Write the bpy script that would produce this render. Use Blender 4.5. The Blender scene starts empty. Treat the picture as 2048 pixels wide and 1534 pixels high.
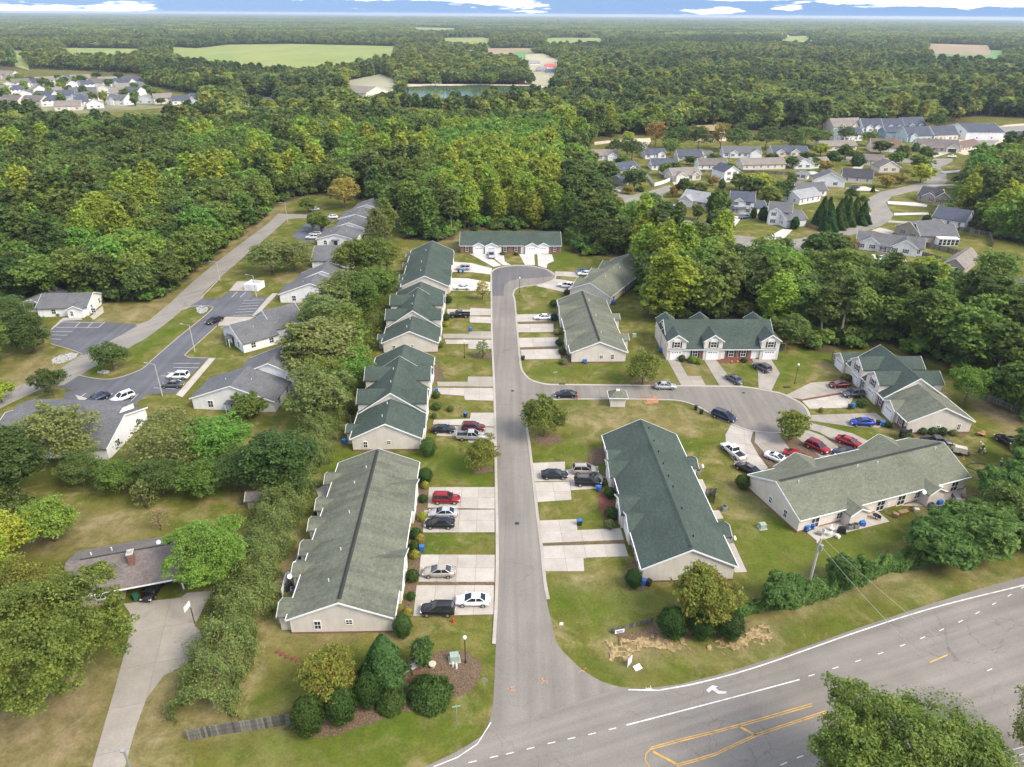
import bpy, bmesh, math, random
import numpy as np
from mathutils import Vector, Matrix
from mathutils.geometry import tessellate_polygon
random.seed(7); RNG = np.random.default_rng(7)
SC = bpy.context.scene
COL = SC.collection
R = math.radians

# ------------------------------------------------------------------ camera
FPX, CX, CY, CAMH, PITCH, ROLL = 1420.0, 1024.0, 767.0, 72.0, R(27.5), R(0.4)
cam_d = bpy.data.cameras.new('camera'); cam = bpy.data.objects.new('camera', cam_d); COL.objects.link(cam)
cam_d.sensor_width = 36; cam_d.lens = FPX / 2048 * 36; cam_d.clip_start = 0.5; cam_d.clip_end = 90000
CROT = (Matrix.Rotation(math.pi / 2 - PITCH, 4, 'X') @ Matrix.Rotation(ROLL, 4, 'Z'))
cam.matrix_world = Matrix.Translation((0, 0, CAMH)) @ CROT
SC.camera = cam
# ------------------------------------------------------------------ light
SUN_EL, SUN_AZ = R(44), R(-30)          # azimuth measured from +X towards +Y
SUN_DIR = Vector((math.cos(SUN_AZ) * math.cos(SUN_EL), math.sin(SUN_AZ) * math.cos(SUN_EL), math.sin(SUN_EL)))
sl = bpy.data.lights.new('sun', 'SUN'); sl.energy = 2.3; sl.angle = R(28); sl.color = (1, .9, .76)
so = bpy.data.objects.new('sun', sl); COL.objects.link(so)
so.rotation_euler = (-SUN_DIR).to_track_quat('-Z', 'Y').to_euler()
W = bpy.data.worlds.new('World'); SC.world = W; W.use_nodes = True
nt = W.node_tree; nt.nodes.clear()
def wn(t, **k):
    n = nt.nodes.new(t)
    for a, b in k.items(): setattr(n, a, b)
    return n
sky = wn('ShaderNodeTexSky', sky_type='NISHITA', sun_disc=False, sun_elevation=SUN_EL, sun_rotation=math.pi / 2 - SUN_AZ, air_density=1.0, dust_density=0.4, ozone_density=3.0, altitude=100)
tint = wn('ShaderNodeMix', data_type='RGBA', blend_type='MULTIPLY'); tint.inputs[0].default_value = 1
tint.inputs[7].default_value = (.80, .92, 1.02, 1)
blue = wn('ShaderNodeMix', data_type='RGBA'); blue.inputs[0].default_value = .88; blue.inputs[7].default_value = (.55, 1.1, 2.3, 1)
tc = wn('ShaderNodeTexCoord'); mp = wn('ShaderNodeMapping'); mp.inputs['Scale'].default_value = (2.4, 2.4, 20)
mp.inputs['Location'].default_value = (3.67, -2.11, 3.3)
nz = wn('ShaderNodeTexNoise'); nz.inputs['Scale'].default_value = 2.6; nz.inputs['Detail'].default_value = 7; nz.inputs['Roughness'].default_value = .58
rp = wn('ShaderNodeValToRGB'); rp.color_ramp.elements[0].position = .51; rp.color_ramp.elements[1].position = .84
cl = wn('ShaderNodeMix', data_type='RGBA'); cl.inputs[7].default_value = (36.0, 33.0, 29.0, 1)
bg = wn('ShaderNodeBackground'); bg.inputs['Strength'].default_value = .14
wo = wn('ShaderNodeOutputWorld')
L_ = nt.links.new
L_(sky.outputs[0], tint.inputs[6]); L_(tint.outputs[2], blue.inputs[6]); L_(blue.outputs[2], cl.inputs[6])
L_(tc.outputs['Generated'], mp.inputs[0]); L_(mp.outputs[0], nz.inputs['Vector']); L_(nz.outputs[0], rp.inputs[0]); L_(rp.outputs[0], cl.inputs[0])
L_(cl.outputs[2], bg.inputs[0]); L_(bg.outputs[0], wo.inputs[0])
SC.view_settings.view_transform = 'Standard'; SC.view_settings.look = 'None'
SC.view_settings.exposure = 1.29; SC.view_settings.gamma = 1
SC.cycles.max_bounces = 5; SC.cycles.diffuse_bounces = 3; SC.cycles.glossy_bounces = 2; SC.cycles.transmission_bounces = 3
SC.cycles.volume_bounces = 0; SC.cycles.transparent_max_bounces = 6
SC.cycles.caustics_reflective = False; SC.cycles.caustics_refractive = False

# ------------------------------------------------------------------ projection helpers (survey of the ground from the photograph)
_R3 = np.array(CROT.to_3x3())
def G(u, v, z=0.0):
    d = _R3 @ np.array([(u - CX) / FPX, -(v - CY) / FPX, -1.0]); t = (z - CAMH) / d[2]
    return Vector((d[0] * t, d[1] * t))
def G3(u, v, z=0.0):
    g = G(u, v, z); return Vector((g.x, g.y, z))
def PJ(x, y, z=0.0):
    c = np.stack([np.asarray(x, float), np.asarray(y, float), np.zeros_like(np.asarray(x, float)) + z - CAMH], -1) @ _R3
    return CX + FPX * c[..., 0] / -c[..., 2], CY - FPX * c[..., 1] / -c[..., 2]
def HG(p, v):
    lo, hi = -3.0, 60.0
    for _ in range(40):
        m = (lo + hi) / 2
        if PJ(p[0], p[1], m)[1] > v: lo = m
        else: hi = m
    return lo
def inpoly(px, py, poly):
    px = np.asarray(px, float); py = np.asarray(py, float); r = np.zeros(px.shape, bool); n = len(poly)
    for i in range(n):
        x0, y0 = poly[i][0], poly[i][1]; x1, y1 = poly[(i + 1) % n][0], poly[(i + 1) % n][1]
        if y0 == y1: continue
        c = ((y0 > py) != (y1 > py)) & (px < (x1 - x0) * (py - y0) / (y1 - y0) + x0)
        r ^= c
    return r

# ------------------------------------------------------------------ materials
class NT:
    def __init__(s, name):
        s.m = bpy.data.materials.new(name); s.m.use_nodes = True; s.t = s.m.node_tree; s.t.nodes.clear()
        s.out = s.n('ShaderNodeOutputMaterial'); s.b = s.n('ShaderNodeBsdfPrincipled'); s.l(s.b.outputs[0], s.out.inputs[0])
        s.b.inputs['Roughness'].default_value = .85; s.b.inputs['Specular IOR Level'].default_value = .25
    def n(s, t, **k):
        n = s.t.nodes.new(t)
        for a, b in k.items(): setattr(n, a, b)
        return n
    def l(s, a, b): s.t.links.new(a, b)
    def coord(s, kind='Object', scale=(1, 1, 1), loc=(0, 0, 0), rot=(0, 0, 0)):
        if kind == 'Position': o = s.n('ShaderNodeNewGeometry').outputs['Position']
        else: o = s.n('ShaderNodeTexCoord').outputs[kind]
        m = s.n('ShaderNodeMapping'); m.inputs['Scale'].default_value = scale; m.inputs['Location'].default_value = loc; m.inputs['Rotation'].default_value = rot
        s.l(o, m.inputs[0]); return m.outputs[0]
    def noise(s, vec, scale, detail=4, rough=.55, dist=0):
        n = s.n('ShaderNodeTexNoise'); n.inputs['Scale'].default_value = scale; n.inputs['Detail'].default_value = detail
        n.inputs['Roughness'].default_value = rough; n.inputs['Distortion'].default_value = dist; s.l(vec, n.inputs['Vector']); return n.outputs[0]
    def ramp(s, fac, stops):
        r = s.n('ShaderNodeValToRGB'); e = r.color_ramp.elements
        while len(e) < len(stops): e.new(.5)
        for i, (p, c) in enumerate(stops):
            e[i].position = p; e[i].color = (c, c, c, 1) if isinstance(c, (int, float)) else (*c, 1)
        s.l(fac, r.inputs[0]); return r.outputs[0]
    def mix(s, fac, a, b, mode='MIX'):
        m = s.n('ShaderNodeMix', data_type='RGBA', blend_type=mode)
        for i, v in ((0, fac), (6, a), (7, b)):
            if isinstance(v, (int, float)): m.inputs[i].default_value = v if i == 0 else (v, v, v, 1)
            elif isinstance(v, tuple): m.inputs[i].default_value = (*v, 1)
            else: s.l(v, m.inputs[i])
        return m.outputs[2]
    def math(s, op, a, b=0.0):
        m = s.n('ShaderNodeMath', operation=op)
        for i, v in ((0, a), (1, b)):
            if isinstance(v, (int, float)): m.inputs[i].default_value = v
            else: s.l(v, m.inputs[i])
        return m.outputs[0]
    def col(s, c):
        if isinstance(c, tuple): s.b.inputs['Base Color'].default_value = (*c, 1)
        else: s.l(c, s.b.inputs['Base Color'])
    def bump(s, h, st=.3, d=.05):
        b = s.n('ShaderNodeBump'); b.inputs['Strength'].default_value = st; b.inputs['Distance'].default_value = d; s.l(h, b.inputs['Height']); s.l(b.outputs[0], s.b.inputs['Normal'])
    def attr(s, name): return s.n('ShaderNodeAttribute', attribute_name=name).outputs['Fac']
MATS = {}
def plain(name, c, rough=.6, metal=0, vary=.12, scale=3.0, spec=.3, rnd=0):
    if name in MATS: return MATS[name]
    t = NT(name); t.b.inputs['Roughness'].default_value = rough; t.b.inputs['Metallic'].default_value = metal; t.b.inputs['Specular IOR Level'].default_value = spec
    v = t.coord('Object'); n = t.noise(v, scale, 3)
    k = t.mix(1.0, c, t.ramp(n, [(.3, 1 - vary), (.7, 1 + vary)]), 'MULTIPLY')
    if rnd: k = t.mix(1.0, k, t.ramp(t.n('ShaderNodeObjectInfo').outputs['Random'], [(0, 1 - rnd), (1, 1 + rnd)]), 'MULTIPLY')
    t.col(k); MATS[name] = t.m; return t.m
def shingle(name, c, streak=0.0):
    t = NT(name); t.b.inputs['Roughness'].default_value = .95
    v = t.coord('Object'); f = t.noise(v, 2.6, 5, .75); big = t.noise(v, .22, 4, .6)
    tab = t.n('ShaderNodeTexBrick'); tab.inputs['Scale'].default_value = 1.0
    tab.inputs['Brick Width'].default_value = .9; tab.inputs['Row Height'].default_value = .28; tab.inputs['Mortar Size'].default_value = .012
    tab.inputs['Color1'].default_value = (.86, .86, .86, 1); tab.inputs['Color2'].default_value = (1.14, 1.14, 1.14, 1); tab.inputs['Mortar'].default_value = (.7, .7, .7, 1)
    t.l(v, tab.inputs['Vector'])
    k = t.mix(1.0, c, t.ramp(f, [(.25, .62), (.75, 1.4)]), 'MULTIPLY'); k = t.mix(.55, k, tab.outputs[0], 'MULTIPLY')
    k = t.mix(1.0, k, t.ramp(big, [(.3, .86), (.7, 1.12)]), 'MULTIPLY')
    if streak:
        s1 = t.noise(t.coord('Object', (.55, .09, .02), rot=(0, 0, .25)), 1.0, 5, .62)
        k = t.mix(t.math('MULTIPLY', t.ramp(s1, [(.44, 0.0), (.62, 1.0)]), streak), k, (c[0] * .3, c[1] * .32, c[2] * .36))
    t.col(k); t.bump(f, .4, .03); return t.m
def siding(name, c):
    t = NT(name); t.b.inputs['Roughness'].default_value = .7
    w = t.n('ShaderNodeTexWave', wave_type='BANDS', bands_direction='Z', wave_profile='SAW'); w.inputs['Scale'].default_value = 1.6; w.inputs['Distortion'].default_value = 0
    v = t.coord('Object'); t.l(v, w.inputs['Vector'])
    n = t.noise(v, .5, 4); st = t.noise(t.coord('Object', (1.2, 1.2, .15)), 1.0, 4)
    k = t.mix(1.0, c, t.ramp(w.outputs[0], [(0, .9), (.2, 1.03), (1, .98)]), 'MULTIPLY')
    k = t.mix(1.0, k, t.ramp(n, [(.3, .93), (.7, 1.05)]), 'MULTIPLY'); k = t.mix(1.0, k, t.ramp(st, [(.35, .92), (.6, 1.02)]), 'MULTIPLY')
    t.col(k); t.bump(w.outputs[0], .35, .03); return t.m
def brickmat(name, a, b):
    t = NT(name); br = t.n('ShaderNodeTexBrick'); br.inputs['Scale'].default_value = 1; br.inputs['Brick Width'].default_value = .42; br.inputs['Row Height'].default_value = .16
    br.inputs['Mortar Size'].default_value = .012; br.inputs['Color1'].default_value = (*a, 1); br.inputs['Color2'].default_value = (*b, 1); br.inputs['Mortar'].default_value = (.3, .27, .24, 1)
    v = t.coord('Object'); s = t.n('ShaderNodeSeparateXYZ'); t.l(v, s.inputs[0]); cb = t.n('ShaderNodeCombineXYZ')
    t.l(t.math('ADD', s.outputs[0], s.outputs[1]), cb.inputs[0]); t.l(s.outputs[2], cb.inputs[1]); t.l(cb.outputs[0], br.inputs['Vector'])
    t.col(br.outputs[0]); return t.m
def asphalt(name, c, crack=.5, patch=.12, rot=math.pi / 2):
    t = NT(name); t.b.inputs['Roughness'].default_value = .9; v = t.coord('Position')
    f = t.noise(v, 6, 5, .8); big = t.noise(v, .09, 5, .6); mp2 = t.n('ShaderNodeMapping'); mp2.inputs['Scale'].default_value = (.025, .7, 1); t.l(t.coord('Position', rot=(0, 0, -rot)), mp2.inputs[0]); st = t.noise(mp2.outputs[0], 1.0, 4)
    vo = t.n('ShaderNodeTexVoronoi', feature='DISTANCE_TO_EDGE'); vo.inputs['Scale'].default_value = .23
    wv = t.n('ShaderNodeMix', data_type='RGBA', blend_type='ADD'); wv.inputs[0].default_value = 1
    dn = t.n('ShaderNodeTexNoise'); dn.inputs['Scale'].default_value = .5; dn.inputs['Detail'].default_value = 5; t.l(v, dn.inputs['Vector'])
    sc = t.mix(1.0, dn.outputs[1], (3.0, 3.0, 0.0), 'MULTIPLY'); t.l(v, wv.inputs[6]); t.l(sc, wv.inputs[7]); t.l(wv.outputs[2], vo.inputs['Vector'])
    k = t.mix(1.0, c, t.ramp(f, [(.3, .8), (.7, 1.2)]), 'MULTIPLY'); k = t.mix(1.0, k, t.ramp(big, [(.3, 1 - patch), (.7, 1 + patch)]), 'MULTIPLY')
    k = t.mix(1.0, k, t.ramp(st, [(.35, .85), (.65, 1.09)]), 'MULTIPLY')
    ck = t.ramp(vo.outputs[0], [(0.0, 1.0), (.014, 0.0)])
    gate = t.ramp(t.noise(v, .06, 3), [(.42, 0.0), (.6, 1.0)])
    k = t.mix(t.math('MULTIPLY', t.math('MULTIPLY', ck, gate), crack), k, (c[0] * .35, c[1] * .35, c[2] * .35))
    t.col(k); t.bump(f, .2, .02); return t.m
def concrete(name, c, stain=.25, stainc=(.3, .24, .17)):
    t = NT(name); t.b.inputs['Roughness'].default_value = .85; v = t.coord('Position')
    f = t.noise(v, 4, 5, .7); big = t.noise(v, .35, 5, .65); st = t.noise(v, .16, 6, .7, .6)
    rv = t.n('ShaderNodeObjectInfo').outputs['Random']
    k = t.mix(1.0, c, t.ramp(f, [(.3, .9), (.7, 1.08)]), 'MULTIPLY'); k = t.mix(1.0, k, t.ramp(big, [(.3, .86), (.65, 1.06)]), 'MULTIPLY')
    k = t.mix(1.0, k, t.ramp(rv, [(0, .9), (1, 1.06)]), 'MULTIPLY')
    k = t.mix(t.math('MULTIPLY', t.ramp(st, [(.52, 0.0), (.72, 1.0)]), stain), k, stainc)
    t.col(k); return t.m
def leafmat(name, c, c2, hv=.22, red=0.0):
    """c = usual leaf colour, c2 = fresher/older leaf colour; varied by leaf, by clump and by tree."""
    t = NT(name); t.b.inputs['Roughness'].default_value = .6; t.b.inputs['Specular IOR Level'].default_value = .2
    isl = t.n('ShaderNodeNewGeometry').outputs['Random Per Island']; oi = t.n('ShaderNodeObjectInfo').outputs['Random']
    cn = t.noise(t.coord('Object'), .55, 3); k = t.mix(t.ramp(cn, [(.35, 0.0), (.68, 1.0)]), c, c2)
    k = t.mix(1.0, k, t.ramp(isl, [(0, .68), (1, 1.32)]), 'MULTIPLY')
    if red: k = t.mix(t.math('MULTIPLY', t.ramp(t.noise(t.coord('Object'), .8, 2), [(.5, 0.0), (.66, 1.0)]), red), k, (.26, .1, .03))
    hs = t.n('ShaderNodeHueSaturation'); hs.inputs['Saturation'].default_value = 1.0
    t.l(t.math('ADD', t.math('MULTIPLY', oi, .05), .475), hs.inputs['Hue'])
    wn2 = t.n('ShaderNodeTexWhiteNoise', noise_dimensions='1D'); t.l(oi, wn2.inputs['W'])
    t.l(t.math('ADD', t.math('MULTIPLY', wn2.outputs[0], 2 * hv), 1 - hv), hs.inputs['Value']); t.l(k, hs.inputs['Color'])
    t.col(hs.outputs[0])
    tr = t.n('ShaderNodeBsdfTranslucent'); t.l(hs.outputs[0], tr.inputs[0]); ms = t.n('ShaderNodeMixShader'); ms.inputs[0].default_value = .42
    t.l(t.b.outputs[0], ms.inputs[1]); t.l(tr.outputs[0], ms.inputs[2]); t.l(ms.outputs[0], t.out.inputs[0]); return t.m
def paint(name, c, metal=.35):
    if name in MATS: return MATS[name]
    t = NT(name); t.b.inputs['Roughness'].default_value = .28; t.b.inputs['Metallic'].default_value = metal; t.b.inputs['Coat Weight'].default_value = .5
    n = t.noise(t.coord('Object'), 1.5, 3); t.col(t.mix(1.0, c, t.ramp(n, [(.3, .9), (.7, 1.05)]), 'MULTIPLY')); MATS[name] = t.m; return t.m
def glassmat(name, c=(.02, .025, .03), rough=.08):
    t = NT(name); t.b.inputs['Roughness'].default_value = rough; t.b.inputs['Specular IOR Level'].default_value = .6
    n = t.noise(t.coord('Object'), 1.2, 2); t.col(t.mix(1.0, c, t.ramp(n, [(.3, .7), (.7, 1.4)]), 'MULTIPLY')); return t.m

GREEN = (.054, .074, .061); OLIVE = (.135, .143, .104); GREY = (.118, .12, .124)
M = dict(
    roof_green=shingle('green_shingle', GREEN), roof_olive=shingle('olive_shingle', OLIVE), roof_stain=shingle('olive_shingle_stained', OLIVE, .4),
    roof_grey=shingle('grey_shingle', GREY), roof_navy=shingle('slate_blue_shingle', (.075, .085, .11)), roof_black=shingle('charcoal_shingle', (.055, .057, .062)),
    roof_taupe=shingle('taupe_shingle', (.21, .185, .16)), roof_brown=shingle('brown_shingle', (.16, .11, .085)), roof_dusk=shingle('weathered_brown_shingle', (.15, .13, .12)),
    roof_pale=shingle('pale_grey_shingle', (.26, .265, .27)), roof_tin=plain('red_metal_roof', (.5, .12, .1), .5),
    beige=siding('beige_vinyl_siding', (.62, .57, .5)), white=siding('white_vinyl_siding', (.74, .74, .74)), tan=siding('tan_siding', (.36, .31, .25)),
    blue=siding('blue_siding', (.2, .28, .36)), sage=siding('sage_siding', (.3, .32, .22)), paleblue=siding('pale_blue_siding', (.45, .55, .58)),
    brick=brickmat('red_brick', (.24, .085, .06), (.16, .06, .045)), trim=plain('white_trim', (.78, .78, .76), .5, vary=.05), cream=plain('cream_paint', (.6, .57, .5), .6),
    garage=plain('white_garage_door', (.76, .76, .76), .5, vary=.05), garage_dark=plain('dark_garage_door', (.05, .055, .065), .5), door=plain('white_door', (.7, .7, .69), .45),
    glass=glassmat('window_glass'), carglass=glassmat('car_glass', (.018, .022, .026), .06), shutter=plain('dark_shutter', (.025, .03, .028), .6), black=plain('black_plastic', (.02, .02, .022), .55),
    ridge_dark=plain('dark_ridge_vent', (.035, .038, .036), .9), pipe=plain('vent_pipe', (.7, .7, .7), .5), solar=plain('solar_panel', (.02, .025, .06), .2, spec=.6),
    asphalt=asphalt('worn_asphalt', (.2, .181, .156), .4), asphalt_hw=asphalt('highway_asphalt', (.205, .186, .16), .45, .14, R(19)), asphalt_pale=asphalt('pale_asphalt', (.235, .216, .188), .5, rot=R(50)),
    asphalt_new=asphalt('dark_asphalt', (.105, .108, .12), .3, .2), asphalt_patch=asphalt('resurfaced_asphalt', (.125, .12, .12), .2, .1),
    concrete=concrete('driveway_concrete', (.4, .365, .315)), concrete_old=concrete('weathered_concrete', (.31, .28, .235), .5, (.2, .18, .15)), concrete_white=concrete('new_white_concrete', (.52, .49, .45), .1), kerb=concrete('kerb_concrete', (.36, .33, .285), .4),
    joint=plain('joint_dirt', (.2, .17, .13), .95), mulch=plain('brown_mulch', (.125, .085, .052), .95, vary=.5, scale=5), redmulch=plain('red_mulch', (.16, .06, .04), .95, vary=.5, scale=5),
    straw=plain('straw_matting', (.27, .2, .095), .95, vary=.5, scale=3.0), stone=plain('grey_stone', (.36, .36, .36), .9, vary=.25), redclay=plain('red_clay', (.33, .17, .09), .95, vary=.3, scale=1.2), sand=plain('sand', (.5, .42, .3), .95, vary=.2, scale=.2),
    wmark=plain('white_road_paint', (.58, .57, .54), .7, vary=.3, scale=1.1), ymark=plain('yellow_road_paint', (.5, .31, .09), .7, vary=.3, scale=1.1), orange=plain('orange_spray_paint', (.5, .26, .13), .7, vary=.4),
    wood=plain('weathered_grey_wood', (.13, .124, .11), .9, vary=.35, scale=2, rnd=.45), wood2=plain('brown_wood', (.24, .15, .08), .9, vary=.3), bark=plain('bark', (.11, .085, .065), .95, vary=.35, scale=1.5), barkpale=plain('pale_bark', (.25, .21, .17), .95, vary=.3, scale=1.5),
    binblue=plain('blue_bin_plastic', (.03, .13, .42), .5), binblack=plain('black_bin_plastic', (.025, .025, .028), .5), bingreen=plain('green_bin_plastic', (.02, .1, .07), .5), tyre=plain('tyre_rubber', (.02, .02, .02), .9), rim=plain('alloy_rim', (.5, .5, .52), .35, .8),
    lamp=plain('head_lamp_lens', (.75, .76, .78), .2), tail=plain('tail_lamp_lens', (.35, .015, .015), .3), metal=plain('galvanised_metal', (.4, .41, .42), .45, .6), dish=plain('dish_white', (.7, .7, .7), .4), acgrey=plain('ac_metal', (.24, .25, .24), .5, .3), utilgreen=plain('utility_green', (.28, .36, .29), .6), white_plain=plain('white_plastic', (.75, .75, .74), .5), red=plain('red_plastic', (.5, .03, .03), .5),
    skin=plain('skin', (.35, .2, .14), .6), hivis=plain('hi_vis_yellow', (.65, .7, .1), .7), denim=plain('denim', (.05, .07, .12), .9), concrete_pole=plain('pale_pole', (.4, .39, .36), .8), pumpkin=plain('pumpkin_orange', (.7, .22, .03), .6), water=None, straw_tan=plain('tan_metal', (.5, .46, .36), .5),
)
_w = NT('pond_water'); _w.b.inputs['Roughness'].default_value = .12; _w.b.inputs['Specular IOR Level'].default_value = .5
_w.col(_w.ramp(_w.noise(_w.coord('Position'), .03, 4), [(.35, (.07, .12, .05)), (.65, (.1, .15, .075))])); M['water'] = _w.m
LEAF = dict(
    hero=leafmat('hero_oak_leaves', (.125, .165, .03), (.26, .29, .055), .05), oak=leafmat('oak_leaves', (0.119, 0.181, 0.0343), (0.195, 0.261, 0.0474)), lime=leafmat('yellow_green_leaves', (0.226, 0.317, 0.0376), (0.363, 0.425, 0.0529), .15), dark=leafmat('dark_leaves', (0.0848, 0.138, 0.0343), (0.133, 0.19, 0.0447)),
    pine=leafmat('pine_needles', (0.105, 0.156, 0.0368), (0.157, 0.211, 0.05)), bright=leafmat('bright_green_leaves', (0.152, 0.263, 0.0423), (0.226, 0.348, 0.0564), .12), pale=leafmat('pale_olive_leaves', (0.168, 0.211, 0.0615), (0.235, 0.268, 0.082), .12), holly=leafmat('holly_leaves', (0.0455, 0.0928, 0.0189), (0.0681, 0.132, 0.0259), .12),
    crape=leafmat('turning_leaves', (0.174, 0.225, 0.0376), (0.25, 0.278, 0.0494), .12, .45), autumn=leafmat('autumn_leaves', (0.302, 0.233, 0.0588), (0.394, 0.294, 0.0705), .15), vine=leafmat('vine_leaves', (0.106, 0.186, 0.0399), (0.159, 0.247, 0.0588), .1), yellow=leafmat('yellow_leaves', (0.302, 0.309, 0.047), (0.423, 0.402, 0.0588), .12), hedge=leafmat('hedge_leaves', (0.14, 0.188, 0.0492), (0.224, 0.268, 0.0779), .1),
    far=leafmat('far_wood_leaves', (0.127, 0.181, 0.0421), (0.205, 0.261, 0.0553), .3), farlime=leafmat('far_light_leaves', (0.212, 0.263, 0.0494), (0.302, 0.333, 0.0705), .25), fardark=leafmat('far_pine_needles', (0.0933, 0.138, 0.0421), (0.133, 0.181, 0.05), .25), cedar=leafmat('cedar_leaves', (0.0757, 0.139, 0.0353), (0.113, 0.186, 0.047), .1), bare=leafmat('grey_twigs', (0.302, 0.233, 0.13), (0.242, 0.201, 0.0935), .1),
)
# ------------------------------------------------------------------ mesh helpers
class MB:
    def __init__(s): s.v = []; s.f = []; s.m = []
    def add(s, vs, fs, mi=0):
        k = len(s.v); s.v += [tuple(p) for p in vs]; s.f += [tuple(i + k for i in f) for f in fs]; s.m += [mi] * len(fs); return s
    def box(s, c, d, rz=0, mi=0, rx=0, taper=1.0):
        x, y, z = d[0] / 2, d[1] / 2, d[2] / 2; vs = []
        for sz in (-1, 1):
            k = taper if sz > 0 else 1
            for sx, sy in ((-1, -1), (1, -1), (1, 1), (-1, 1)):
                p = Vector((sx * x * k, sy * y * k, sz * z))
                if rx: p.rotate(Matrix.Rotation(rx, 3, 'X'))
                if rz: p.rotate(Matrix.Rotation(rz, 3, 'Z'))
                vs.append(p + Vector(c))
        return s.add(vs, [(3, 2, 1, 0), (4, 5, 6, 7), (0, 1, 5, 4), (1, 2, 6, 5), (2, 3, 7, 6), (3, 0, 4, 7)], mi)
    def tube(s, p0, p1, r0, r1=None, n=8, mi=0, cap=True):
        r1 = r0 if r1 is None else r1; p0 = Vector(p0); p1 = Vector(p1); d = (p1 - p0).normalized()
        a = d.orthogonal().normalized(); b = d.cross(a); vs = []
        for p, r in ((p0, r0), (p1, r1)):
            for i in range(n):
                t = 2 * math.pi * i / n; vs.append(p + a * r * math.cos(t) + b * r * math.sin(t))
        fs = [(i, (i + 1) % n, n + (i + 1) % n, n + i) for i in range(n)]
        if cap: fs += [tuple(range(n))[::-1], tuple(range(n, 2 * n))]
        return s.add(vs, fs, mi)
    def lathe(s, prof, n=12, c=(0, 0, 0), mi=0):
        vs = []; fs = []
        for r, z in prof:
            for i in range(n):
                t = 2 * math.pi * i / n; vs.append((c[0] + r * math.cos(t), c[1] + r * math.sin(t), c[2] + z))
        for k in range(len(prof) - 1):
            for i in range(n): fs.append((k * n + i, k * n + (i + 1) % n, (k + 1) * n + (i + 1) % n, (k + 1) * n + i))
        fs += [tuple(range(n))[::-1], tuple(range((len(prof) - 1) * n, len(prof) * n))]
        return s.add(vs, fs, mi)
    def mesh(s, name, mats=()):
        me = bpy.data.meshes.new(name); me.from_pydata(s.v, [], s.f)
        for m in (mats if isinstance(mats, (list, tuple)) else [mats]): me.materials.append(m)
        if any(s.m): me.polygons.foreach_set('material_index', s.m)
        me.update(); return me
def fixn(me):
    b = bmesh.new(); b.from_mesh(me); bmesh.ops.recalc_face_normals(b, faces=b.faces); b.to_mesh(me); b.free(); return me
def link(name, me, parent=None, loc=(0, 0, 0), rz=0, mat=None):
    o = bpy.data.objects.new(name, me); COL.objects.link(o); o.location = loc; o.rotation_euler = (0, 0, rz)
    if parent: o.parent = parent
    if mat is not None:
        for sl_ in o.material_slots[:1]: sl_.link = 'OBJECT'; sl_.material = mat
    return o
def tag(o, label, cat=None, group=None, kind=None):
    o['label'] = label
    if cat: o['category'] = cat
    if group: o['group'] = group
    if kind: o['kind'] = kind
    return o
def thing(name, label, cat, loc=(0, 0, 0), rz=0, group=None, scale=1):
    o = bpy.data.objects.new(name, None); COL.objects.link(o); o.location = loc; o.rotation_euler = (0, 0, rz); o.empty_display_size = .5
    if scale != 1: o.scale = (scale,) * 3 if not isinstance(scale, tuple) else scale
    return tag(o, label, cat, group)
def struct(o, label=None):
    o['kind'] = 'structure'
    if label: o['label'] = label
    return o
def pts2(px, z=0): return [G(u, v, z) for u, v in px]
def polymesh(pts, z, mat, h=0.0, name='sheet'):
    tri = tessellate_polygon([[Vector((p[0], p[1], 0)) for p in pts]]); n = len(pts)
    vs = [(p[0], p[1], z) for p in pts]; fs = []
    for t in tri:
        a, b, c = [Vector(vs[i]) for i in t]
        fs.append(tuple(t) if (b - a).cross(c - a).z > 0 else tuple(t)[::-1])
    if h:
        vs += [(p[0], p[1], z - h) for p in pts]; ar = sum(pts[i][0] * pts[(i + 1) % n][1] - pts[(i + 1) % n][0] * pts[i][1] for i in range(n))
        for i in range(n):
            j = (i + 1) % n; f = (i, i + n, j + n, j); fs.append(f if ar > 0 else f[::-1])
    me = bpy.data.meshes.new(name); me.from_pydata(vs, [], fs); me.materials.append(mat); me.update(); return me
def sheet(name, px, z, mat, label, h=0.0):
    return struct(link(name, polymesh(pts2(px), z, mat, h, name)), label)
def rough_poly(px, amp=.5, step=1.2, seed=0):
    """ground polygon with a frayed natural edge"""
    r = random.Random(seed); p = pts2(px); out = []
    for i in range(len(p)):
        a, b = p[i], p[(i + 1) % len(p)]; n = max(1, int((b - a).length / step)); nr = Vector((-(b - a).y, (b - a).x)).normalized()
        for k in range(n): out.append(a.lerp(b, k / n) + nr * r.uniform(-amp, amp))
    return out
def smooth_line(p, step=1.5):
    """Catmull-Rom through 2-D points"""
    out = []
    for i in range(len(p) - 1):
        a = p[i - 1] if i else p[0] * 2 - p[1]; b, c = p[i], p[i + 1]; d = p[i + 2] if i + 2 < len(p) else c * 2 - b
        n = max(1, int((c - b).length / step))
        for k in range(n):
            t = k / n; out.append(.5 * ((2 * b) + (c - a) * t + (2 * a - 5 * b + 4 * c - d) * t * t + (3 * b - a - 3 * c + d) * t ** 3))
    out.append(p[-1]); return out
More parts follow.
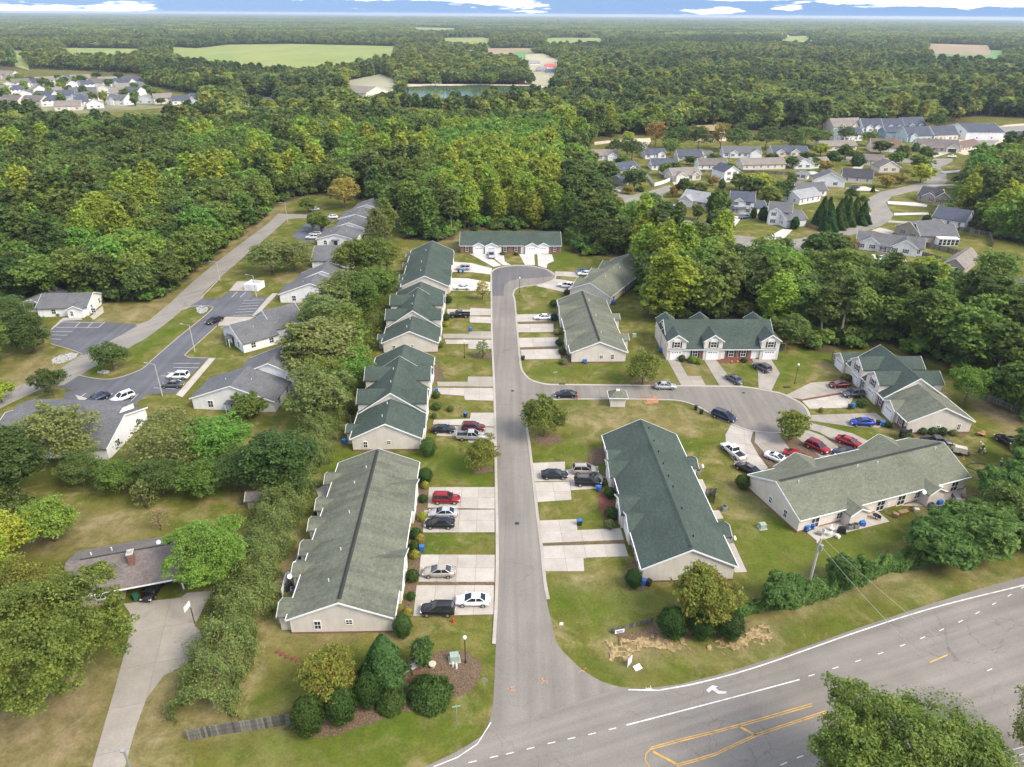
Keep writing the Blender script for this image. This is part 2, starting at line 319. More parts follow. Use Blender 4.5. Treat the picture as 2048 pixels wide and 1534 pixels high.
def ribbon(pts, o0, o1, z0, z1, mat, name, drop=.15):
    """strip along a 2-D polyline between two lateral offsets, with sides"""
    vs = []; fs = []; n = len(pts)
    for i, p in enumerate(pts):
        d = (pts[min(i + 1, n - 1)] - pts[max(i - 1, 0)]).normalized(); nr = Vector((-d.y, d.x))
        a = p + nr * o0; b = p + nr * o1
        vs += [(a.x, a.y, z0 - drop), (a.x, a.y, z0), (b.x, b.y, z1), (b.x, b.y, z1 - drop)]
    for i in range(n - 1):
        k = 4 * i
        for j in range(3): fs.append((k + j, k + j + 1, k + j + 5, k + j + 4))
    me = bpy.data.meshes.new(name); me.from_pydata(vs, [], fs); me.materials.append(mat); me.update(); return fixn(me)

# ------------------------------------------------------------------ ground (one sheet to the horizon, with worn and lush areas as attributes)
def graded(lo, hi, step, far, k=1.22):
    a = list(np.arange(lo, hi + .01, step)); s = step
    while a[-1] < far: s *= k; a.append(a[-1] + s)
    s = step; f = []
    c = lo
    while c > -far: s *= k; c -= s; f.append(c)
    return np.array(f[::-1] + a)
gx = graded(-190, 230, 1.6, 42000); gy = graded(30, 330, 1.6, 42000); gy = gy[gy > -3000]
XX, YY = np.meshgrid(gx, gy); nxg, nyg = len(gx), len(gy)
_co = np.stack([XX.ravel(), YY.ravel(), np.zeros(XX.size)], 1)
gm = bpy.data.meshes.new('ground')
ii = np.arange(nxg * nyg).reshape(nyg, nxg)
_q = np.stack([ii[:-1, :-1], ii[:-1, 1:], ii[1:, 1:], ii[1:, :-1]], -1).reshape(-1, 4)
def fast_mesh(me, co, quads):
    me.vertices.add(len(co)); me.vertices.foreach_set('co', np.ascontiguousarray(co, np.float32).ravel())
    me.loops.add(quads.size); me.loops.foreach_set('vertex_index', np.ascontiguousarray(quads, np.int32).ravel())
    me.polygons.add(len(quads)); me.polygons.foreach_set('loop_start', np.arange(0, quads.size, 4, dtype=np.int32)); me.polygons.foreach_set('loop_total', np.full(len(quads), 4, np.int32))
    me.update(calc_edges=True)
fast_mesh(gm, _co, _q)
def vnoise(x, y, sc, seed):
    r = np.random.default_rng(seed); tab = r.random((64, 64)); fx = np.asarray(x) / sc; fy = np.asarray(y) / sc
    x0 = np.floor(fx).astype(int); y0 = np.floor(fy).astype(int); tx = fx - x0; ty = fy - y0; tx = tx * tx * (3 - 2 * tx); ty = ty * ty * (3 - 2 * ty)
    g = lambda a, b: tab[a % 64, b % 64]
    return (g(x0, y0) * (1 - tx) + g(x0 + 1, y0) * tx) * (1 - ty) + (g(x0, y0 + 1) * (1 - tx) + g(x0 + 1, y0 + 1) * tx) * ty
XR, YR = XX.ravel(), YY.ravel()
JX = XR + 3 * (vnoise(XR, YR, 4, 1) - .5) + 1.5 * (vnoise(XR, YR, 1.6, 2) - .5); JY = YR + 3 * (vnoise(XR, YR, 4, 3) - .5) + 1.5 * (vnoise(XR, YR, 1.6, 4) - .5)
def area_mask(polys):
    m = np.zeros(XR.size, np.float32)
    for pl in polys:
        g = pts2(pl[1]) if isinstance(pl, tuple) else pts2(pl); w = pl[0] if isinstance(pl, tuple) else 1.0
        m = np.maximum(m, inpoly(JX, JY, g) * w)
    m2 = m.reshape(nyg, nxg); 
    for _ in range(2):
        p = np.pad(m2, 1, 'edge'); m2 = (p[:-2, 1:-1] + p[2:, 1:-1] + p[1:-1, :-2] + p[1:-1, 2:] + 2 * p[1:-1, 1:-1]) / 6
    return m2.ravel().astype(np.float32)
DIRT = area_mask([(.8, [(1178, 1284), (1240, 1272), (1290, 1262), (1375, 1272), (1395, 1298), (1330, 1308), (1250, 1330), (1200, 1315)]), (.8, [(1402, 1298), (1480, 1254), (1562, 1234), (1560, 1292), (1460, 1314)]),  # worn, brown and pine-straw ground
    (.8, [(-80, 1330), (120, 1350), (235, 1330), (190, 1534), (-80, 1560)]), (.75, [(215, 1450), (300, 1330), (420, 1290), (300, 1534), (200, 1534)]),
    (.8, [(330, 600), (420, 530), (560, 425), (580, 400), (540, 420), (400, 520), (290, 608), (240, 640), (290, 640)]), (.65, [(0, 740), (100, 700), (160, 720), (110, 745), (0, 780)]), (.55, [(210, 615), (330, 605), (290, 640), (200, 642)]),
    (.65, [(60, 1030), (230, 1020), (320, 1060), (210, 1090), (60, 1110)]), (.9, [(1930, 770), (2060, 830), (2060, 960), (2010, 850), (1940, 800)]),
    (.9, [(1640, 720), (1700, 730), (1680, 745), (1640, 740)]), (.85, [(1490, 1195), (1620, 1170), (1760, 1130), (1900, 1105), (1900, 1125), (1760, 1160), (1620, 1210), (1500, 1225)]),
    (.6, [(1420, 950), (1450, 940), (1530, 1030), (1480, 1060)]), (.45, [(1130, 810), (1260, 805), (1420, 830), (1430, 850), (1300, 870), (1140, 860)]), (.5, [(1100, 1150), (1220, 1120), (1240, 1180), (1110, 1190)]),
    (.7, [(630, 1240), (720, 1285), (740, 1295), (640, 1310), (575, 1275)]), (.85, [(560, 960), (600, 1000), (580, 1150), (545, 1250), (500, 1290), (455, 1420), (390, 1450), (430, 1350), (480, 1200), (540, 1050)]),
    (.8, [(370, 1480), (590, 1440), (610, 1455), (400, 1500)]), (.9, [(1045, 598), (1075, 600), (1080, 612), (1040, 610)]), (.55, [(905, 500), (925, 495), (920, 520), (900, 520)]), (.7, [(905, 470), (925, 462), (925, 500), (905, 500)]),
    (.6, [(915, 605), (985, 605), (985, 625), (915, 622)]), (.45, [(1360, 700), (1450, 720), (1430, 770), (1370, 770)]), (.5, [(1250, 735), (1310, 745), (1340, 772), (1260, 772)]), (.8, [(1290, 798), (1330, 798), (1325, 815), (1285, 812)]),
    (.6, [(1650, 440), (1720, 455), (1640, 470), (1590, 470)]), (.55, [(1600, 350), (1700, 380), (1600, 400), (1580, 370)]), (.5, [(520, 545), (640, 545), (600, 562), (540, 562)]), (.35, [(1700, 1150), (2048, 1100), (2048, 1140), (1750, 1220)])])
LUSH = area_mask([(1, [(650, 905), (840, 905), (990, 880), (990, 970), (880, 970), (850, 920), (650, 960)]), (1, [(1120, 470), (1160, 480), (1160, 530), (1090, 538)]), (.9, [(700, 1420), (960, 1390), (930, 1500), (500, 1534), (400, 1500)]),
    (.8, [(1480, 960), (1600, 1070), (1800, 1060), (1800, 1110), (1600, 1180), (1500, 1200), (1480, 1100)]), (.8, [(1170, 985), (1240, 985), (1250, 1060), (1180, 1060)]), (.9, [(1100, 1170), (1300, 1165), (1360, 1200), (1250, 1260), (1110, 1240)]),
    (.8, [(250, 700), (330, 650), (380, 640), (330, 690), (270, 730)]), (.8, [(1060, 890), (1200, 880), (1200, 920), (1070, 920)]), (.8, [(1140, 725), (1260, 725), (1260, 740), (1060, 760), (1050, 735)]), (.8, [(1500, 740), (1560, 700), (1640, 720), (1560, 780)]), (.7, [(1100, 1360), (1240, 1370), (1420, 1340), (1700, 1240), (1900, 1170), (2048, 1130), (2048, 1110), (1700, 1190), (1400, 1310), (1240, 1340)]), (.6, [(580, 830), (660, 720), (640, 860), (600, 890)])])
_u, _v = PJ(XR, np.maximum(YR, 20.0))
DEV = [(-500, 1900), (-500, 720), (-300, 660), (0, 606), (40, 596), (180, 606), (290, 606), (345, 586), (430, 512), (520, 442), (560, 407), (600, 394), (655, 386), (745, 402), (790, 440), (812, 482), (905, 484), (922, 461), (1121, 461), (1140, 500), (1158, 490), (1175, 400), (1165, 340), (1160, 303), (1195, 273), (1310, 272), (1380, 256), (1450, 250), (1470, 262), (1640, 262), (1660, 250), (1890, 247), (1960, 232), (2100, 238), (2600, 255), (2600, 1900)]
BELT = [(1140, 500), (1175, 400), (1200, 410), (1260, 470), (1300, 500), (1420, 515), (1530, 555), (1700, 570), (1800, 592), (1870, 605), (2048, 652), (2300, 710), (2300, 905), (2060, 850), (1965, 790), (1890, 735), (1765, 682), (1705, 705), (1640, 705), (1565, 672), (1548, 640), (1310, 640), (1292, 640), (1275, 600), (1272, 540), (1262, 512), (1165, 512)]
CLUMPR = [(1925, 440), (1990, 478), (2120, 505), (2250, 520), (2250, 330), (1990, 325), (1950, 350), (1925, 400)]
_ju, _jv = PJ(JX, np.maximum(JY, 20.0))
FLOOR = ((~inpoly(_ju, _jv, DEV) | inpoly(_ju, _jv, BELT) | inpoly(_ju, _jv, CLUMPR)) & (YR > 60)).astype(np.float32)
_est = [G(u, v_) for u, v_ in [(-80, 122), (70, 138), (285, 147), (310, 165), (420, 182), (570, 196)]] + [G(u, v_, 15) for u, v_ in [(570, 212), (480, 216), (380, 216), (300, 222), (160, 228), (60, 216), (-80, 205)]]
FLOOR *= ~inpoly(XR, YR, _est)
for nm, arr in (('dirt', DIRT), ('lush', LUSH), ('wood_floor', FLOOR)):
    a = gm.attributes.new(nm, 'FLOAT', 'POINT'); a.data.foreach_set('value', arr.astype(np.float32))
t = NT('lawn_and_soil'); v = t.coord('Position')
n1 = t.noise(v, .055, 6, .65); n2 = t.noise(v, .4, 5, .7); n3 = t.noise(v, 3.0, 4, .8); n4 = t.noise(v, .17, 5, .7, .5)
gcol = t.ramp(n1, [(.3, (.088, .1, .017)), (.5, (.122, .12, .026)), (.72, (.185, .156, .055))])
n5 = t.noise(v, .11, 6, .72, 1.2); gcol = t.mix(t.ramp(n5, [(.46, 0.0), (.6, .8)]), gcol, (.068, .102, .012)); gcol = t.mix(t.ramp(n4, [(.5, 0.0), (.66, .8)]), gcol, (.25, .2, .095))
gcol = t.mix(t.math('MULTIPLY', t.attr('lush'), t.ramp(n2, [(.3, .45), (.7, 1.0)])), gcol, (.076, .112, .012))
gcol = t.mix(t.math('MULTIPLY', t.attr('dirt'), t.ramp(n2, [(.25, .35), (.65, 1.0)])), gcol, t.ramp(n4, [(.35, (.22, .155, .08)), (.65, (.29, .23, .14))]))
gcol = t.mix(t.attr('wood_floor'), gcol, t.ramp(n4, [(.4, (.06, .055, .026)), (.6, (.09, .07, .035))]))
gcol = t.mix(1.0, gcol, t.ramp(n2, [(.25, .74), (.75, 1.22)]), 'MULTIPLY'); gcol = t.mix(1.0, gcol, t.ramp(n3, [(.3, .76), (.7, 1.22)]), 'MULTIPLY')
t.col(gcol); t.b.inputs['Roughness'].default_value = 1; t.b.inputs['Specular IOR Level'].default_value = .05; t.bump(n3, .6, .08)
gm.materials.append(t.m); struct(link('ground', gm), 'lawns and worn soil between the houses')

# ------------------------------------------------------------------ roads
LEFT_EDGE = [(972, 1466), (984, 1420), (988, 1375), (991, 1305), (996.5, 1200), (998, 1100), (995.5, 971), (991, 780), (986, 673), (984.6, 592), (984, 545)]
BULB = [(989.6, 539.8), (1007, 534), (1033.6, 531.8), (1063, 533), (1092, 539.7), (1108, 550), (1108, 557), (1092, 566), (1063, 570.6), (1042, 573.5), (1029, 579), (1024.7, 589.6)]
R_UP = [(1027.6, 602.8), (1033.6, 673), (1038.9, 728.8), (1045, 746.4), (1060, 761), (1092, 770), (1126, 771), (1234, 772), (1310, 773), (1410, 774), (1486, 775.5), (1545, 784.8), (1567.7, 791), (1602.5, 810), (1615, 829), (1615, 841.6), (1602.5, 854), (1577, 863), (1533, 864), (1495, 859), (1463, 846.4), (1431.6, 832), (1409.5, 819.5), (1390, 809.8), (1360, 801), (1322, 798.5), (1252, 797.5), (1164, 797.5), (1117, 798), (1085, 803), (1060, 822), (1050.7, 848.5)]
R_LOW = [(1056, 889.5), (1064, 960.7), (1071, 1026.5), (1079.4, 1095), (1086, 1163), (1093, 1200), (1105, 1253.5), (1113.6, 1287), (1138, 1315), (1169, 1343), (1204.7, 1363.5), (1240.5, 1374)]
edgeL = smooth_line(pts2(LEFT_EDGE)); edgeR = smooth_line(pts2(LEFT_EDGE[-1:] + BULB + R_UP + R_LOW), 1.0)
street = edgeL[:-1] + edgeR
struct(link('street', polymesh(street, .035, M['asphalt'])), 'grey residential street with two cul-de-sacs')
sheet('resurfaced_patch', [(984.5, 592), (1008, 592), (1007, 582), (1010, 569), (1020, 562), (1040, 558), (1075, 556), (1107, 552), (1091, 540), (1063, 534), (1034, 532.5), (1007, 535), (990, 540.5), (984.6, 546)], .06, M['asphalt_patch'], 'dark resurfaced patch in the far cul-de-sac')
kl = edgeL[8:]; struct(link('kerb', ribbon(kl, 0.02, .5, .09, .15, M['kerb'], 'kerb')), 'concrete kerb and gutter along the left side of the street')
struct(link('kerb', ribbon(edgeR[:-14], 0.02, .5, .09, .15, M['kerb'], 'kerb')), 'concrete kerb and gutter round the cul-de-sacs and right side')
HW = [(1240.5, 1374), (1286, 1378), (1358, 1369), (1435, 1350), (1563, 1311), (1716, 1256), (1870, 1205), (1972, 1174), (2048, 1153), (2300, 1092), (2600, 1035), (2900, 1400), (2400, 1620), (1900, 1720), (1500, 2100), (600, 2300), (500, 1750), (700, 1590), (855, 1531), (907, 1507), (941, 1487), (972, 1466)]
sheet('highway', HW, .02, M['asphalt_hw'], 'wide cracked grey highway across the lower right')
def line_px(name, px, w, mat, label, z=.05, cat=None):
    p = smooth_line(pts2(px), 2.0); return struct(link(name, ribbon(p, -w / 2, w / 2, z, z, mat, name, .02)), label)
line_px('edge_line', [(1256, 1380), (1317, 1381), (1378, 1370.5), (1511, 1335), (1716, 1263.7), (1870, 1215), (2048, 1170.6), (2250, 1122)], .16, M['wmark'], 'solid white edge line along the highway')
line_px('edge_line', [(867, 1534), (915, 1515), (955, 1488), (982, 1445)], .12, M['wmark'], 'faded white edge line at the street mouth')
line_px('lane_line', [(1253, 1450.5), (1340, 1428), (1470, 1394), (1599, 1359.4)], .15, M['wmark'], 'solid white turn lane line')
DASH = [(1020, 1507), (1061, 1497), (1103, 1486), (1143, 1477), (1184, 1468), (1225, 1458)], [(1623, 1351), (1671, 1336), (1716, 1322), (1761, 1307), (1805, 1291), (1845, 1276), (1883, 1260), (1921, 1243), (1955, 1226), (1988, 1208), (2019, 1191), (2046, 1175)], [(1567, 1528), (1600, 1514), (1638, 1499), (1979, 1340)], [(945, 1524), (988, 1514)]
for row in DASH:
    for k, (u, v_) in enumerate(row):
        a = G(u, v_); b = G(*row[k + 1]) if k + 1 < len(row) else a + (a - G(*row[k - 1])); d = (b - a).normalized()
        vs = MB(); vs.box((0, 0, 0), (.9, .12, .012)); o = link('lane_dash', vs.mesh('lane_dash', M['wmark']), None, (a.x, a.y, .05), math.atan2(d.y, d.x)); struct(o, 'short white lane dash on the highway')
for off in (-.15, .15):
    line_px('centre_line', [(1624 + off * 8, 1409.6 + off * 14), (1476, 1452 + off * 14), (1380, 1476 + off * 14), (1302, 1497 + off * 14)], .12, M['ymark'], 'yellow median line on the highway')
    line_px('centre_line', [(1353, 1531 + off * 14), (1430, 1509 + off * 14), (1511, 1471.5 + off * 14), (1655, 1423 + off * 14)], .12, M['ymark'], 'yellow lower median line on the highway')
line_px('centre_line', [(1302, 1497), (1292, 1508), (1290, 1520), (1300, 1536), (1315, 1548)], .13, M['ymark'], 'rounded end of the yellow median')
line_px('centre_line', [(1858, 1326), (1895, 1310)], .14, M['ymark'], 'short yellow line beyond the big tree')
for a, b in (((1478, 1453), (1511, 1471)), ((1306, 1504), (1352, 1528))): line_px('median_bar', [a, b], .3, M['ymark'], 'yellow diagonal bar across the median')
ar = [(1412, 1381), (1424, 1371), (1436, 1373.5), (1430, 1376), (1438, 1382), (1453, 1383.5), (1452, 1387.5), (1436, 1388), (1424, 1380), (1418, 1386)]
sheet('turn_arrow', ar, .055, M['wmark'], 'white curved turn arrow painted on the highway')
for k, (u, v_, s) in enumerate([(1026, 1378, 9), (1090, 1362, 8), (1166, 1340, 7), (1300, 1378, 7)]):
    g = G(u, v_); b = MB()
    for q in range(5): b.box((random.uniform(-.4, .4), random.uniform(-.3, .3), 0), (.55, .09, .01), random.uniform(0, 3))
    struct(link('utility_mark', b.mesh('utility_mark', M['orange' if k < 3 else 'wmark']), None, (g.x, g.y, .06)), 'sprayed utility marking on the asphalt')
# left apartments
AL = [(600, 428), (575, 428), (556, 427), (536, 447), (492, 479.6), (433.6, 523.6), (381, 567.5), (337, 608.5), (296, 642), (269, 650), (164, 708), (117, 740), (58, 764), (17, 780), (-80, 818), (-260, 900), (-260, 960), (-60, 850), (20, 807), (90, 775), (130, 770), (158, 752), (176, 741), (211, 720), (252, 699), (293, 676), (337, 643.7), (363, 621), (378, 614), (392, 606), (404, 597), (407, 585), (439.5, 556), (486, 515), (545, 465), (574, 439), (600, 436), (640, 437), (640, 430)]
sheet('access_road', AL, .02, M['asphalt_pale'], 'pale worn access road past the white apartments')
sheet('parking_lot', [(126, 642), (205, 643.7), (269.6, 649), (275, 652), (168, 711), (140, 699), (101, 688), (102, 661)], .035, M['asphalt_new'], 'dark parking lot beside the white office')
sheet('parking_lot', [(378, 613), (404, 598), (439, 597.5), (460, 583), (501, 583), (507, 594), (536, 595), (504, 632), (440, 640), (433.6, 652.5), (404, 679), (369, 711), (378, 715.5), (431, 717), (413, 719), (360, 773), (359, 786), (294, 789), (272, 808), (181, 809), (125, 801), (130, 785), (147, 781), (120, 775), (158, 751), (187, 756.5), (228, 758), (281, 740), (305, 720), (352, 679), (410, 632), (426, 616)], .035, M['asphalt_new'], 'dark parking lane and bays of the white apartments')
sheet('parking_lot', [(623, 436), (645, 430), (668, 426), (672, 434), (660, 447), (645, 465), (640, 482), (612, 484), (582, 473)], .035, M['asphalt_new'], 'small dark parking lot at the top of the access road')
for nm, px in (('kerb', [(158, 751), (187, 757), (228, 758), (281, 740), (305, 720), (352, 679), (410, 632), (426, 615), (418, 612), (395, 612), (380, 614), (363, 621)]), ('kerb', [(433.6, 652.5), (404, 679), (369, 711), (378, 715.5), (431, 717)]), ('kerb', [(404, 598), (408, 590), (440, 557)]), ('kerb', [(164, 708), (140, 699), (101, 688)])):
    struct(link('kerb', ribbon(smooth_line(pts2(px)), -.1, .12, .13, .13, M['kerb'], 'kerb')), 'pale kerb of the apartment parking')
for nm, px in (('sidewalk', [(419, 716), (431, 717), (365, 795), (352, 790)]), ('sidewalk', [(536, 595), (545, 587), (556, 587), (512, 634), (504, 632)]), ('sidewalk', [(440, 640), (452, 634), (510, 634), (480, 650), (436, 652)]), ('sidewalk', [(100, 660), (126, 636), (160, 632), (165, 640), (126, 642), (104, 660)]), ('sidewalk', [(458, 582), (474, 563), (497, 563), (501, 582)]), ('footpath', [(205, 612), (208, 625), (188, 640), (180, 634)]), ('sidewalk', [(150, 790), (185, 800), (190, 812), (170, 815)])):
    sheet(nm, px, .07, M['concrete'], 'concrete ' + nm + ' beside the apartment parking')
def stall(p, q):
    a, b = G(*p), G(*q); d = b - a; bx_ = MB().box((d.length / 2, 0, 0), (d.length, .11, .012))
    struct(link('stall_line', bx_.mesh('stall_line', M['wmark']), None, (a.x, a.y, .055), math.atan2(d.y, d.x)), 'white painted parking bay line')
for p, q in [((487, 601), (527, 600)), ((484, 607), (520, 606)), ((480, 613), (516, 611)), ((476, 619), (513, 617.5)), ((471, 625), (508, 623)), ((466, 631), (504, 630)), ((463, 595), (475, 584)), ((480, 595), (492, 584)), ((348, 727), (400, 727)), ((347, 735), (398, 736)), ((335, 745), (380, 745)), ((322, 752), (345, 753)), ((308, 776), (352, 778)), ((155, 798), (172, 787)), ((200, 808), (225, 787)), ((256, 808), (277, 788)), ((102, 663), (145, 663.5)), ((103, 670), (135, 671)), ((102, 678), (122, 679)), ((112, 655), (196, 655)), ((120, 644), (205, 646)), ((196, 656), (210, 644)), ((150, 655), (160, 645)), ((175, 655), (185, 646))]: stall(p, q)
# right subdivision
RS = [(1858, 333), (1860, 343), (1853, 362), (1817, 371.6), (1762.6, 383.5), (1738, 395), (1736, 407), (1743, 421), (1741, 431), (1712, 447.8), (1655, 464.5), (1600, 477), (1559, 480), (1466, 470), (1410, 454), (1363, 433), (1322, 412), (1326, 390), (1348, 376), (1339, 370), (1295, 383), (1261, 391), (1230, 385), (1171, 366), (1150, 368), (1165, 378), (1225, 398), (1255, 412), (1280, 420), (1315, 427), (1356, 446.5), (1461, 489), (1556, 506), (1600, 508), (1603, 507), (1631, 489), (1674, 476.5), (1727, 464.5), (1760, 452.6), (1781, 441), (1787, 429), (1779, 419), (1772, 405), (1784, 393), (1822, 383.5), (1870, 376), (1893, 364.4), (1893, 347.7), (1880, 335)]
sheet('subdivision_street', RS, .02, M['asphalt_pale'], 'pale curving street through the house estate on the right')
sheet('subdivision_street', [(1655, 312), (1800, 317), (1905, 317), (1905, 323), (1880, 335), (1858, 333), (1845, 325), (1800, 326), (1655, 321)], .016, M['asphalt_pale'], 'pale cross street at the back of the house estate')
sheet('subdivision_street', [(1870, 563), (1885, 568), (2048, 605), (2200, 640), (2200, 672), (2048, 634), (1884, 584), (1862, 575)], .02, M['asphalt_pale'], 'pale street running off at the right edge')
sheet('site_road', [(1905, 298), (1960, 270), (2000, 254), (2060, 250), (2060, 268), (2010, 275), (1985, 290), (1945, 304)], .03, M['asphalt_pale'], 'new road at the building site on the right')
for k, px in enumerate([[(1760, 455), (1790, 463), (1780, 470), (1742, 461)], [(1775, 402), (1830, 405), (1855, 410), (1853, 414), (1776, 408)], [(1788, 426), (1856, 425), (1858, 429), (1788, 431)], [(1780, 441), (1860, 446), (1858, 449), (1775, 445)], [(1853, 370), (1915, 368), (1915, 371), (1870, 373)], [(1880, 343), (1920, 340), (1920, 344), (1890, 347)], [(1850, 312), (1885, 303), (1905, 304), (1870, 315)], [(1320, 415), (1350, 408), (1366, 411), (1338, 423)], [(1530, 478), (1565, 458), (1585, 460), (1565, 480)], [(1345, 366), (1350, 356), (1362, 358), (1352, 374)], [(1740, 508), (1775, 512), (1765, 530), (1735, 520)], [(1876, 545), (1910, 550), (1890, 580), (1865, 572)], [(1570, 530), (1605, 510), (1620, 515), (1590, 535)], [(1710, 381), (1690, 376), (1730, 373), (1760, 382)], [(1690, 430), (1740, 424), (1742, 430), (1705, 437)], [(1225, 378), (1243, 370), (1252, 372), (1240, 384)], [(1700, 340), (1715, 328), (1730, 328), (1722, 340)], [(1450, 447), (1470, 432), (1485, 434), (1470, 452)]]):
    sheet('driveway', px, .045, M['concrete_white' if k % 3 else 'concrete'], 'pale concrete driveway in the house estate')
sheet('building_site', [(1881, 296), (1900, 268), (1960, 264), (2010, 250), (2070, 245), (2070, 320), (1985, 300), (1930, 310)], .01, M['sand'], 'bare sandy building plot at the right')
sheet('building_site', [(1395, 250), (1450, 248), (1452, 282), (1385, 284)], .012, M['sand'], 'bare sandy plot behind the estate')
sheet('dirt_track', [(1188, 284), (1240, 278), (1300, 276), (1302, 282), (1290, 300), (1268, 288), (1240, 283), (1190, 290)], .012, M['sand'], 'sandy track at the wood edge')
# left estate ground
sheet('estate_street', [(-60, 150), (70, 157), (150, 163), (280, 160), (300, 178), (330, 188), (330, 215), (240, 222), (100, 230), (-60, 215)], .01, plain('pale_lots', (.19, .185, .09), .95, vary=.4, scale=.03), 'pale bare lots of the far estate on the left')
# ------------------------------------------------------------------ driveways cut into slabs
def clip_half(poly, n, d):
    out = []
    for i in range(len(poly)):
        a, b = poly[i], poly[(i + 1) % len(poly)]; da, db = a.dot(n) - d, b.dot(n) - d
        if da <= 0: out.append(a)
        if (da < 0) != (db < 0) and da != db: out.append(a.lerp(b, da / (da - db)))
    return out
def driveway(px, label, mat='concrete', ang=None, size=3.1, name='driveway', z=.07):
    p = pts2(px) if not isinstance(px[0], Vector) else px
    if ang is None: e = max(((p[(i + 1) % len(p)] - p[i]) for i in range(len(p))), key=lambda q: q.length); ang = math.atan2(e.y, e.x)
    ex = Vector((math.cos(ang), math.sin(ang))); ey = Vector((-ex.y, ex.x))
    base = struct(link(name, polymesh(p, z - .02, M['joint'])), label)
    xs = [q.dot(ex) for q in p]; ys = [q.dot(ey) for q in p]
    nx = max(1, round((max(xs) - min(xs)) / size)); ny = max(1, round((max(ys) - min(ys)) / size))
    if (max(ys) - min(ys)) < 4.6: ny = 1
    sx = (max(xs) - min(xs)) / nx; sy = (max(ys) - min(ys)) / ny; g = .022
    for i in range(nx):
        for j in range(ny):
            c = p
            for nvec, d in ((ex, min(xs) + (i + 1) * sx - g), (-ex, -(min(xs) + i * sx + g)), (ey, min(ys) + (j + 1) * sy - g), (-ey, -(min(ys) + j * sy + g))):
                if len(c) >= 3: c = clip_half(c, nvec, d)
            if len(c) >= 3 and abs(sum(c[k].x * c[(k + 1) % len(c)].y - c[(k + 1) % len(c)].x * c[k].y for k in range(len(c)))) > .25:
                link('slab', polymesh(c, z + random.uniform(0, .008), M[mat], .06, 'slab'), base)
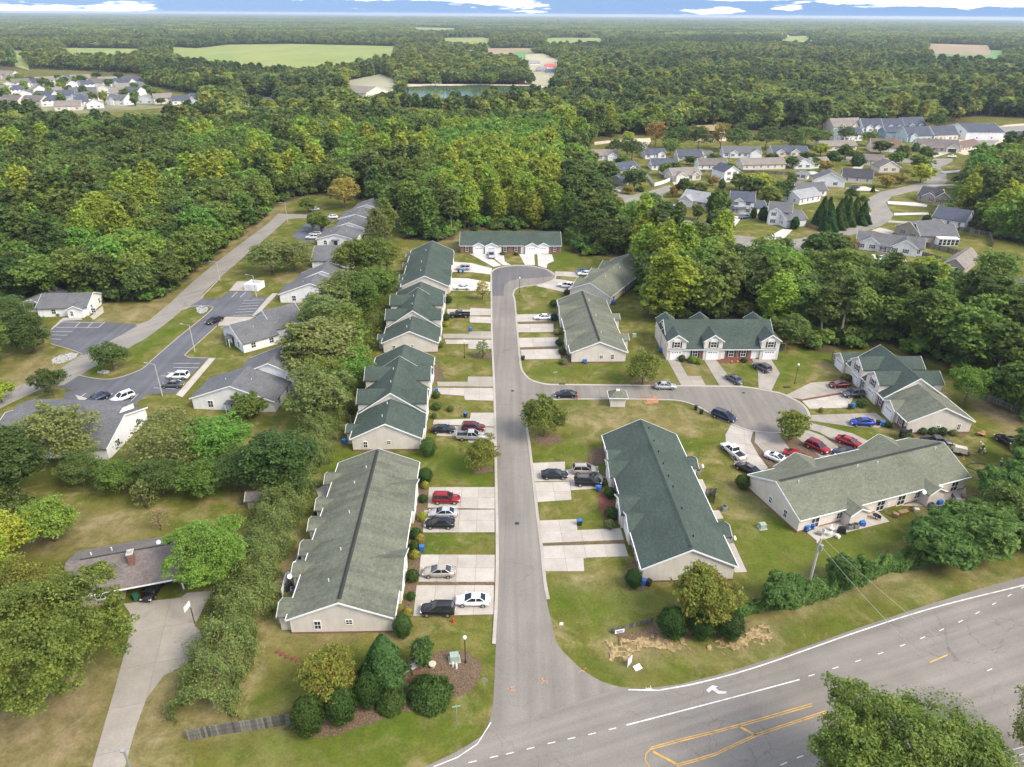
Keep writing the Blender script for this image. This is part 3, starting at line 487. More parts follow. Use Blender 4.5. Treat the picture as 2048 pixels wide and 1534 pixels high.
DW = [
    ([(858, 974.6), (989.4, 974.6), (989.4, 1018), (855.5, 1015.7)], 'driveway with the red suv beside the olive-roofed row', 'concrete'),
    ([(848.6, 1020.6), (989.4, 1019.5), (989.4, 1065), (846, 1065)], 'driveway with the silver and black sedans side by side', 'concrete'),
    ([(842, 1109.6), (989.6, 1110), (989, 1164), (837, 1164)], 'driveway with one silver sedan, third from the corner', 'concrete'),
    ([(833.4, 1170.8), (988, 1170.8), (987, 1229), (826.6, 1232.6)], 'driveway nearest the corner, with black suv and white sedan', 'concrete'),
    ([(868, 840), (940, 838), (942, 826), (989, 826), (989, 854), (866, 849)], 'driveway of the dark red suv', 'concrete'),
    ([(866, 851), (989, 855.5), (991, 888), (938, 886), (932, 874), (874, 872)], 'driveway of the silver pickup', 'concrete'),
    ([(874, 764), (935, 764), (936, 753.6), (986.6, 753.6), (988, 774), (876, 773)], 'stained driveway halfway along the left row', 'concrete_old'),
    ([(870, 776), (988, 776.5), (989, 802), (930, 800), (928, 792), (872, 788)], 'empty driveway above the bin halfway along the left row', 'concrete'),
    ([(885, 668), (938, 668), (940, 663), (984, 663), (985, 678), (887, 677)], 'empty far driveway by the blue bin', 'concrete_old'),
    ([(890, 679.5), (984, 680), (985, 698), (937, 698), (936, 688), (892, 688)], 'empty driveway above the thin tree', 'concrete'),
    ([(894, 618), (940, 620), (941, 616), (982, 618), (982, 631), (895, 632)], 'driveway of the black pickup', 'concrete'),
    ([(939, 633), (982, 634), (982, 647), (939.7, 645)], 'short driveway below the black pickup', 'concrete'),
    ([(903, 523.6), (942.6, 526.5), (984, 537), (981, 549), (939.7, 544), (904.5, 544)], 'white driveway of the grey suv', 'concrete_white'),
    ([(903, 556.4), (934, 557), (980.7, 565), (980.7, 582), (901.6, 581.6)], 'white driveway of the far white sedan', 'concrete_white'),
    ([(939.7, 508), (970.5, 508), (1003, 531), (987, 534)], 'leftmost white driveway before the brick row', 'concrete_white'),
    ([(976, 508), (1007, 509), (1010, 523.6), (1021.7, 530), (1006, 530.5)], 'white driveway with the silver pickup before the brick row', 'concrete_white'),
    ([(1038, 508), (1068.6, 508), (1070, 530.4), (1050, 530)], 'third white driveway before the brick row', 'concrete_white'),
    ([(1074.5, 508), (1103.8, 509), (1108, 522), (1095, 528), (1093, 537), (1076, 531.5)], 'rightmost white driveway before the brick row', 'concrete_white'),
    ([(1110, 543), (1159.7, 544.5), (1158, 554.7), (1111, 551.8)], 'driveway with the blue car at the far cul-de-sac', 'concrete'),
    ([(1111, 558), (1149, 563.5), (1140.6, 574), (1126, 584), (1072, 572)], 'driveway with the white suv at the far cul-de-sac', 'concrete'),
    ([(1031.6, 629.4), (1102.5, 628), (1101, 642.6), (1033.7, 644)], 'driveway with the white sedan right of the street', 'concrete'),
    ([(1034.6, 648.5), (1107, 647.6), (1107.8, 664), (1036.6, 665)], 'second empty driveway right of the street', 'concrete'),
    ([(1038, 676), (1117, 675), (1116.6, 692.4), (1039.6, 695)], 'third empty driveway right of the street', 'concrete'),
    ([(1041, 699.7), (1120, 698), (1121.6, 718), (1044, 719)], 'fourth driveway right of the street, by the black bin', 'concrete'),
    ([(1334, 718.8), (1356, 718.8), (1375, 752.5), (1401, 752.5), (1412, 772.6), (1363, 772.6)], 'left driveway of the two-storey green-roofed row', 'concrete_old'),
    ([(1407, 718.8), (1430.7, 718.8), (1455.6, 751), (1471.7, 752.5), (1487, 773.5), (1439.5, 773)], 'middle driveway of the two-storey green-roofed row', 'concrete_old'),
    ([(1504, 718.8), (1542, 718.8), (1559.6, 746.6), (1543.5, 781), (1517, 776), (1515.7, 743.7)], 'right driveway of the two-storey green-roofed row', 'concrete_old'),
    ([(1569, 792), (1621.5, 765.7), (1672, 762.5), (1703.7, 775), (1700, 782), (1665.8, 787.8), (1603, 799)], 'driveway with the maroon sedan', 'concrete_old'),
    ([(1604, 802.5), (1669, 791.5), (1705, 785), (1708, 792), (1697.4, 816), (1619, 818)], 'bright driveway with the dark grey suv', 'concrete'),
    ([(1621.5, 830.5), (1751, 826), (1773, 843), (1757.5, 856), (1703.7, 854), (1621.5, 841.6)], 'driveway with the blue sedan', 'concrete_old'),
    ([(1617, 847), (1630, 848), (1704, 867), (1735, 882), (1715, 900), (1685, 889), (1640.5, 866), (1611, 856.4)], 'driveway with the bright red sedan', 'concrete_old'),
    ([(1592, 864), (1614, 860), (1646.8, 873), (1678, 895), (1690, 916), (1645, 918), (1590, 873)], 'driveway with the dark red suv', 'concrete_old'),
    ([(1510.7, 865), (1557, 867), (1577, 895.4), (1605, 918), (1560, 932), (1533, 911), (1509, 885)], 'driveway with the white coupe', 'concrete_old'),
    ([(1461.7, 850), (1506, 863), (1501, 882.7), (1517, 911), (1536, 936.5), (1510, 950), (1476, 933), (1452, 900), (1450.6, 870)], 'curved driveway with the white pickup', 'concrete'),
    ([(1065.7, 926.5), (1130, 923.7), (1131.4, 962), (1069.8, 963.4)], 'driveway with the black sedan right of the street', 'concrete'),
    ([(1132, 940), (1185, 930), (1206, 955), (1202.6, 977), (1142, 981), (1141, 962.5), (1132, 962)], 'driveway with silver and black suvs right of the street', 'concrete'),
    ([(1070, 965), (1140, 963.5), (1143, 1000), (1075, 1004.5)], 'empty driveway below the black sedan', 'concrete'),
    ([(1079.4, 1041.5), (1153, 1038.7), (1154.7, 1060.6), (1241, 1056.5), (1247.8, 1080), (1085, 1086.7)], 'upper empty driveway by the blue-lidded bin', 'concrete'),
    ([(1085.4, 1092.5), (1249, 1087.7), (1257, 1112.7), (1167, 1116.8), (1168.4, 1142.8), (1091, 1142.8)], 'lower empty driveway by the gravel strip', 'concrete'),
]
for px, lb, mt in DW: driveway(px, lb, mt)
driveway([(170, 1600), (185, 1534), (229, 1381), (256, 1282), (260, 1227), (247, 1208), (361.5, 1196), (374, 1186), (425, 1182), (389, 1251.6), (402, 1262), (423, 1261), (411, 1310), (327.5, 1352), (293.5, 1397), (272, 1455.5), (250, 1534), (240, 1600)], 'long weathered drive up to the ranch house carport', 'concrete_old', size=6.5)
for px, lb in (([(1613.7, 1065.7), (1636, 1084), (1677.5, 1069), (1778.5, 1043.5), (1752, 1020), (1640, 1050)], 'cluttered patio slab behind the big olive roof'), ([(1800, 1012), (1880, 1012), (1930, 1002), (1932, 975), (1850, 998)], 'far patio slab behind the big olive roof'),
                ([(1390, 959), (1405, 959), (1420, 992), (1400, 993.6)], 'upper back patio of the central green-roofed row'), ([(1415, 1022), (1438, 1021), (1447, 1037), (1425, 1040)], 'middle back patio of the central green-roofed row'), ([(1450, 1089), (1468, 1086.7), (1494, 1144), (1469, 1145.5)], 'long back patio of the central green-roofed row'),
                ([(630, 978), (655, 970), (662, 985), (640, 1000)], 'upper back patio left of the olive-roofed row'), ([(596, 1105), (622, 1100), (615, 1125), (590, 1130)], 'middle back patio left of the olive-roofed row'), ([(555, 1205), (590, 1195), (585, 1250), (558, 1246)], 'near back patio left of the olive-roofed row')):
    driveway(px, lb, 'concrete', name='patio', size=4)
for px, mt, lb, sd in (([(565, 1458), (600, 1470), (640, 1478), (700, 1462), (760, 1440), (820, 1422), (880, 1405), (940, 1385), (962, 1350), (960, 1325), (935, 1305), (900, 1298), (860, 1310), (820, 1315), (770, 1365), (690, 1420), (600, 1440)], 'mulch', 'mulch bed round the entrance shrubs', 1),
    ([(1064, 872), (1115, 868), (1128, 880), (1105, 890), (1070, 888)], 'mulch', 'mulch ring under the tree by the side street', 2), ([(945, 936), (985, 932), (990, 944), (950, 948)], 'mulch', 'mulch ring under the roadside tree', 3), ([(1255, 763), (1305, 762), (1310, 772), (1258, 772)], 'mulch', 'mulch under the corner tree', 4),
    ([(1196, 985), (1222, 982), (1235, 1045), (1212, 1048), (1196, 1010)], 'redmulch', 'dark mulch bed before the central row', 5), ([(1178, 905), (1206, 890), (1212, 925), (1190, 930), (1176, 925)], 'mulch', 'mulch bed at the far corner of the central row', 6), ([(1086, 1086.9), (1248, 1080.6), (1249, 1086.5), (1086, 1092)], 'mulch', 'straw strip between two driveways', 7),
    ([(856, 1016), (989, 1018.5), (989, 1019.3), (850, 1020)], 'mulch', 'narrow mulch strip between two driveways', 8), ([(840, 1165), (989, 1165), (988, 1170), (836, 1170)], 'mulch', 'narrow mulch strip by the black suv', 9), ([(838, 960), (856, 960), (850, 1070), (835, 1170), (822, 1230), (805, 1240), (815, 1150), (828, 1050)], 'mulch', 'mulch bed along the olive-roofed row', 10),
    ([(1034, 645), (1108, 643.5), (1108, 647), (1034, 648)], 'mulch', 'mulch strip by the white sedan', 11), ([(1039, 695.5), (1117, 693), (1119, 697.5), (1041, 699)], 'mulch', 'mulch strip by the black bin', 12), ([(1500, 864), (1508, 864), (1508, 885), (1530, 912), (1560, 935), (1548, 942), (1518, 912), (1502, 884)], 'mulch', 'curving mulch strip beside the white pickup', 13),
    ([(1592, 874), (1650, 920), (1620, 935), (1580, 905), (1565, 880)], 'mulch', 'mulch strip under the cul-de-sac tree', 14), ([(1646, 868), (1690, 892), (1715, 900), (1705, 908), (1680, 896)], 'mulch', 'mulch strip beside the bright red sedan', 15), ([(1602, 799.5), (1668, 788), (1700, 782), (1700, 785), (1668, 791), (1604, 802)], 'redmulch', 'red mulch strip by the maroon sedan', 16),
    ([(1270, 1120), (1285, 1165), (1300, 1180), (1260, 1182), (1243, 1150)], 'mulch', 'mulch round the egg-shaped shrub', 17), ([(1432, 718), (1505, 717), (1500, 726), (1440, 726)], 'redmulch', 'red mulch bed before the brick porches', 18), ([(1362, 718), (1405, 718), (1405, 728), (1365, 726)], 'mulch', 'shrub bed before the two-storey row', 19),
    ([(2060, 1035), (1900, 1110), (1760, 1140), (1640, 1180), (1500, 1222), (1480, 1215), (1640, 1165), (1760, 1125), (1890, 1095), (2060, 1020)], 'mulch', 'bare soil below the vine-covered fence', 20), ([(1120, 700), (1138, 680), (1140, 735), (1125, 735)], 'mulch', 'bed along the stained olive-roofed row', 21), ([(1830, 860), (1930, 866), (1928, 874), (1815, 872)], 'mulch', 'bed along the beige end wall at the right', 22),
    ([(1235, 1270), (1290, 1258), (1300, 1240), (1500, 1240), (1490, 1262), (1420, 1275), (1330, 1275), (1240, 1290)], 'mulch', 'mulch under the three roadside hollies', 23), ([(866, 735), (880, 728), (888, 755), (875, 768), (866, 765)], 'mulch', 'small bed beside the middle row', 24), ([(945, 708), (985, 706), (985, 717), (950, 717)], 'mulch', 'mulch ring under the thin street tree', 25)):
    struct(link('planting_bed', polymesh(rough_poly(px, .18, .7, sd), .05 + sd * .001, M[mt])), lb)
# straw erosion mats: crumpled sheets with relief
def crumpled(name, px, label, mat, z=.03, amp=.09, seed=3):
    p = rough_poly(px, .35, .7, seed); xs = [q.x for q in p]; ys = [q.y for q in p]; st = .2; r = np.random.default_rng(seed)
    ax = np.arange(min(xs), max(xs), st); ay = np.arange(min(ys), max(ys), st); X, Y = np.meshgrid(ax, ay)
    Z = z + amp * vnoise(X, Y, .9, seed) + amp * .7 * vnoise(X, Y, .45, seed + 1); ok = inpoly(X, Y, p)
    hole = vnoise(X, Y, .8, seed + 5) * .6 + vnoise(X, Y, .35, seed + 6) * .4; inner = inpoly(X, Y, [q + (Vector((sum(xs) / len(xs), sum(ys) / len(ys))) - q) * .22 for q in p]); ok &= np.where(inner, hole > .34, hole > .53)
    idx = np.arange(X.size).reshape(X.shape); m = ok[:-1, :-1] & ok[1:, :-1] & ok[:-1, 1:] & ok[1:, 1:]
    q = np.stack([idx[:-1, :-1], idx[:-1, 1:], idx[1:, 1:], idx[1:, :-1]], -1)[m]
    me = bpy.data.meshes.new(name); fast_mesh(me, np.stack([X.ravel(), Y.ravel(), Z.ravel()], 1), q); me.materials.append(mat)
    b = bmesh.new(); b.from_mesh(me); bmesh.ops.delete(b, geom=[v for v in b.verts if not v.link_faces], context='VERTS'); b.to_mesh(me); b.free()
    return link(name, me)
tag(crumpled('straw_mat', [(1184, 1284), (1210, 1279), (1240, 1276), (1286, 1266), (1327, 1271), (1368, 1276), (1378, 1292), (1389, 1297), (1358, 1307), (1333, 1304), (1307, 1297), (1266, 1310), (1250, 1325), (1220, 1322), (1205, 1304)], '', M['straw'], seed=3), 'torn straw erosion mat near the small white sign', 'straw mat')
tag(crumpled('straw_mat', [(1409, 1297), (1481, 1258), (1511, 1243), (1557, 1238), (1555, 1289), (1506, 1297), (1460, 1309), (1435, 1307)], '', M['straw'], seed=5), 'wide straw erosion mat below the right-hand holly', 'straw mat')
struct(crumpled('dirt_spill', [(1276, 793), (1300, 790), (1325, 795), (1322, 808), (1300, 813), (1280, 806)], '', M['redclay'], amp=.08, seed=8), 'orange dirt spilled beside the mail kiosk')
struct(crumpled('dirt_pile', [(1946, 865), (1962, 862), (1975, 870), (1970, 877), (1952, 876)], '', M['redclay'], amp=.5, seed=9), 'heap of orange clay by the dug yard')
# stone drains
def stones(px, label, n, seed):
    p = pts2(px); xs = [q.x for q in p]; ys = [q.y for q in p]; r = random.Random(seed); b = MB(); k = 0
    while k < n:
        x, y = r.uniform(min(xs), max(xs)), r.uniform(min(ys), max(ys))
        if inpoly(x, y, p): s = r.uniform(.18, .45); b.box((x, y, s * .2), (s, s * r.uniform(.6, 1), s * .7), r.uniform(0, 3), rx=r.uniform(-.4, .4), taper=.6); k += 1
    return tag(link('stone_bed', b.mesh('stone_bed', M['stone'])), label, None, None, 'stuff')
stones([(104, 720), (118, 712), (145, 706), (156, 708), (150, 716), (125, 726), (106, 729)], 'grey rip-rap stones by the parking lot', 260, 1)
stones([(393, 617), (402, 612), (416, 616), (414, 623), (403, 628), (394, 625)], 'ring of grey stones on the lawn island', 130, 2); stones([(194, 745), (205, 740), (220, 743), (214, 747), (200, 748)], 'grey stones under the island tree', 60, 3)
# fields, pond and far ground (visible far edge, near edge lifted by the trees standing before it)
CLEAR = []
def clearing(far, near, mat=None, name='field', label='', lift=17, z=.3):
    p = [G(u, v_) for u, v_ in far] + [G(u, v_, lift) for u, v_ in near]; CLEAR.append(p)
    if mat: struct(link(name, polymesh(p, z + .12 * len(CLEAR), mat)), label)
def fieldmat(name, a, b):
    t = NT(name); v = t.coord('Position', (1, .35, 1)); t.col(t.ramp(t.noise(v, .012, 6, .6), [(.3, a), (.7, b)])); return t.m
fg = fieldmat('hay_field', (.16, .22, .045), (.26, .27, .07)); fg2 = fieldmat('green_field', (.1, .2, .06), (.14, .24, .07)); fb = fieldmat('stubble_field', (.24, .18, .1), (.3, .23, .13))
clearing([(342, 94), (395, 97), (455, 89.5), (581, 88), (700, 90.6), (793, 93)], [(793, 102), (714, 111), (684, 120), (581, 126), (478, 125), (444, 113), (393, 106), (342, 102)], fg, 'field', 'broad bright hay field in the distance', 19)
clearing([(125, 96), (284, 98)], [(284, 103), (125, 103)], fg, 'field', 'narrow hay field far left'); clearing([(20, 100), (51, 103)], [(51, 114), (24, 108)], fg, 'field', 'tiny field at the far left')
clearing([(885, 76), (981, 75)], [(981, 85), (885, 83)], fg, 'field', 'small field far behind the pond'); clearing([(1090, 76), (1206, 76)], [(1206, 81), (1090, 82)], fg, 'field', 'thin far field right of centre')
clearing([(970, 97), (1070, 97)], [(1070, 102), (970, 101)], fb, 'field', 'brown stubble field beyond the pond'); clearing([(1028, 104), (1064, 104)], [(1063, 118), (1030, 116)], fg2, 'field', 'small green meadow beyond the pond')
clearing([(813, 54), (919, 57)], [(919, 61), (825, 61)], fg, 'field', 'far field near the horizon'); clearing([(1861, 100), (2011, 102)], [(2011, 110), (1861, 108)], fg2, 'field', 'green field at the far right')
clearing([(1561, 73), (1629, 72)], [(1629, 80), (1561, 79)], fg, 'field', 'small pale field on the far right'); clearing([(1680, 67), (1701, 67)], [(1701, 72), (1680, 72)], fb, 'field', 'tiny stubble field on the far right'); clearing([(1854, 88), (1984, 92)], [(1984, 94), (1854, 92)], fb, 'field', 'brown bank behind the right field')
clearing([(810, 171), (1100, 173)], [(1110, 177), (1060, 175), (950, 174), (860, 175.5), (812, 177)], M['sand'], 'shore', 'sandy shore road round the pond', 0, .25)
clearing([(812, 178), (860, 176.5), (950, 175), (1060, 176), (1110, 178)], [(1100, 184), (1050, 188), (960, 190), (860, 198), (812, 194)], M['water'], 'pond', 'green pond beyond the woods', 12, .5)
clearing([(1050, 112), (1085, 108), (1122, 124)], [(1118, 155), (1050, 147)], fieldmat('yard_far', (.3, .28, .16), (.4, .36, .25)), 'yard', 'pale yards of the far houses', 12, .25)
clearing([(690, 166), (760, 152), (800, 165)], [(800, 190), (735, 200), (695, 195)], fieldmat('yard_far2', (.2, .2, .1), (.34, .32, .22)), 'yard', 'pale yard round the far grey row', 11, .25)
clearing([(-80, 122), (70, 138), (285, 147), (300, 170), (380, 188), (408, 192)], [(408, 211), (380, 215), (300, 221), (160, 226), (60, 214), (-80, 203)], None, lift=15)
clearing([(482, 195), (560, 199)], [(560, 206), (482, 210)], None, lift=13)
# ------------------------------------------------------------------ buildings
MC = {}
def cached(key, fn):
    if key not in MC: MC[key] = fn()
    return MC[key]
def part(root, name, b, mat, loc=(0, 0, 0), rz=0): return link(name, fixn(b.mesh(name, mat)), root, loc, rz)
def gable_wall(x0, x1, y0, y1, ze, zr, z0=0.0):
    b = MB(); yc = (y0 + y1) / 2
    vs = []
    for x in (x0, x1): vs += [(x, y0, z0), (x, y1, z0), (x, y1, ze), (x, yc, zr), (x, y0, ze)]
    return b.add(vs, [(0, 1, 2, 3, 4), (9, 8, 7, 6, 5), (0, 4, 9, 5), (2, 1, 6, 7)])
def gable_roof(x0, x1, y0, y1, ze, zr, eave=.4, rk=(.3, .3), t=.17):
    yc = (y0 + y1) / 2; k = (zr - ze) / ((y1 - y0) / 2); b = MB(); vs = []; ye0, ye1 = y0 - eave, y1 + eave; zz = ze - k * eave
    for x in (x0 - rk[0], x1 + rk[1]): vs += [(x, ye0, zz), (x, ye0, zz + t), (x, yc, zr + t), (x, ye1, zz + t), (x, ye1, zz), (x, yc, zr + .005)]
    return b.add(vs, [(1, 2, 8, 7), (2, 3, 9, 8), (0, 5, 11, 6), (5, 4, 10, 11), (0, 1, 7, 6), (3, 4, 10, 9), (0, 1, 2, 5), (5, 2, 3, 4), (6, 7, 8, 11), (11, 8, 9, 10)])
def rake_trim(b, x, y0, y1, ze, zr, eave=.4, t=.2, s=1):
    yc = (y0 + y1) / 2; k = (zr - ze) / ((y1 - y0) / 2)
    for a, e in ((y0 - eave, 1), (y1 + eave, -1)):
        z = ze - k * eave; vs = [(x, a, z - .06), (x, yc, zr - .06), (x, yc, zr + t), (x, a, z + t)]; x2 = x + .05 * s
        vs += [(x2, p[1], p[2]) for p in vs]; b.add(vs, [(0, 1, 2, 3), (7, 6, 5, 4), (0, 4, 5, 1), (2, 6, 7, 3), (0, 3, 7, 4), (1, 5, 6, 2)])
def section(root, x0, x1, W, ze, zr, roof, wall, rk=(.3, .3), yc=0.0, eave=.4, ridge=None, trims=(1, 1), z0=0.0, gutter=True, trim='trim'):
    y0, y1 = yc - W / 2, yc + W / 2
    part(root, 'wall', gable_wall(x0, x1, y0, y1, ze, zr, z0), M[wall])
    rf = part(root, 'roof', gable_roof(x0, x1, y0, y1, ze, zr, eave, rk), M[roof])
    b = MB(); k = (zr - ze) / (W / 2)
    if trims[0]: rake_trim(b, x0 - rk[0] - .052, y0, y1, ze, zr, eave)
    if trims[1]: rake_trim(b, x1 + rk[1] + .002, y0, y1, ze, zr, eave)
    if gutter:
        for s, y in ((-1, y0 - eave), (1, y1 + eave)): b.box(((x0 + x1) / 2, y + s * .06, ze - k * eave + .1), (x1 - x0 + rk[0] + rk[1] - .02, .11, .13))
    if b.v: part(root, 'fascia', b, M[trim])
    if ridge:
        r = MB()
        for s in (-1, 1): r.add([(x0 + .4, yc + s * .02, zr + .17), (x1 - .4, yc + s * .02, zr + .17), (x1 - .4, yc + s * .3, zr + .17 - k * .3 + .06), (x0 + .4, yc + s * .3, zr + .17 - k * .3 + .06), (x0 + .4, yc + s * .02, zr + .26), (x1 - .4, yc + s * .02, zr + .26)], [(0, 1, 2, 3), (4, 5, 2, 3), (4, 0, 3), (5, 1, 2)])
        part(rf, 'ridge_vent', r, M[ridge])
    return rf
def bay(root, xc, side, hw, W, proj, ze, zr, roof, wall, z0=0.0, yc=0.0, deep=None, eave=.3):
    """cross gable standing out of a long side (side +1 = local +y)"""
    t = bpy.data.objects.new('x', None)   # build in a turned frame by swapping axes
    yo = W / 2 + proj; yi = .35 if deep is None else W / 2 - deep
    def sw(b):
        b.v = [(xc - y if side > 0 else xc + y, yc + side * x, z) for x, y, z in b.v]; return b
    part(root, 'wall', sw(gable_wall(yi, yo, -hw, hw, ze, zr, z0)), M[wall])
    part(root, 'roof', sw(gable_roof(yi, yo, -hw, hw, ze, zr, eave, (0, .28))), M[roof])
    b = MB(); rake_trim(b, yo + .283, -hw, hw, ze, zr, eave); k = (zr - ze) / hw
    part(root, 'fascia', sw(b), M['trim'])
    bpy.data.objects.remove(t)
def m_frame(w, h, bars=1):
    b = MB(); f = .09
    for s in (-1, 1): b.box((.03, s * (w / 2 - f / 2), 0), (.08, f, h)); b.box((.03, 0, s * (h / 2 - f / 2)), (.075, w - 2 * f, f))
    if bars: b.box((.02, 0, 0), (.06, w - 2 * f, .06))
    if bars > 1: b.box((.018, 0, 0), (.055, .05, h - 2 * f))
    return b.mesh('window', M['trim'])
def win(root, p, ang, w=1.0, h=1.5, shut=0, bars=2, glass='glass'):
    w, h = round(w, 2), round(h, 2)
    o = link('window', cached(('wf', w, h, bars), lambda: m_frame(w, h, bars)), root, p, ang)
    link('pane', cached(('wp', w, h), lambda: MB().box((.012, 0, 0), (.02, w - .14, h - .14)).mesh('pane', M['glass'])), o)
    if shut:
        for s in (-1, 1): link('shutter', cached(('sh', h), lambda: MB().box((.03, 0, 0), (.05, .34, h)).mesh('shutter', M['shutter'])), o, (0, s * (w / 2 + .2), 0))
    return o
def door(root, p, ang, w=.95, h=2.05, mat='door'):
    def mk():
        b = MB(); b.box((.03, 0, h / 2), (.06, w, h))
        for s in (-1, 1): b.box((.04, s * (w / 2 + .06), h / 2), (.09, .12, h))
        b.box((.04, 0, h + .06), (.09, w + .24, .12)); return b.mesh('door', M[mat])
    o = link('door', cached(('dr', w, h, mat), mk), root, p, ang)
    link('handle', cached('dh', lambda: MB().box((.09, .36, 1.0), (.06, .05, .14)).mesh('handle', M['metal'])), o); return o
def garage(root, p, ang, w=2.6, h=2.15, mat='garage', pane=True):
    def mk():
        b = MB(); n = 4
        for i in range(n): b.box((.04, 0, h * (i + .5) / n), (.06, w, h / n - .03))
        b.box((.015, 0, h / 2), (.03, w, h))
        return b.mesh('garage_door', M[mat])
    o = link('garage_door', cached(('gd', w, h, mat), mk), root, p, ang)
    def fr_():
        b = MB()
        for s in (-1, 1): b.box((.05, s * (w / 2 + .08), h / 2), (.1, .16, h))
        b.box((.05, 0, h + .08), (.1, w + .32, .16)); return b.mesh('frame', M['trim'])
    link('frame', cached(('gf', w, h), fr_), o)
    if pane:
        for i in range(4): link('pane', cached('gp', lambda: MB().box((.075, 0, 0), (.02, .3, .24)).mesh('pane', M['glass'])), o, (0, (i - 1.5) * w / 4.6, h * .87))
    return o
def panel(root, name, p, ang, w, h, mat, d=.05): return link(name, MB().box((d / 2, 0, h / 2), (d, w, h)).mesh(name, M[mat]), root, p, ang)
def pipes(root, lst, mat='pipe', r=.08, h=.5):
    for p in lst: link('vent_pipe', cached(('vp', mat, r, h), lambda: MB().tube((0, 0, -.3), (0, 0, h), r, r, 8).mesh('vent_pipe', M[mat])), root, p)
def rz_at(y, W, ze, zr): return zr - abs(y) / (W / 2) * (zr - ze) + .17
PX, NX, PY, NY = 0.0, math.pi, math.pi / 2, -math.pi / 2     # outward headings in building axes
def frame(A, B, zA, rn, rf):
    a, b = G(*A, zA), G(*B, zA); m = (a + b) / 2; zr = HG(m, rn[1]); f = G(*rf, zr); d = f - m; L = d.length; d.normalize()
    return m, math.atan2(d.y, d.x), L, abs((b - a).dot(Vector((-d.y, d.x)))), zr
def foundation(root, x0, x1, W): part(root, 'brick_base', MB().box(((x0 + x1) / 2, 0, .16), (x1 - x0 + .05, W + .05, .32)), M['brick'])
def row_windows(root, side, W, xs, z=1.45, shut=0, w=.95, h=1.4):
    for x in xs: win(root, (x, side * W / 2, z), PY if side > 0 else NY, w, h, shut)
def front_unit(root, side, yw, x, kind='door'):
    a = PY if side > 0 else NY
    if kind == 'door': door(root, (x, side * yw, .1), a)
# --- row 1: olive roof nearest the corner (left)
m, an, L, Wd, zr = frame((584, 1268), (787, 1264), 0, (678, 1204), (756, 898)); ze = 2.75; L = 35.5
T = thing('townhouse_row', 'beige row with stained olive roof nearest the corner, left of the street', 'townhouse', (m.x, m.y, 0), an)
section(T, 0, L, Wd, ze, zr, 'roof_stain', 'beige', ridge='ridge_dark'); foundation(T, 0, L, Wd)
for x in (9.0, 26.4): bay(T, x, -1, 4.0, Wd, .5, ze, ze + 1.75, 'roof_stain', 'beige'); garage(T, (x - 1.9, -Wd / 2 - .5, .05), NY); garage(T, (x + 1.9, -Wd / 2 - .5, .05), NY)
for x in (3.2, 15, 20.5, 32.6): panel(T, 'brick_panel', (x, -Wd / 2, .3), NY, 4.2, 2.3, 'brick', .06); win(T, (x - .7, -Wd / 2 - .06, 1.6), NY, 1.2, 1.5, 1); door(T, (x + 1.4, -Wd / 2 - .06, .2), NY)
for x in (2.2, 9.5, 14, 19.5, 24.5, 31.5): bay(T, x, 1, 1.5, Wd, 1.5, 2.55, 3.25, 'roof_stain', 'beige', deep=2.6); win(T, (x + 2.9, Wd / 2, 1.2), PY, 1.5, 2.0)
win(T, (0, 3.1, 1.5), NX, .95, 1.5); win(T, (0, -1.0, 1.95), NX, .95, .9)
pipes(T, [(4.5, 2.2, rz_at(2.2, Wd, ze, zr)), (10.5, 1.7, rz_at(1.7, Wd, ze, zr)), (19, 2.0, rz_at(2, Wd, ze, zr)), (27, 2.6, rz_at(2.6, Wd, ze, zr)), (30.5, 1.2, rz_at(1.2, Wd, ze, zr))])
def two_storey_bays(T, xs, W, zE, zR, roof, wall, front, hw=2.7, proj=.35, back=True, brick=True):
    for x in xs:
        bay(T, x, front, hw, W, proj, zE, zR, roof, wall); a = PY if front > 0 else NY
        yo = front * (W / 2 + proj); win(T, (x, yo, 3.9), a, 1.5, 1.5, 1); garage(T, (x, yo, .05), a)
        panel(T, 'gable_panel', (x, yo, zE + .1), a, 1.6, .5, 'trim', .04)
        if back: bay(T, x, -front, hw, W, .3, zE, zR, roof, wall); win(T, (x, -front * (W / 2 + .3), 3.9), -a, 1.5, 1.4); win(T, (x, -front * (W / 2 + .3), 1.3), -a, 1.5, 2.0)
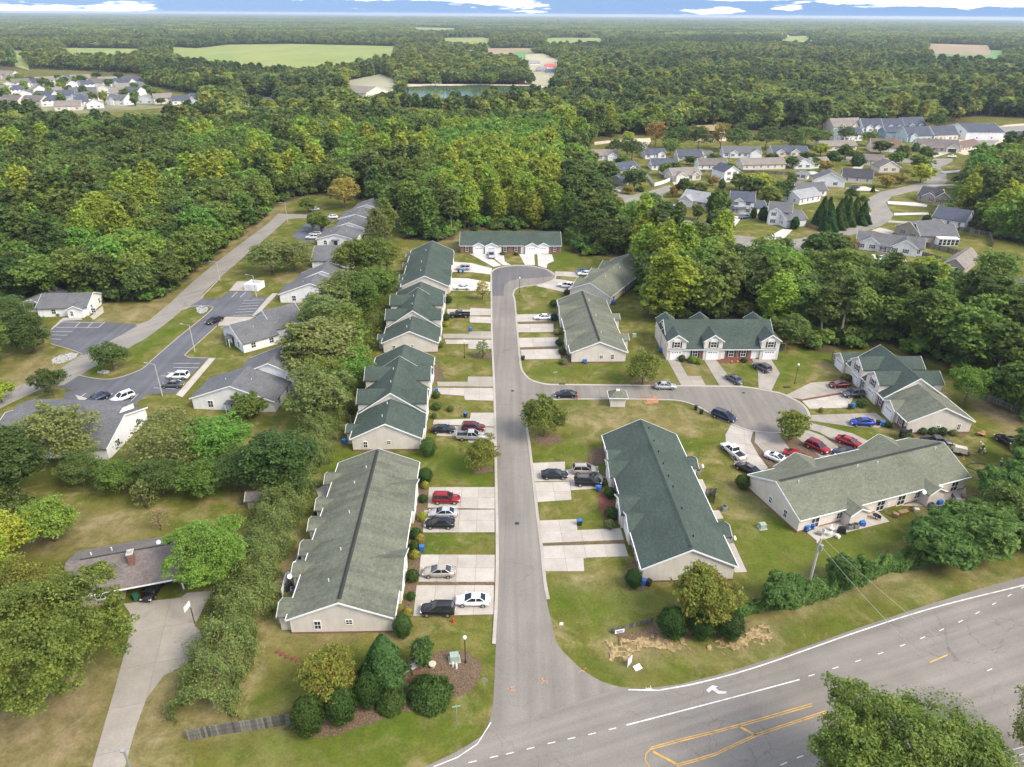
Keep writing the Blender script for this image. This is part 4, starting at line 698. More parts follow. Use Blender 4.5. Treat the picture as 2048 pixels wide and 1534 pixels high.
# --- rows 2 and 3: green roofs, two storeys in the middle
for A, B, rn, rf, lb in (((707, 901), (842, 901), (771.5, 847.5), (808.7, 690.6), 'green-roofed row with dormers behind the olive-roofed row, left of the street'), ((768, 706), (875, 706), (819.5, 662.7), (841.5, 565.5), 'green-roofed row with dormers beside the black pickup')):
    m, an, L, Wd, zr = frame(A, B, 0, rn, rf); zr = min(zr, 5.75); L = 34.5
    T = thing('townhouse_row', lb, 'townhouse', (m.x, m.y, 0), an)
    section(T, 0, 9.2, Wd, ze, zr, 'roof_green', 'beige', rk=(.3, 0), trims=(1, 0)); section(T, 9.2, 25.3, Wd, 2.9, 7.15, 'roof_green', 'beige', rk=(.3, .3)); section(T, 25.3, L, Wd, ze, zr, 'roof_green', 'beige', rk=(0, .3), trims=(0, 1)); foundation(T, 0, L, Wd)
    two_storey_bays(T, (12.3, 22.2), Wd, 4.75, 6.35, 'roof_green', 'beige', -1)
    for x in (6.0, 28.5): bay(T, x, -1, 2.3, Wd, .4, ze, ze + 1.15, 'roof_green', 'beige'); garage(T, (x, -Wd / 2 - .4, .05), NY)
    for x in (2.2, 16, 18.6, 32.2): panel(T, 'brick_panel', (x, -Wd / 2, .3), NY, 2.4, 2.2, 'brick', .06); win(T, (x, -Wd / 2 - .06, 1.5), NY, 1.2, 1.4, 1)
    for x in (4.0, 30.5): bay(T, x, 1, 1.4, Wd, 1.4, 2.5, 3.1, 'roof_green', 'beige', deep=2.5); win(T, (x + 2.3, Wd / 2, 1.2), PY, 1.5, 2.0)
    win(T, (0, 3.9, 1.35), NX, .85, 1.4); win(T, (0, -.4, 1.75), NX, .85, .85)
    pipes(T, [(3, .9, rz_at(.9, Wd, ze, zr)), (7.5, .5, rz_at(.5, Wd, ze, zr)), (14, .5, 6.9), (20, .7, 6.8)])
# --- row 4
m, an, L, Wd, zr = frame((804, 572), (895.6, 572), 2.75, (850, 552), (864, 483))
T = thing('townhouse_row', 'long low green-roofed row left of the far cul-de-sac', 'townhouse', (m.x, m.y, 0), an)
section(T, 0, L, Wd, ze, zr, 'roof_green', 'beige'); foundation(T, 0, L, Wd)
for x in (4, 10.5, 22, 28.5): bay(T, x, -1, 2.4, Wd, .5, ze, ze + 1.2, 'roof_green', 'beige'); garage(T, (x, -Wd / 2 - .5, .05), NY)
for x in (1, 13.8, 18.5, 32): win(T, (x, -Wd / 2, 1.5), NY, 1.0, 1.4, 1)
for x in (3.5, 9, 20, 30): bay(T, x, 1, 1.5, Wd, 1.3, 2.5, 3.2, 'roof_green', 'beige', deep=2.6); win(T, (x + 2.4, Wd / 2, 1.2), PY, 1.4, 2.0)
win(T, (0, 3, 1.4), NX, .9, 1.4); pipes(T, [(6, 1.5, rz_at(1.5, Wd, ze, zr)), (15, 2, rz_at(2, Wd, ze, zr)), (26, 1.4, rz_at(1.4, Wd, ze, zr))])
# --- row 5: brick row closing the street
a, b = G(921.5, 507), G(1121, 507); d = (b - a); L = d.length; Wd = 12.6; an = math.atan2(d.y, d.x); nrm = Vector((-d.y, d.x)).normalized(); o = a + nrm * Wd / 2
T = thing('townhouse_row', 'brick-fronted low row with green roof at the end of the street', 'townhouse', (o.x, o.y, 0), an); zr5 = 5.7
section(T, 0, L, Wd, ze, zr5, 'roof_green', 'beige', eave=.35); panel(T, 'brick_panel', (L / 2, -Wd / 2, 0), NY, L - .1, 2.5, 'brick', .07)
S = L / 199.5
for px, hw, pr in ((969 - 18, 1.9, .35), (983, 2.2, .9), (1063, 2.2, .9), (1086, 1.9, .35)):
    x = (px + (0 if px > 960 else 6) - 921.5) * S; bay(T, x, -1, hw, Wd, pr, ze, ze + hw * .5, 'roof_green', 'white'); garage(T, (x, -Wd / 2 - pr, .05), NY, 2.5)
for px in (934, 1010, 1032, 1109): win(T, ((px - 921.5) * S, -Wd / 2 - .07, 1.5), NY, 1.1, 1.6, 1)
for px in (999, 1045): door(T, ((px - 921.5) * S, -Wd / 2 - .07, .1), NY)
# --- row 6 and 7: olive roofs right of the street
m, an, L, Wd, zr = frame((1142.7, 725.5), (1250.5, 725.5), 0, (1200, 684), (1164, 582.6))
T = thing('townhouse_row', 'stained olive-roofed low row right of the street, nearer of two', 'townhouse', (m.x, m.y, 0), an)
section(T, 0, L, Wd, ze, zr, 'roof_stain', 'beige', ridge='ridge_dark'); foundation(T, 0, L, Wd)
for x in (8.5, 25): bay(T, x, 1, 4.0, Wd, .5, ze, ze + 1.75, 'roof_stain', 'beige'); garage(T, (x - 1.9, Wd / 2 + .5, .05), PY); garage(T, (x + 1.9, Wd / 2 + .5, .05), PY)
for x in (2.5, 14.5, 19, 31): panel(T, 'brick_panel', (x, Wd / 2, .3), PY, 3.6, 2.2, 'brick', .06); win(T, (x, Wd / 2 + .06, 1.5), PY, 1.2, 1.4, 1)
for x in (9, 22): bay(T, x, -1, 1.7, Wd, 1.8, 2.5, 3.3, 'roof_olive', 'beige', deep=2.8)
for x in (4, 12.5, 18, 26): win(T, (x, -Wd / 2, 1.2), NY, 1.5, 2.0)
win(T, (0, -.6, 1.5), NX, .85, 1.0); win(T, (0, -3.2, 1.5), NX, .8, 1.4)
pipes(T, [(6, -1.2, rz_at(1.2, Wd, ze, zr)), (17, -1.5, rz_at(1.5, Wd, ze, zr)), (27, -1, rz_at(1, Wd, ze, zr))])
m, an, L, Wd, zr = frame((1140.6, 577.6), (1219, 593.7), 2.75, (1178.7, 566), (1249, 518)); L = 33
T = thing('townhouse_row', 'olive-roofed low row right of the far cul-de-sac', 'townhouse', (m.x, m.y, 0), an)
section(T, 0, L, Wd, ze, zr, 'roof_olive', 'beige'); foundation(T, 0, L, Wd)
for x in (6.5, 16.5, 25): bay(T, x, 1, 2.9, Wd, .5, ze, ze + 1.4, 'roof_olive', 'beige'); garage(T, (x, Wd / 2 + .5, .05), PY)
for x in (2, 11, 21, 30): win(T, (x, Wd / 2, 1.5), PY, 1.0, 1.4); win(T, (x + 1, -Wd / 2, 1.2), NY, 1.4, 2.0)
pipes(T, [(8, -1.2, rz_at(1.2, Wd, ze, zr)), (18, -1.5, rz_at(1.5, Wd, ze, zr))])
# --- row 8: two-storey row facing the side street
a, b = G(1333, 718.8), G(1552, 718); d = b - a; L = d.length; Wd = 13.2; an = math.atan2(d.y, d.x); nrm = Vector((-d.y, d.x)).normalized(); o = a + nrm * Wd / 2
T = thing('townhouse_row', 'two-storey row with dark green roof and three gabled bays', 'townhouse', (o.x, o.y, 0), an)
section(T, .15, L - .7, Wd, 2.9, 7.3, 'roof_green', 'beige', eave=.5); foundation(T, .15, L - .7, Wd)
S = L / 219.0
for u in (1350, 1422, 1535):
    x = (u - 1333) * S; two_storey_bays(T, (x,), Wd, 4.85, 6.3, 'roof_green', 'beige', -1, 2.15, .3)
for u0, u1 in ((1382, 1403), (1448, 1474), (1476, 1500)): panel(T, 'brick_panel', (((u0 + u1) / 2 - 1333) * S, -Wd / 2, .1), NY, (u1 - u0) * S, 2.5, 'brick', .07)
for u in (1388, 1460, 1484): win(T, ((u - 1333) * S, -Wd / 2 - .07, 1.5), NY, 1.3, 1.6, 1)
for u in (1371, 1442, 1505): door(T, ((u - 1333) * S, -Wd / 2 - .02, .15), NY)
win(T, (.15, 2, 4.4), NX, .9, 1.3)
# --- row 9: right cul-de-sac
m, an, L, Wd, zr = frame((1813, 865), (1934.7, 868.5), 0, (1889.8, 815.7), (1756, 700.8)); Wd = 12.6; zr = 5.7
T = thing('townhouse_row', 'row with green dormers and an olive near end, right of the cul-de-sac', 'townhouse', (m.x, m.y, 0), an); 
section(T, 0, 9.6, Wd, ze, zr, 'roof_stain', 'beige', rk=(.3, 0), trims=(1, 0)); section(T, 9.6, 25.5, Wd, 2.9, 7.1, 'roof_green', 'beige'); section(T, 25.5, L, Wd, ze, zr, 'roof_green', 'beige', rk=(0, .3), trims=(0, 1)); foundation(T, 0, L, Wd)
two_storey_bays(T, (14.2, 21.3), Wd, 4.75, 6.35, 'roof_green', 'beige', 1, 2.6, .35)
for x in (6.3, 28.5): bay(T, x, 1, 2.2, Wd, .5, ze, ze + 1.15, 'roof_stain' if x < 10 else 'roof_green', 'beige'); garage(T, (x, Wd / 2 + .5, .05), PY)
for x in (2.2, 10.3, 17.8, 32): panel(T, 'brick_panel', (x, Wd / 2, .3), PY, 2.2, 2.2, 'brick', .06); win(T, (x, Wd / 2 + .06, 1.5), PY, 1.1, 1.5, 1)
win(T, (0, .2, 1.4), NX, .8, 1.0); win(T, (0, -3.9, 1.4), NX, .8, 1.4)
# --- row 10: big olive roof with the back patios towards the highway
m, an, L, Wd, zr = frame((1493.4, 978), (1596, 1065), 0, (1552.8, 964), (1878, 888)); L = 35; zr = 5.6
T = thing('townhouse_row', 'big olive-roofed row whose cluttered patios face the highway', 'townhouse', (m.x, m.y, 0), an)
section(T, 0, L, Wd, ze, zr, 'roof_olive', 'beige', ridge='ridge_dark'); foundation(T, 0, L, Wd)
for x in (9.5, 28): bay(T, x, 1, 3.9, Wd, .6, ze, ze + 1.9, 'roof_olive', 'beige'); garage(T, (x, Wd / 2 + .6, .05), PY)
for x in (3, 15, 21.5, 33): win(T, (x, Wd / 2, 1.5), PY, 1.0, 1.4)
for x in (10.2, 26.4): bay(T, x, -1, 1.7, Wd, 1.7, 2.5, 3.35, 'roof_olive', 'beige', deep=2.9); win(T, (x - 2.2, -Wd / 2, 1.35), NY, 1.3, 1.3)
for x in (3.2, 16.4, 20.8, 32.5): win(T, (x, -Wd / 2, 1.15), NY, 1.7, 2.05)
win(T, (0, 0.6, 1.6), NX, .85, 1.2); win(T, (0, -3.1, 1.5), NX, .85, 1.5)
pipes(T, [(3.4, -1, rz_at(1, Wd, ze, zr)), (15.5, -.8, rz_at(.8, Wd, ze, zr)), (19.6, -1, rz_at(1, Wd, ze, zr)), (32.5, -.9, rz_at(.9, Wd, ze, zr))])
# --- row 11: central green roof
m, an, L, Wd, zr = frame((1283, 1162), (1465.5, 1163), 0, (1382.5, 1097.6), (1282, 840.8)); zr = 5.9
T = thing('townhouse_row', 'central low row with a plain green shingle roof, right of the street', 'townhouse', (m.x, m.y, 0), an)
section(T, 0, L, Wd, ze, zr, 'roof_green', 'beige', ridge='roof_green'); foundation(T, 0, L, Wd)
for x, hw, pr in ((10.4, 2.3, .4), (14.6, 2.5, .9), (24.7, 2.5, .9), (28.6, 2.0, .4)): bay(T, x, 1, hw, Wd, pr, ze, ze + hw * .48, 'roof_green', 'beige'); garage(T, (x, Wd / 2 + pr, .05), PY)
for x in (4, 7, 18, 21, 31.5): panel(T, 'brick_panel', (x, Wd / 2, .3), PY, 2.2, 2.2, 'brick', .06); win(T, (x, Wd / 2 + .06, 1.5), PY, 1.1, 1.5, 1)
for x in (8.2, 26.5): bay(T, x, -1, 1.6, Wd, 1.4, 2.5, 3.25, 'roof_green', 'beige', deep=2.8)
for x in (4, 12, 19, 32): win(T, (x, -Wd / 2, 1.15), NY, 1.6, 2.05)
pipes(T, [(x, -1.0, rz_at(1.0, Wd, ze, zr)) for x in (3, 9.5, 15, 18, 21.6, 25.2, 28.7, 33)], 'black', .1, .35)
# --- mail kiosk
g = G(1235.5, 815); T = thing('mail_kiosk', 'small beige mail kiosk with green hipped roof on the side street', 'kiosk', (g.x, g.y + 1.4, 0), 0)
part(T, 'wall', MB().box((0, 0, 1.15), (2.9, 2.4, 2.3)), M['beige'])
rb = MB(); rb.add([(-1.95, -1.65, 2.25), (1.95, -1.65, 2.25), (1.95, 1.65, 2.25), (-1.95, 1.65, 2.25), (-.5, -.3, 3.25), (.5, -.3, 3.25), (.5, .3, 3.25), (-.5, .3, 3.25)], [(0, 1, 5, 4), (1, 2, 6, 5), (2, 3, 7, 6), (3, 0, 4, 7), (4, 5, 6, 7), (3, 2, 1, 0)]); rf = part(T, 'roof', rb, M['roof_olive'])
part(rf, 'cupola', MB().box((0, 0, 3.35), (.7, .5, .25)), M['trim']); part(T, 'fascia', MB().box((0, -1.69, 2.22), (3.9, .06, .16)).box((0, 1.69, 2.22), (3.9, .06, .16)).box((-1.99, 0, 2.22), (.06, 3.3, .16)).box((1.99, 0, 2.22), (.06, 3.3, .16)), M['trim'])
for s in (-1, 1): part(T, 'corner_trim', MB().box((s * 1.42, -1.21, 1.12), (.12, .06, 2.2)), M['trim'])
# --- ranch house with carport, lower left
a, b = G(183, 1192), G(362, 1158); d = (b - a); L = 14.5; an = math.atan2(d.y, d.x); c1 = G(363, 1150, 2.6)
er = Vector((math.cos(an), math.sin(an))); nr = Vector((-er.y, er.x)); o = c1 - er * L + nr * 4.6
T = thing('ranch_house', 'brown-roofed ranch house with chimney and open carport, lower left', 'house', (o.x, o.y, 0), an); Wd = 9.2
part(T, 'wall', gable_wall(0, 6.7, -4.4, 4.4, 2.6, 4.5), M['tan']); part(T, 'roof', gable_roof(0, L, -4.6, 4.6, 2.6, 4.6, .5, (.3, .3)), M['roof_dusk'])
part(T, 'carport_wall', gable_wall(6.7, L, 2.6, 4.3, 2.6, 2.9), M['brick']); fb_ = MB(); fb_.box((L / 2, -5.16, 2.45), (L + .6, .06, .22)); part(T, 'fascia', fb_, M['trim'])
for x in (20.8,): part(T, 'post', MB().box((14.3, -4.5, 1.25), (.2, .2, 2.5)), M['trim'])
ch = part(T, 'chimney', MB().box((8.2, -1.6, 4.4), (.75, 1.1, 2.6)), M['brick']); part(ch, 'chimney_cap', MB().box((8.2, -1.6, 5.75), (.9, 1.25, .12)).box((8.2, -1.6, 5.95), (.4, .5, .3)), M['concrete_pole'])
part(T, 'ridge_vent', MB().box((L / 2, 0, 4.8), (L - 3, .22, .06)), M['ridge_dark']); win(T, (1.5, -4.4, 1.5), NY, 1.2, 1.2); win(T, (4, -4.4, 1.5), NY, 1.2, 1.2); door(T, (5.8, -4.4, .1), NY)
pipes(T, [(5, 2, 4.0), (2.5, 1.5, 4.1)])
# ------------------------------------------------------------------ white apartments on the left
def apt(A, B, rn, rf, label, L1=9, L2=9, off=-2.5, zr=None, W=None, lift=.9, name='apartment_block'):
    m, an, L, Wd, z = frame(A, B, 0, rn, rf); Wd = W or Wd; zr = zr or min(max(z, 4.2), 5.6)
    T = thing(name, label, 'apartment', (m.x, m.y, 0), an)
    section(T, 0, L1, Wd, 2.5, zr, 'roof_grey', 'white', rk=(.3, 0), trims=(1, 0), gutter=False)
    if L2: section(T, L1, L1 + L2, Wd * .92, 2.5 + lift * .6, zr + lift, 'roof_grey', 'white', yc=off, gutter=False)
    win(T, (0, Wd * .28, 1.3), NX, 1.2, 1.6); win(T, (0, -Wd * .28, 1.3), NX, 1.2, 1.6); door(T, (0, 0, .05), NX, .95, 2.05, 'shutter')
    for x in (2.5, L1 - 2): win(T, (x, Wd / 2, 1.4), PY, 1.2, 1.4); win(T, (x, -Wd / 2, 1.4), NY, 1.2, 1.4)
    for y in (-2.5, 3): pipes(T, [(L1 * .5, y, rz_at(y, Wd, 2.5, zr))], 'pipe', .07, .3)
    ex_ = MB().box((-.9, Wd * .12, 1.2), (1.8, 3.2, .0)); bpy.data.meshes
    pr = MB(); pr.box((-.75, 0, 2.35), (1.7, 2.4, .14)); part(T, 'porch_roof', pr, M['roof_grey'])
    for s in (-1, 1): part(T, 'porch_post', MB().box((-1.4, s * 1.05, 1.15), (.12, .12, 2.26)), M['trim'])
    return T, Wd, zr
apt((378, 828), (559, 814), (462.5, 768), (519, 703), 'white apartment block with stepped grey roof below the parked white suv', 9, 9, -4.5)
apt((439.5, 676), (498, 703.7), (473, 652.5), (540, 632.6), 'white apartment block with dark grey roof beside the driving black sedan', 9, 8, 1.5, zr=5.2)
apt((558.8, 608.6), (690, 602), (624.7, 556), (638, 529.4), 'white apartment block with clerestory between the two pale trees', 8, 8, -1.5)
apt((648, 493), (697, 492), (672, 478), (712, 432), 'white apartment block with light grey roof at the top of the lot', 12, 11, -2, W=13)
apt((690, 452), (735, 450), (715, 438), (745, 400), 'farthest white apartment block, half hidden by trees', 12, 10, -2, W=13)
def side_block(nearR, farR, L, zr, label, roof='roof_grey', ze=2.5, wall='white', step=True):
    """gable end at the right between two ground pixels, ridge running left"""
    a, b = G(*nearR), G(*farR); d = b - a; W_ = d.length; dirx = Vector((d.y, -d.x)).normalized(); 
    m = (a + b) / 2 - dirx * L; T = thing('apartment_block', label, 'apartment', (m.x, m.y, 0), math.atan2(dirx.y, dirx.x))
    section(T, 0, L, W_, ze, zr, roof, wall, gutter=False); 
    if step: part(T, 'clerestory', gable_wall(1, L - 1.5, -1.5, W_ / 2 - 1.0, zr - .6, zr + .5), M[wall]); part(T, 'roof', gable_roof(1, L - 1.5, -1.5, W_ / 2 - 1, zr - .6, zr + .5, .4), M[roof])
    for y in (-W_ / 4, W_ / 4): win(T, (L, y, 1.4), PX, 1.2, 1.5)
    for x in (4, 9, 14): win(T, (x, -W_ / 2, 1.4), NY, 1.2, 1.4)
    return T, W_
side_block((219, 919), (296, 838), 22, 5.0, 'white apartment block with dark grey roof nearest the hedge, lower left')
side_block((708, 536), (722, 505), 13, 4.8, 'short white apartment block with wide grey roof slope above the clerestory block', step=False)
T, W_ = side_block((178, 631), (208, 604), 12.5, 4.6, 'small white office with grey roof beside the dark parking lot', step=False); T.name = 'office_building'; T['category'] = 'office'
bay(T, 10.0, -1, 1.9, W_, 1.6, 2.4, 3.3, 'roof_grey', 'white', deep=3); win(T, (9.2, -W_ / 2 - 1.6, 1.3), NY, .8, 1.5)
m, an, L, Wd, zr = frame((48, 623), (92, 625), 0, (68, 604), (113, 580)); T = thing('pavilion', 'open white pavilion with grey roof beside the office', 'pavilion', (m.x, m.y, 0), an); L = min(L, 11)
part(T, 'roof', gable_roof(0, L, -Wd / 2, Wd / 2, 2.5, 3.5, .4, (.3, .3)), M['roof_grey']); b = MB(); rake_trim(b, -.36, -Wd / 2, Wd / 2, 2.5, 3.5); part(T, 'fascia', b, M['trim'])
for x in (.2, L / 2, L - .2):
    for s in (-1, 1): part(T, 'post', MB().box((x, s * (Wd / 2 - .2), 1.25), (.22, .22, 2.5)), M['trim'])
part(T, 'gable_panel', MB().add([(.05, -Wd / 2, 2.5), (.05, Wd / 2, 2.5), (.05, 0, 3.45), (.12, -Wd / 2, 2.5), (.12, Wd / 2, 2.5), (.12, 0, 3.45)], [(0, 1, 2), (5, 4, 3), (0, 3, 4, 1)]), M['white']); part(T, 'floor_slab', MB().box((L / 2, 0, .06), (L, Wd, .12)), M['concrete'])
g = G(510, 577); T = thing('waste_enclosure', 'white fenced bin enclosure at the end of the parking bays', 'enclosure', (g.x, g.y, 0), R(-12))
for k in range(4):
    c, s = math.cos(k * math.pi / 2), math.sin(k * math.pi / 2); part(T, 'fence_panel', MB().box((c * 2, s * 2, .95), (.1 if abs(c) > .5 else 3.9, .1 if abs(s) > .5 else 3.9, 1.9)), M['white'])
    part(T, 'post', MB().box(((c - s) * 2, (s + c) * 2, 1.0), (.16, .16, 2.0)), M['trim'])
part(T, 'skip', MB().box((0, 0, .7), (2.2, 1.6, 1.3), taper=1.08), M['white_plain'])
# ------------------------------------------------------------------ estate houses
def house(A, B, depth, roof, wall, label, ze=2.7, zr=None, gab=(), gar=None, dark=False, back=False, cat='house', porch=None, flip=False, grp=None, win_n=None, zA=0, name='estate_house'):
    a, b = G(*A, zA), G(*B, zA); d = b - a; L = d.length; an = math.atan2(d.y, d.x); n = Vector((-d.y, d.x)).normalized(); 
    o = a + n * depth / 2; T = thing(name, label, cat, (o.x, o.y, 0), an, grp); zr = zr or ze + depth * .27
    if flip:   # gable towards the viewer: ridge runs away
        T.location = ((a + b) / 2).to_3d(); T.rotation_euler = (0, 0, an + math.pi / 2); section(T, 0, depth, L, ze, zr, roof, wall, gutter=False)
        win(T, (0, -L * .2, 1.5), NX, 1.1, 1.4, 1); win(T, (0, L * .2, 1.5), NX, 1.1, 1.4, 1)
        if ze > 4: win(T, (0, -L * .2, 4.2), NX, 1.1, 1.4, 1); win(T, (0, L * .2, 4.2), NX, 1.1, 1.4, 1)
        for x in (depth * .3, depth * .7): win(T, (x, L / 2, 1.5), PY, 1.0, 1.3); win(T, (x, -L / 2, 1.5), NY, 1.0, 1.3)
        return T
    section(T, 0, L, depth, ze, zr, roof, wall, gutter=False); hw_used = []
    for fx, hw, pr in gab:
        bay(T, fx * L, -1, hw, depth, pr, ze, ze + hw * .62, roof, wall, deep=min(depth / 2 - .3, 4.5)); hw_used.append((fx * L, hw, pr))
    if gar is not None:
        pr = next((p for x, h, p in hw_used if abs(x - gar * L) < 1), 0); garage(T, (gar * L, -depth / 2 - pr, .05), NY, 4.6 if L > 13 else 2.6, 2.15, 'garage_dark' if dark else 'garage')
    nw = win_n or max(2, int(L / 3.4))
    for k in range(nw):
        x = L * (k + .5) / nw
        if gar is not None and abs(x - gar * L) < 3.2: continue
        pr = next((p for q, h, p in hw_used if abs(x - q) < h - .3), 0)
        win(T, (x, -depth / 2 - pr, 1.5), NY, 1.0, 1.4, 0 if back else 1)
        if ze > 4: win(T, (x, -depth / 2 - pr, 4.2), NY, 1.0, 1.4, 1)
    if not back: door(T, (L * (.52 if gar is None or abs(gar - .52) > .2 else .75), -depth / 2, .15), NY)
    for s, hd, x in ((-1, NX, 0), (1, PX, L)):
        win(T, (x, -depth * .2, 1.5), hd, .9, 1.2); win(T, (x, depth * .2, 1.5), hd, .9, 1.2)
    if porch:
        x0, x1 = porch[0] * L, porch[1] * L; part(T, 'porch_roof', MB().add([(x0, -depth / 2 - 1.9, 2.35), (x1, -depth / 2 - 1.9, 2.35), (x1, -depth / 2 + .1, 2.95), (x0, -depth / 2 + .1, 2.95), (x0, -depth / 2 - 1.9, 2.25), (x1, -depth / 2 - 1.9, 2.25), (x1, -depth / 2 + .1, 2.8), (x0, -depth / 2 + .1, 2.8)], [(0, 1, 2, 3), (7, 6, 5, 4), (0, 4, 5, 1), (1, 5, 6, 2), (3, 7, 4, 0)]), M[roof])
        for k in range(4): part(T, 'porch_post', MB().box((x0 + (x1 - x0) * (k + .1) / 3.3, -depth / 2 - 1.75, 1.15), (.14, .14, 2.3)), M['trim'])
        part(T, 'porch_floor', MB().box(((x0 + x1) / 2, -depth / 2 - .95, .18), (x1 - x0, 1.9, .36)), M['concrete'])
    return T
H = house
H((1173, 321), (1236, 321), 9, 'roof_taupe', 'white', 'white ranch house with taupe roof at the left end of the estate', gab=((.8, 2.6, 1.5),), gar=.8)
H((1290, 318), (1331, 317), 8, 'roof_navy', 'white', 'small white house with slate roof left of the solar-panel house', gab=((.75, 1.8, .8),))
T = H((1355, 321), (1404, 321), 9, 'roof_navy', 'beige', 'beige house with dark solar panels on its roof', porch=(.3, .9))
for k in range(3):
    for j in range(2): part(T, 'solar_panel', MB().add([(4.6 + k * 1.7, -3.6 + j * 1.6, 3.35 + j * .86), (6.2 + k * 1.7, -3.6 + j * 1.6, 3.35 + j * .86), (6.2 + k * 1.7, -2.1 + j * 1.6, 4.16 + j * .86), (4.6 + k * 1.7, -2.1 + j * 1.6, 4.16 + j * .86)], [(0, 1, 2, 3)]), M['solar'])
H((1408, 318), (1424, 318), 6, 'roof_grey', 'white', 'small grey-roofed outbuilding beside the solar-panel house', win_n=1, ze=2.3)
H((1446, 315), (1521, 316), 10, 'roof_grey', 'white', 'white house with wide grey roof and garage gable at its right', gab=((.28, 2.2, .6), (.86, 3.2, .8)), gar=.86)
H((1544, 313), (1615, 313), 9, 'roof_navy', 'beige', 'beige house with two front gables and slate roof', gab=((.2, 2.2, 1.0), (.62, 2.4, 1.0)))
H((1303, 340), (1356, 340), 9, 'roof_navy', 'white', 'white house seen from behind, slate roof, behind a round tree', back=True)
H((1397, 340), (1454, 340), 9, 'roof_dusk', 'white', 'white house seen from behind with dark weathered roof', back=True)
H((1486, 340), (1570, 338), 9, 'roof_taupe', 'beige', 'long beige house seen from behind with taupe roof', back=True)
H((1240, 357), (1276, 351), 9, 'roof_navy', 'sage', 'sage green house with slate roof, half behind round trees', ze=4.2, gab=((.6, 1.8, .5),)); H((1244, 372), (1266, 366), 7, 'roof_navy', 'sage', 'low sage green wing with slate roof beside the round tree', win_n=2)
H((1346, 363), (1401, 360), 10, 'roof_taupe', 'beige', 'beige house with taupe roof beside the white vinyl fence', gab=((.24, 2.6, 1.5), (.8, 2.0, .4)), gar=.24)
H((1447, 365), (1476, 363), 11, 'roof_navy', 'white', 'tall white house with slate roof in mid estate', ze=5.0, zr=7.4, flip=True)
H((1360, 410), (1420, 420), 11, 'roof_pale', 'beige', 'beige ranch house with pale grey roof beside the round evergreen', gab=((.2, 3.0, 1.2),), gar=.2)
T = H((1457, 426), (1505, 429), 9, 'roof_navy', 'white', 'white two-storey house with slate roof and front porch', ze=5.2, zr=8.0, gab=((.35, 1.7, .4),), porch=(.02, .7))
H((1500, 429), (1531, 428), 7, 'roof_navy', 'white', 'white garage wing with slate roof beside the two-storey house', ze=2.8, gar=.5, win_n=1)
H((1533, 448), (1578, 452), 9, 'roof_grey', 'white', 'white two-storey house with grey roof beside the tall evergreens', ze=5.2, zr=7.8, gab=((.3, 2.0, .5),)); H((1572, 456), (1611, 452), 9, 'roof_grey', 'white', 'white garage wing with grey roof beside the tall evergreens', ze=2.8, gar=.5, win_n=1)
H((1278, 461), (1344, 456), 9, 'roof_black', 'white', 'white house with charcoal roof half hidden by the lime tree', gab=((.4, 3, 1),)); H((1376, 472), (1418, 488), 9, 'roof_grey', 'white', 'grey-roofed house half hidden behind the belt of trees', gab=((.5, 2, 1),))
H((1547, 541), (1577, 541), 9, 'roof_grey', 'white', 'small white gable house peeking out above the belt of trees', flip=True)
H((1588, 338), (1626, 338), 9, 'roof_taupe', 'white', 'white house with taupe roof and gable end facing the viewer', flip=True, zr=5.4); H((1626, 337), (1658, 335), 8, 'roof_taupe', 'white', 'white wing with taupe roof behind the brown shrubs')
H((1586, 357), (1613, 360), 5, 'roof_grey', 'white', 'white garden shed with gable towards the viewer', flip=True, ze=2.3, cat='shed')
H((1626, 371), (1688, 375), 11, 'roof_grey', 'white', 'white house with grey roof, big gable end facing the viewer', flip=True, zr=6.2); H((1683, 364), (1743, 368), 10, 'roof_black', 'beige', 'beige house with charcoal green roof above the black car', back=True, zr=5.8)
H((1593, 393), (1652, 392), 9, 'roof_grey', 'white', 'low house with grey roof behind the tall evergreens', back=True); H((1598, 410), (1640, 402), 9, 'roof_pale', 'white', 'pale grey-roofed house just left of the tall evergreens', back=True)
H((1722, 330), (1765, 332), 9, 'roof_dusk', 'beige', 'beige house with brown-grey roof below the red-roofed house'); H((1758, 345), (1798, 345), 9, 'roof_dusk', 'beige', 'beige gable-fronted house beside the brown fence', flip=True, zr=5.6)
H((1643, 302), (1712, 300), 9, 'roof_taupe', 'beige', 'small beige house behind the small street trees'); T = H((1741, 303), (1801, 305), 10, 'roof_brown', 'beige', 'beige house with red-brown roof and dormers', zr=6.8, gar=.75)
for x in (5, 8.2, 11.4): bay(T, x, -1, .8, 5.0, .3, 4.6, 5.3, 'roof_brown', 'beige', deep=2.4); win(T, (x, -2.8, 4.5), NY, .8, .9)
H((1832, 302), (1917, 305), 11, 'roof_dusk', 'beige', 'large beige house with brown-grey roof and garage gable', zr=6.4, gab=((.12, 2.4, .8), (.82, 3.3, 1.2)), gar=.82, dark=True, porch=(.3, .65)); H((1922, 304), (1958, 297), 9, 'roof_brown', 'beige', 'dark brown-roofed house beside the big trees at the right')
for (A, B, rf_, wl, lb) in (((1666, 264), (1722, 262), 'roof_taupe', 'beige', 'taupe-roofed new house, first of the back row'), ((1724, 264), (1764, 264), 'roof_navy', 'white', 'slate-roofed new house, second of the back row'), ((1765, 264), (1806, 264), 'roof_navy', 'white', 'slate-roofed new house, third of the back row'), ((1806, 262), (1850, 260), 'roof_navy', 'blue', 'dark blue new house with slate roof, last of the back row')):
    H(A, B, 12, rf_, wl, lb, ze=3.6, zr=8.2, gab=((.3, 2.0, .8), (.72, 1.8, .8)))
H((1680, 283), (1724, 281), 10, 'roof_navy', 'white', 'white new house with slate roof behind a small tree', ze=4.4, zr=7.6); H((1770, 277), (1812, 276), 9, 'roof_navy', 'blue', 'mid-blue new house with slate roof', ze=4.0, zr=6.8)
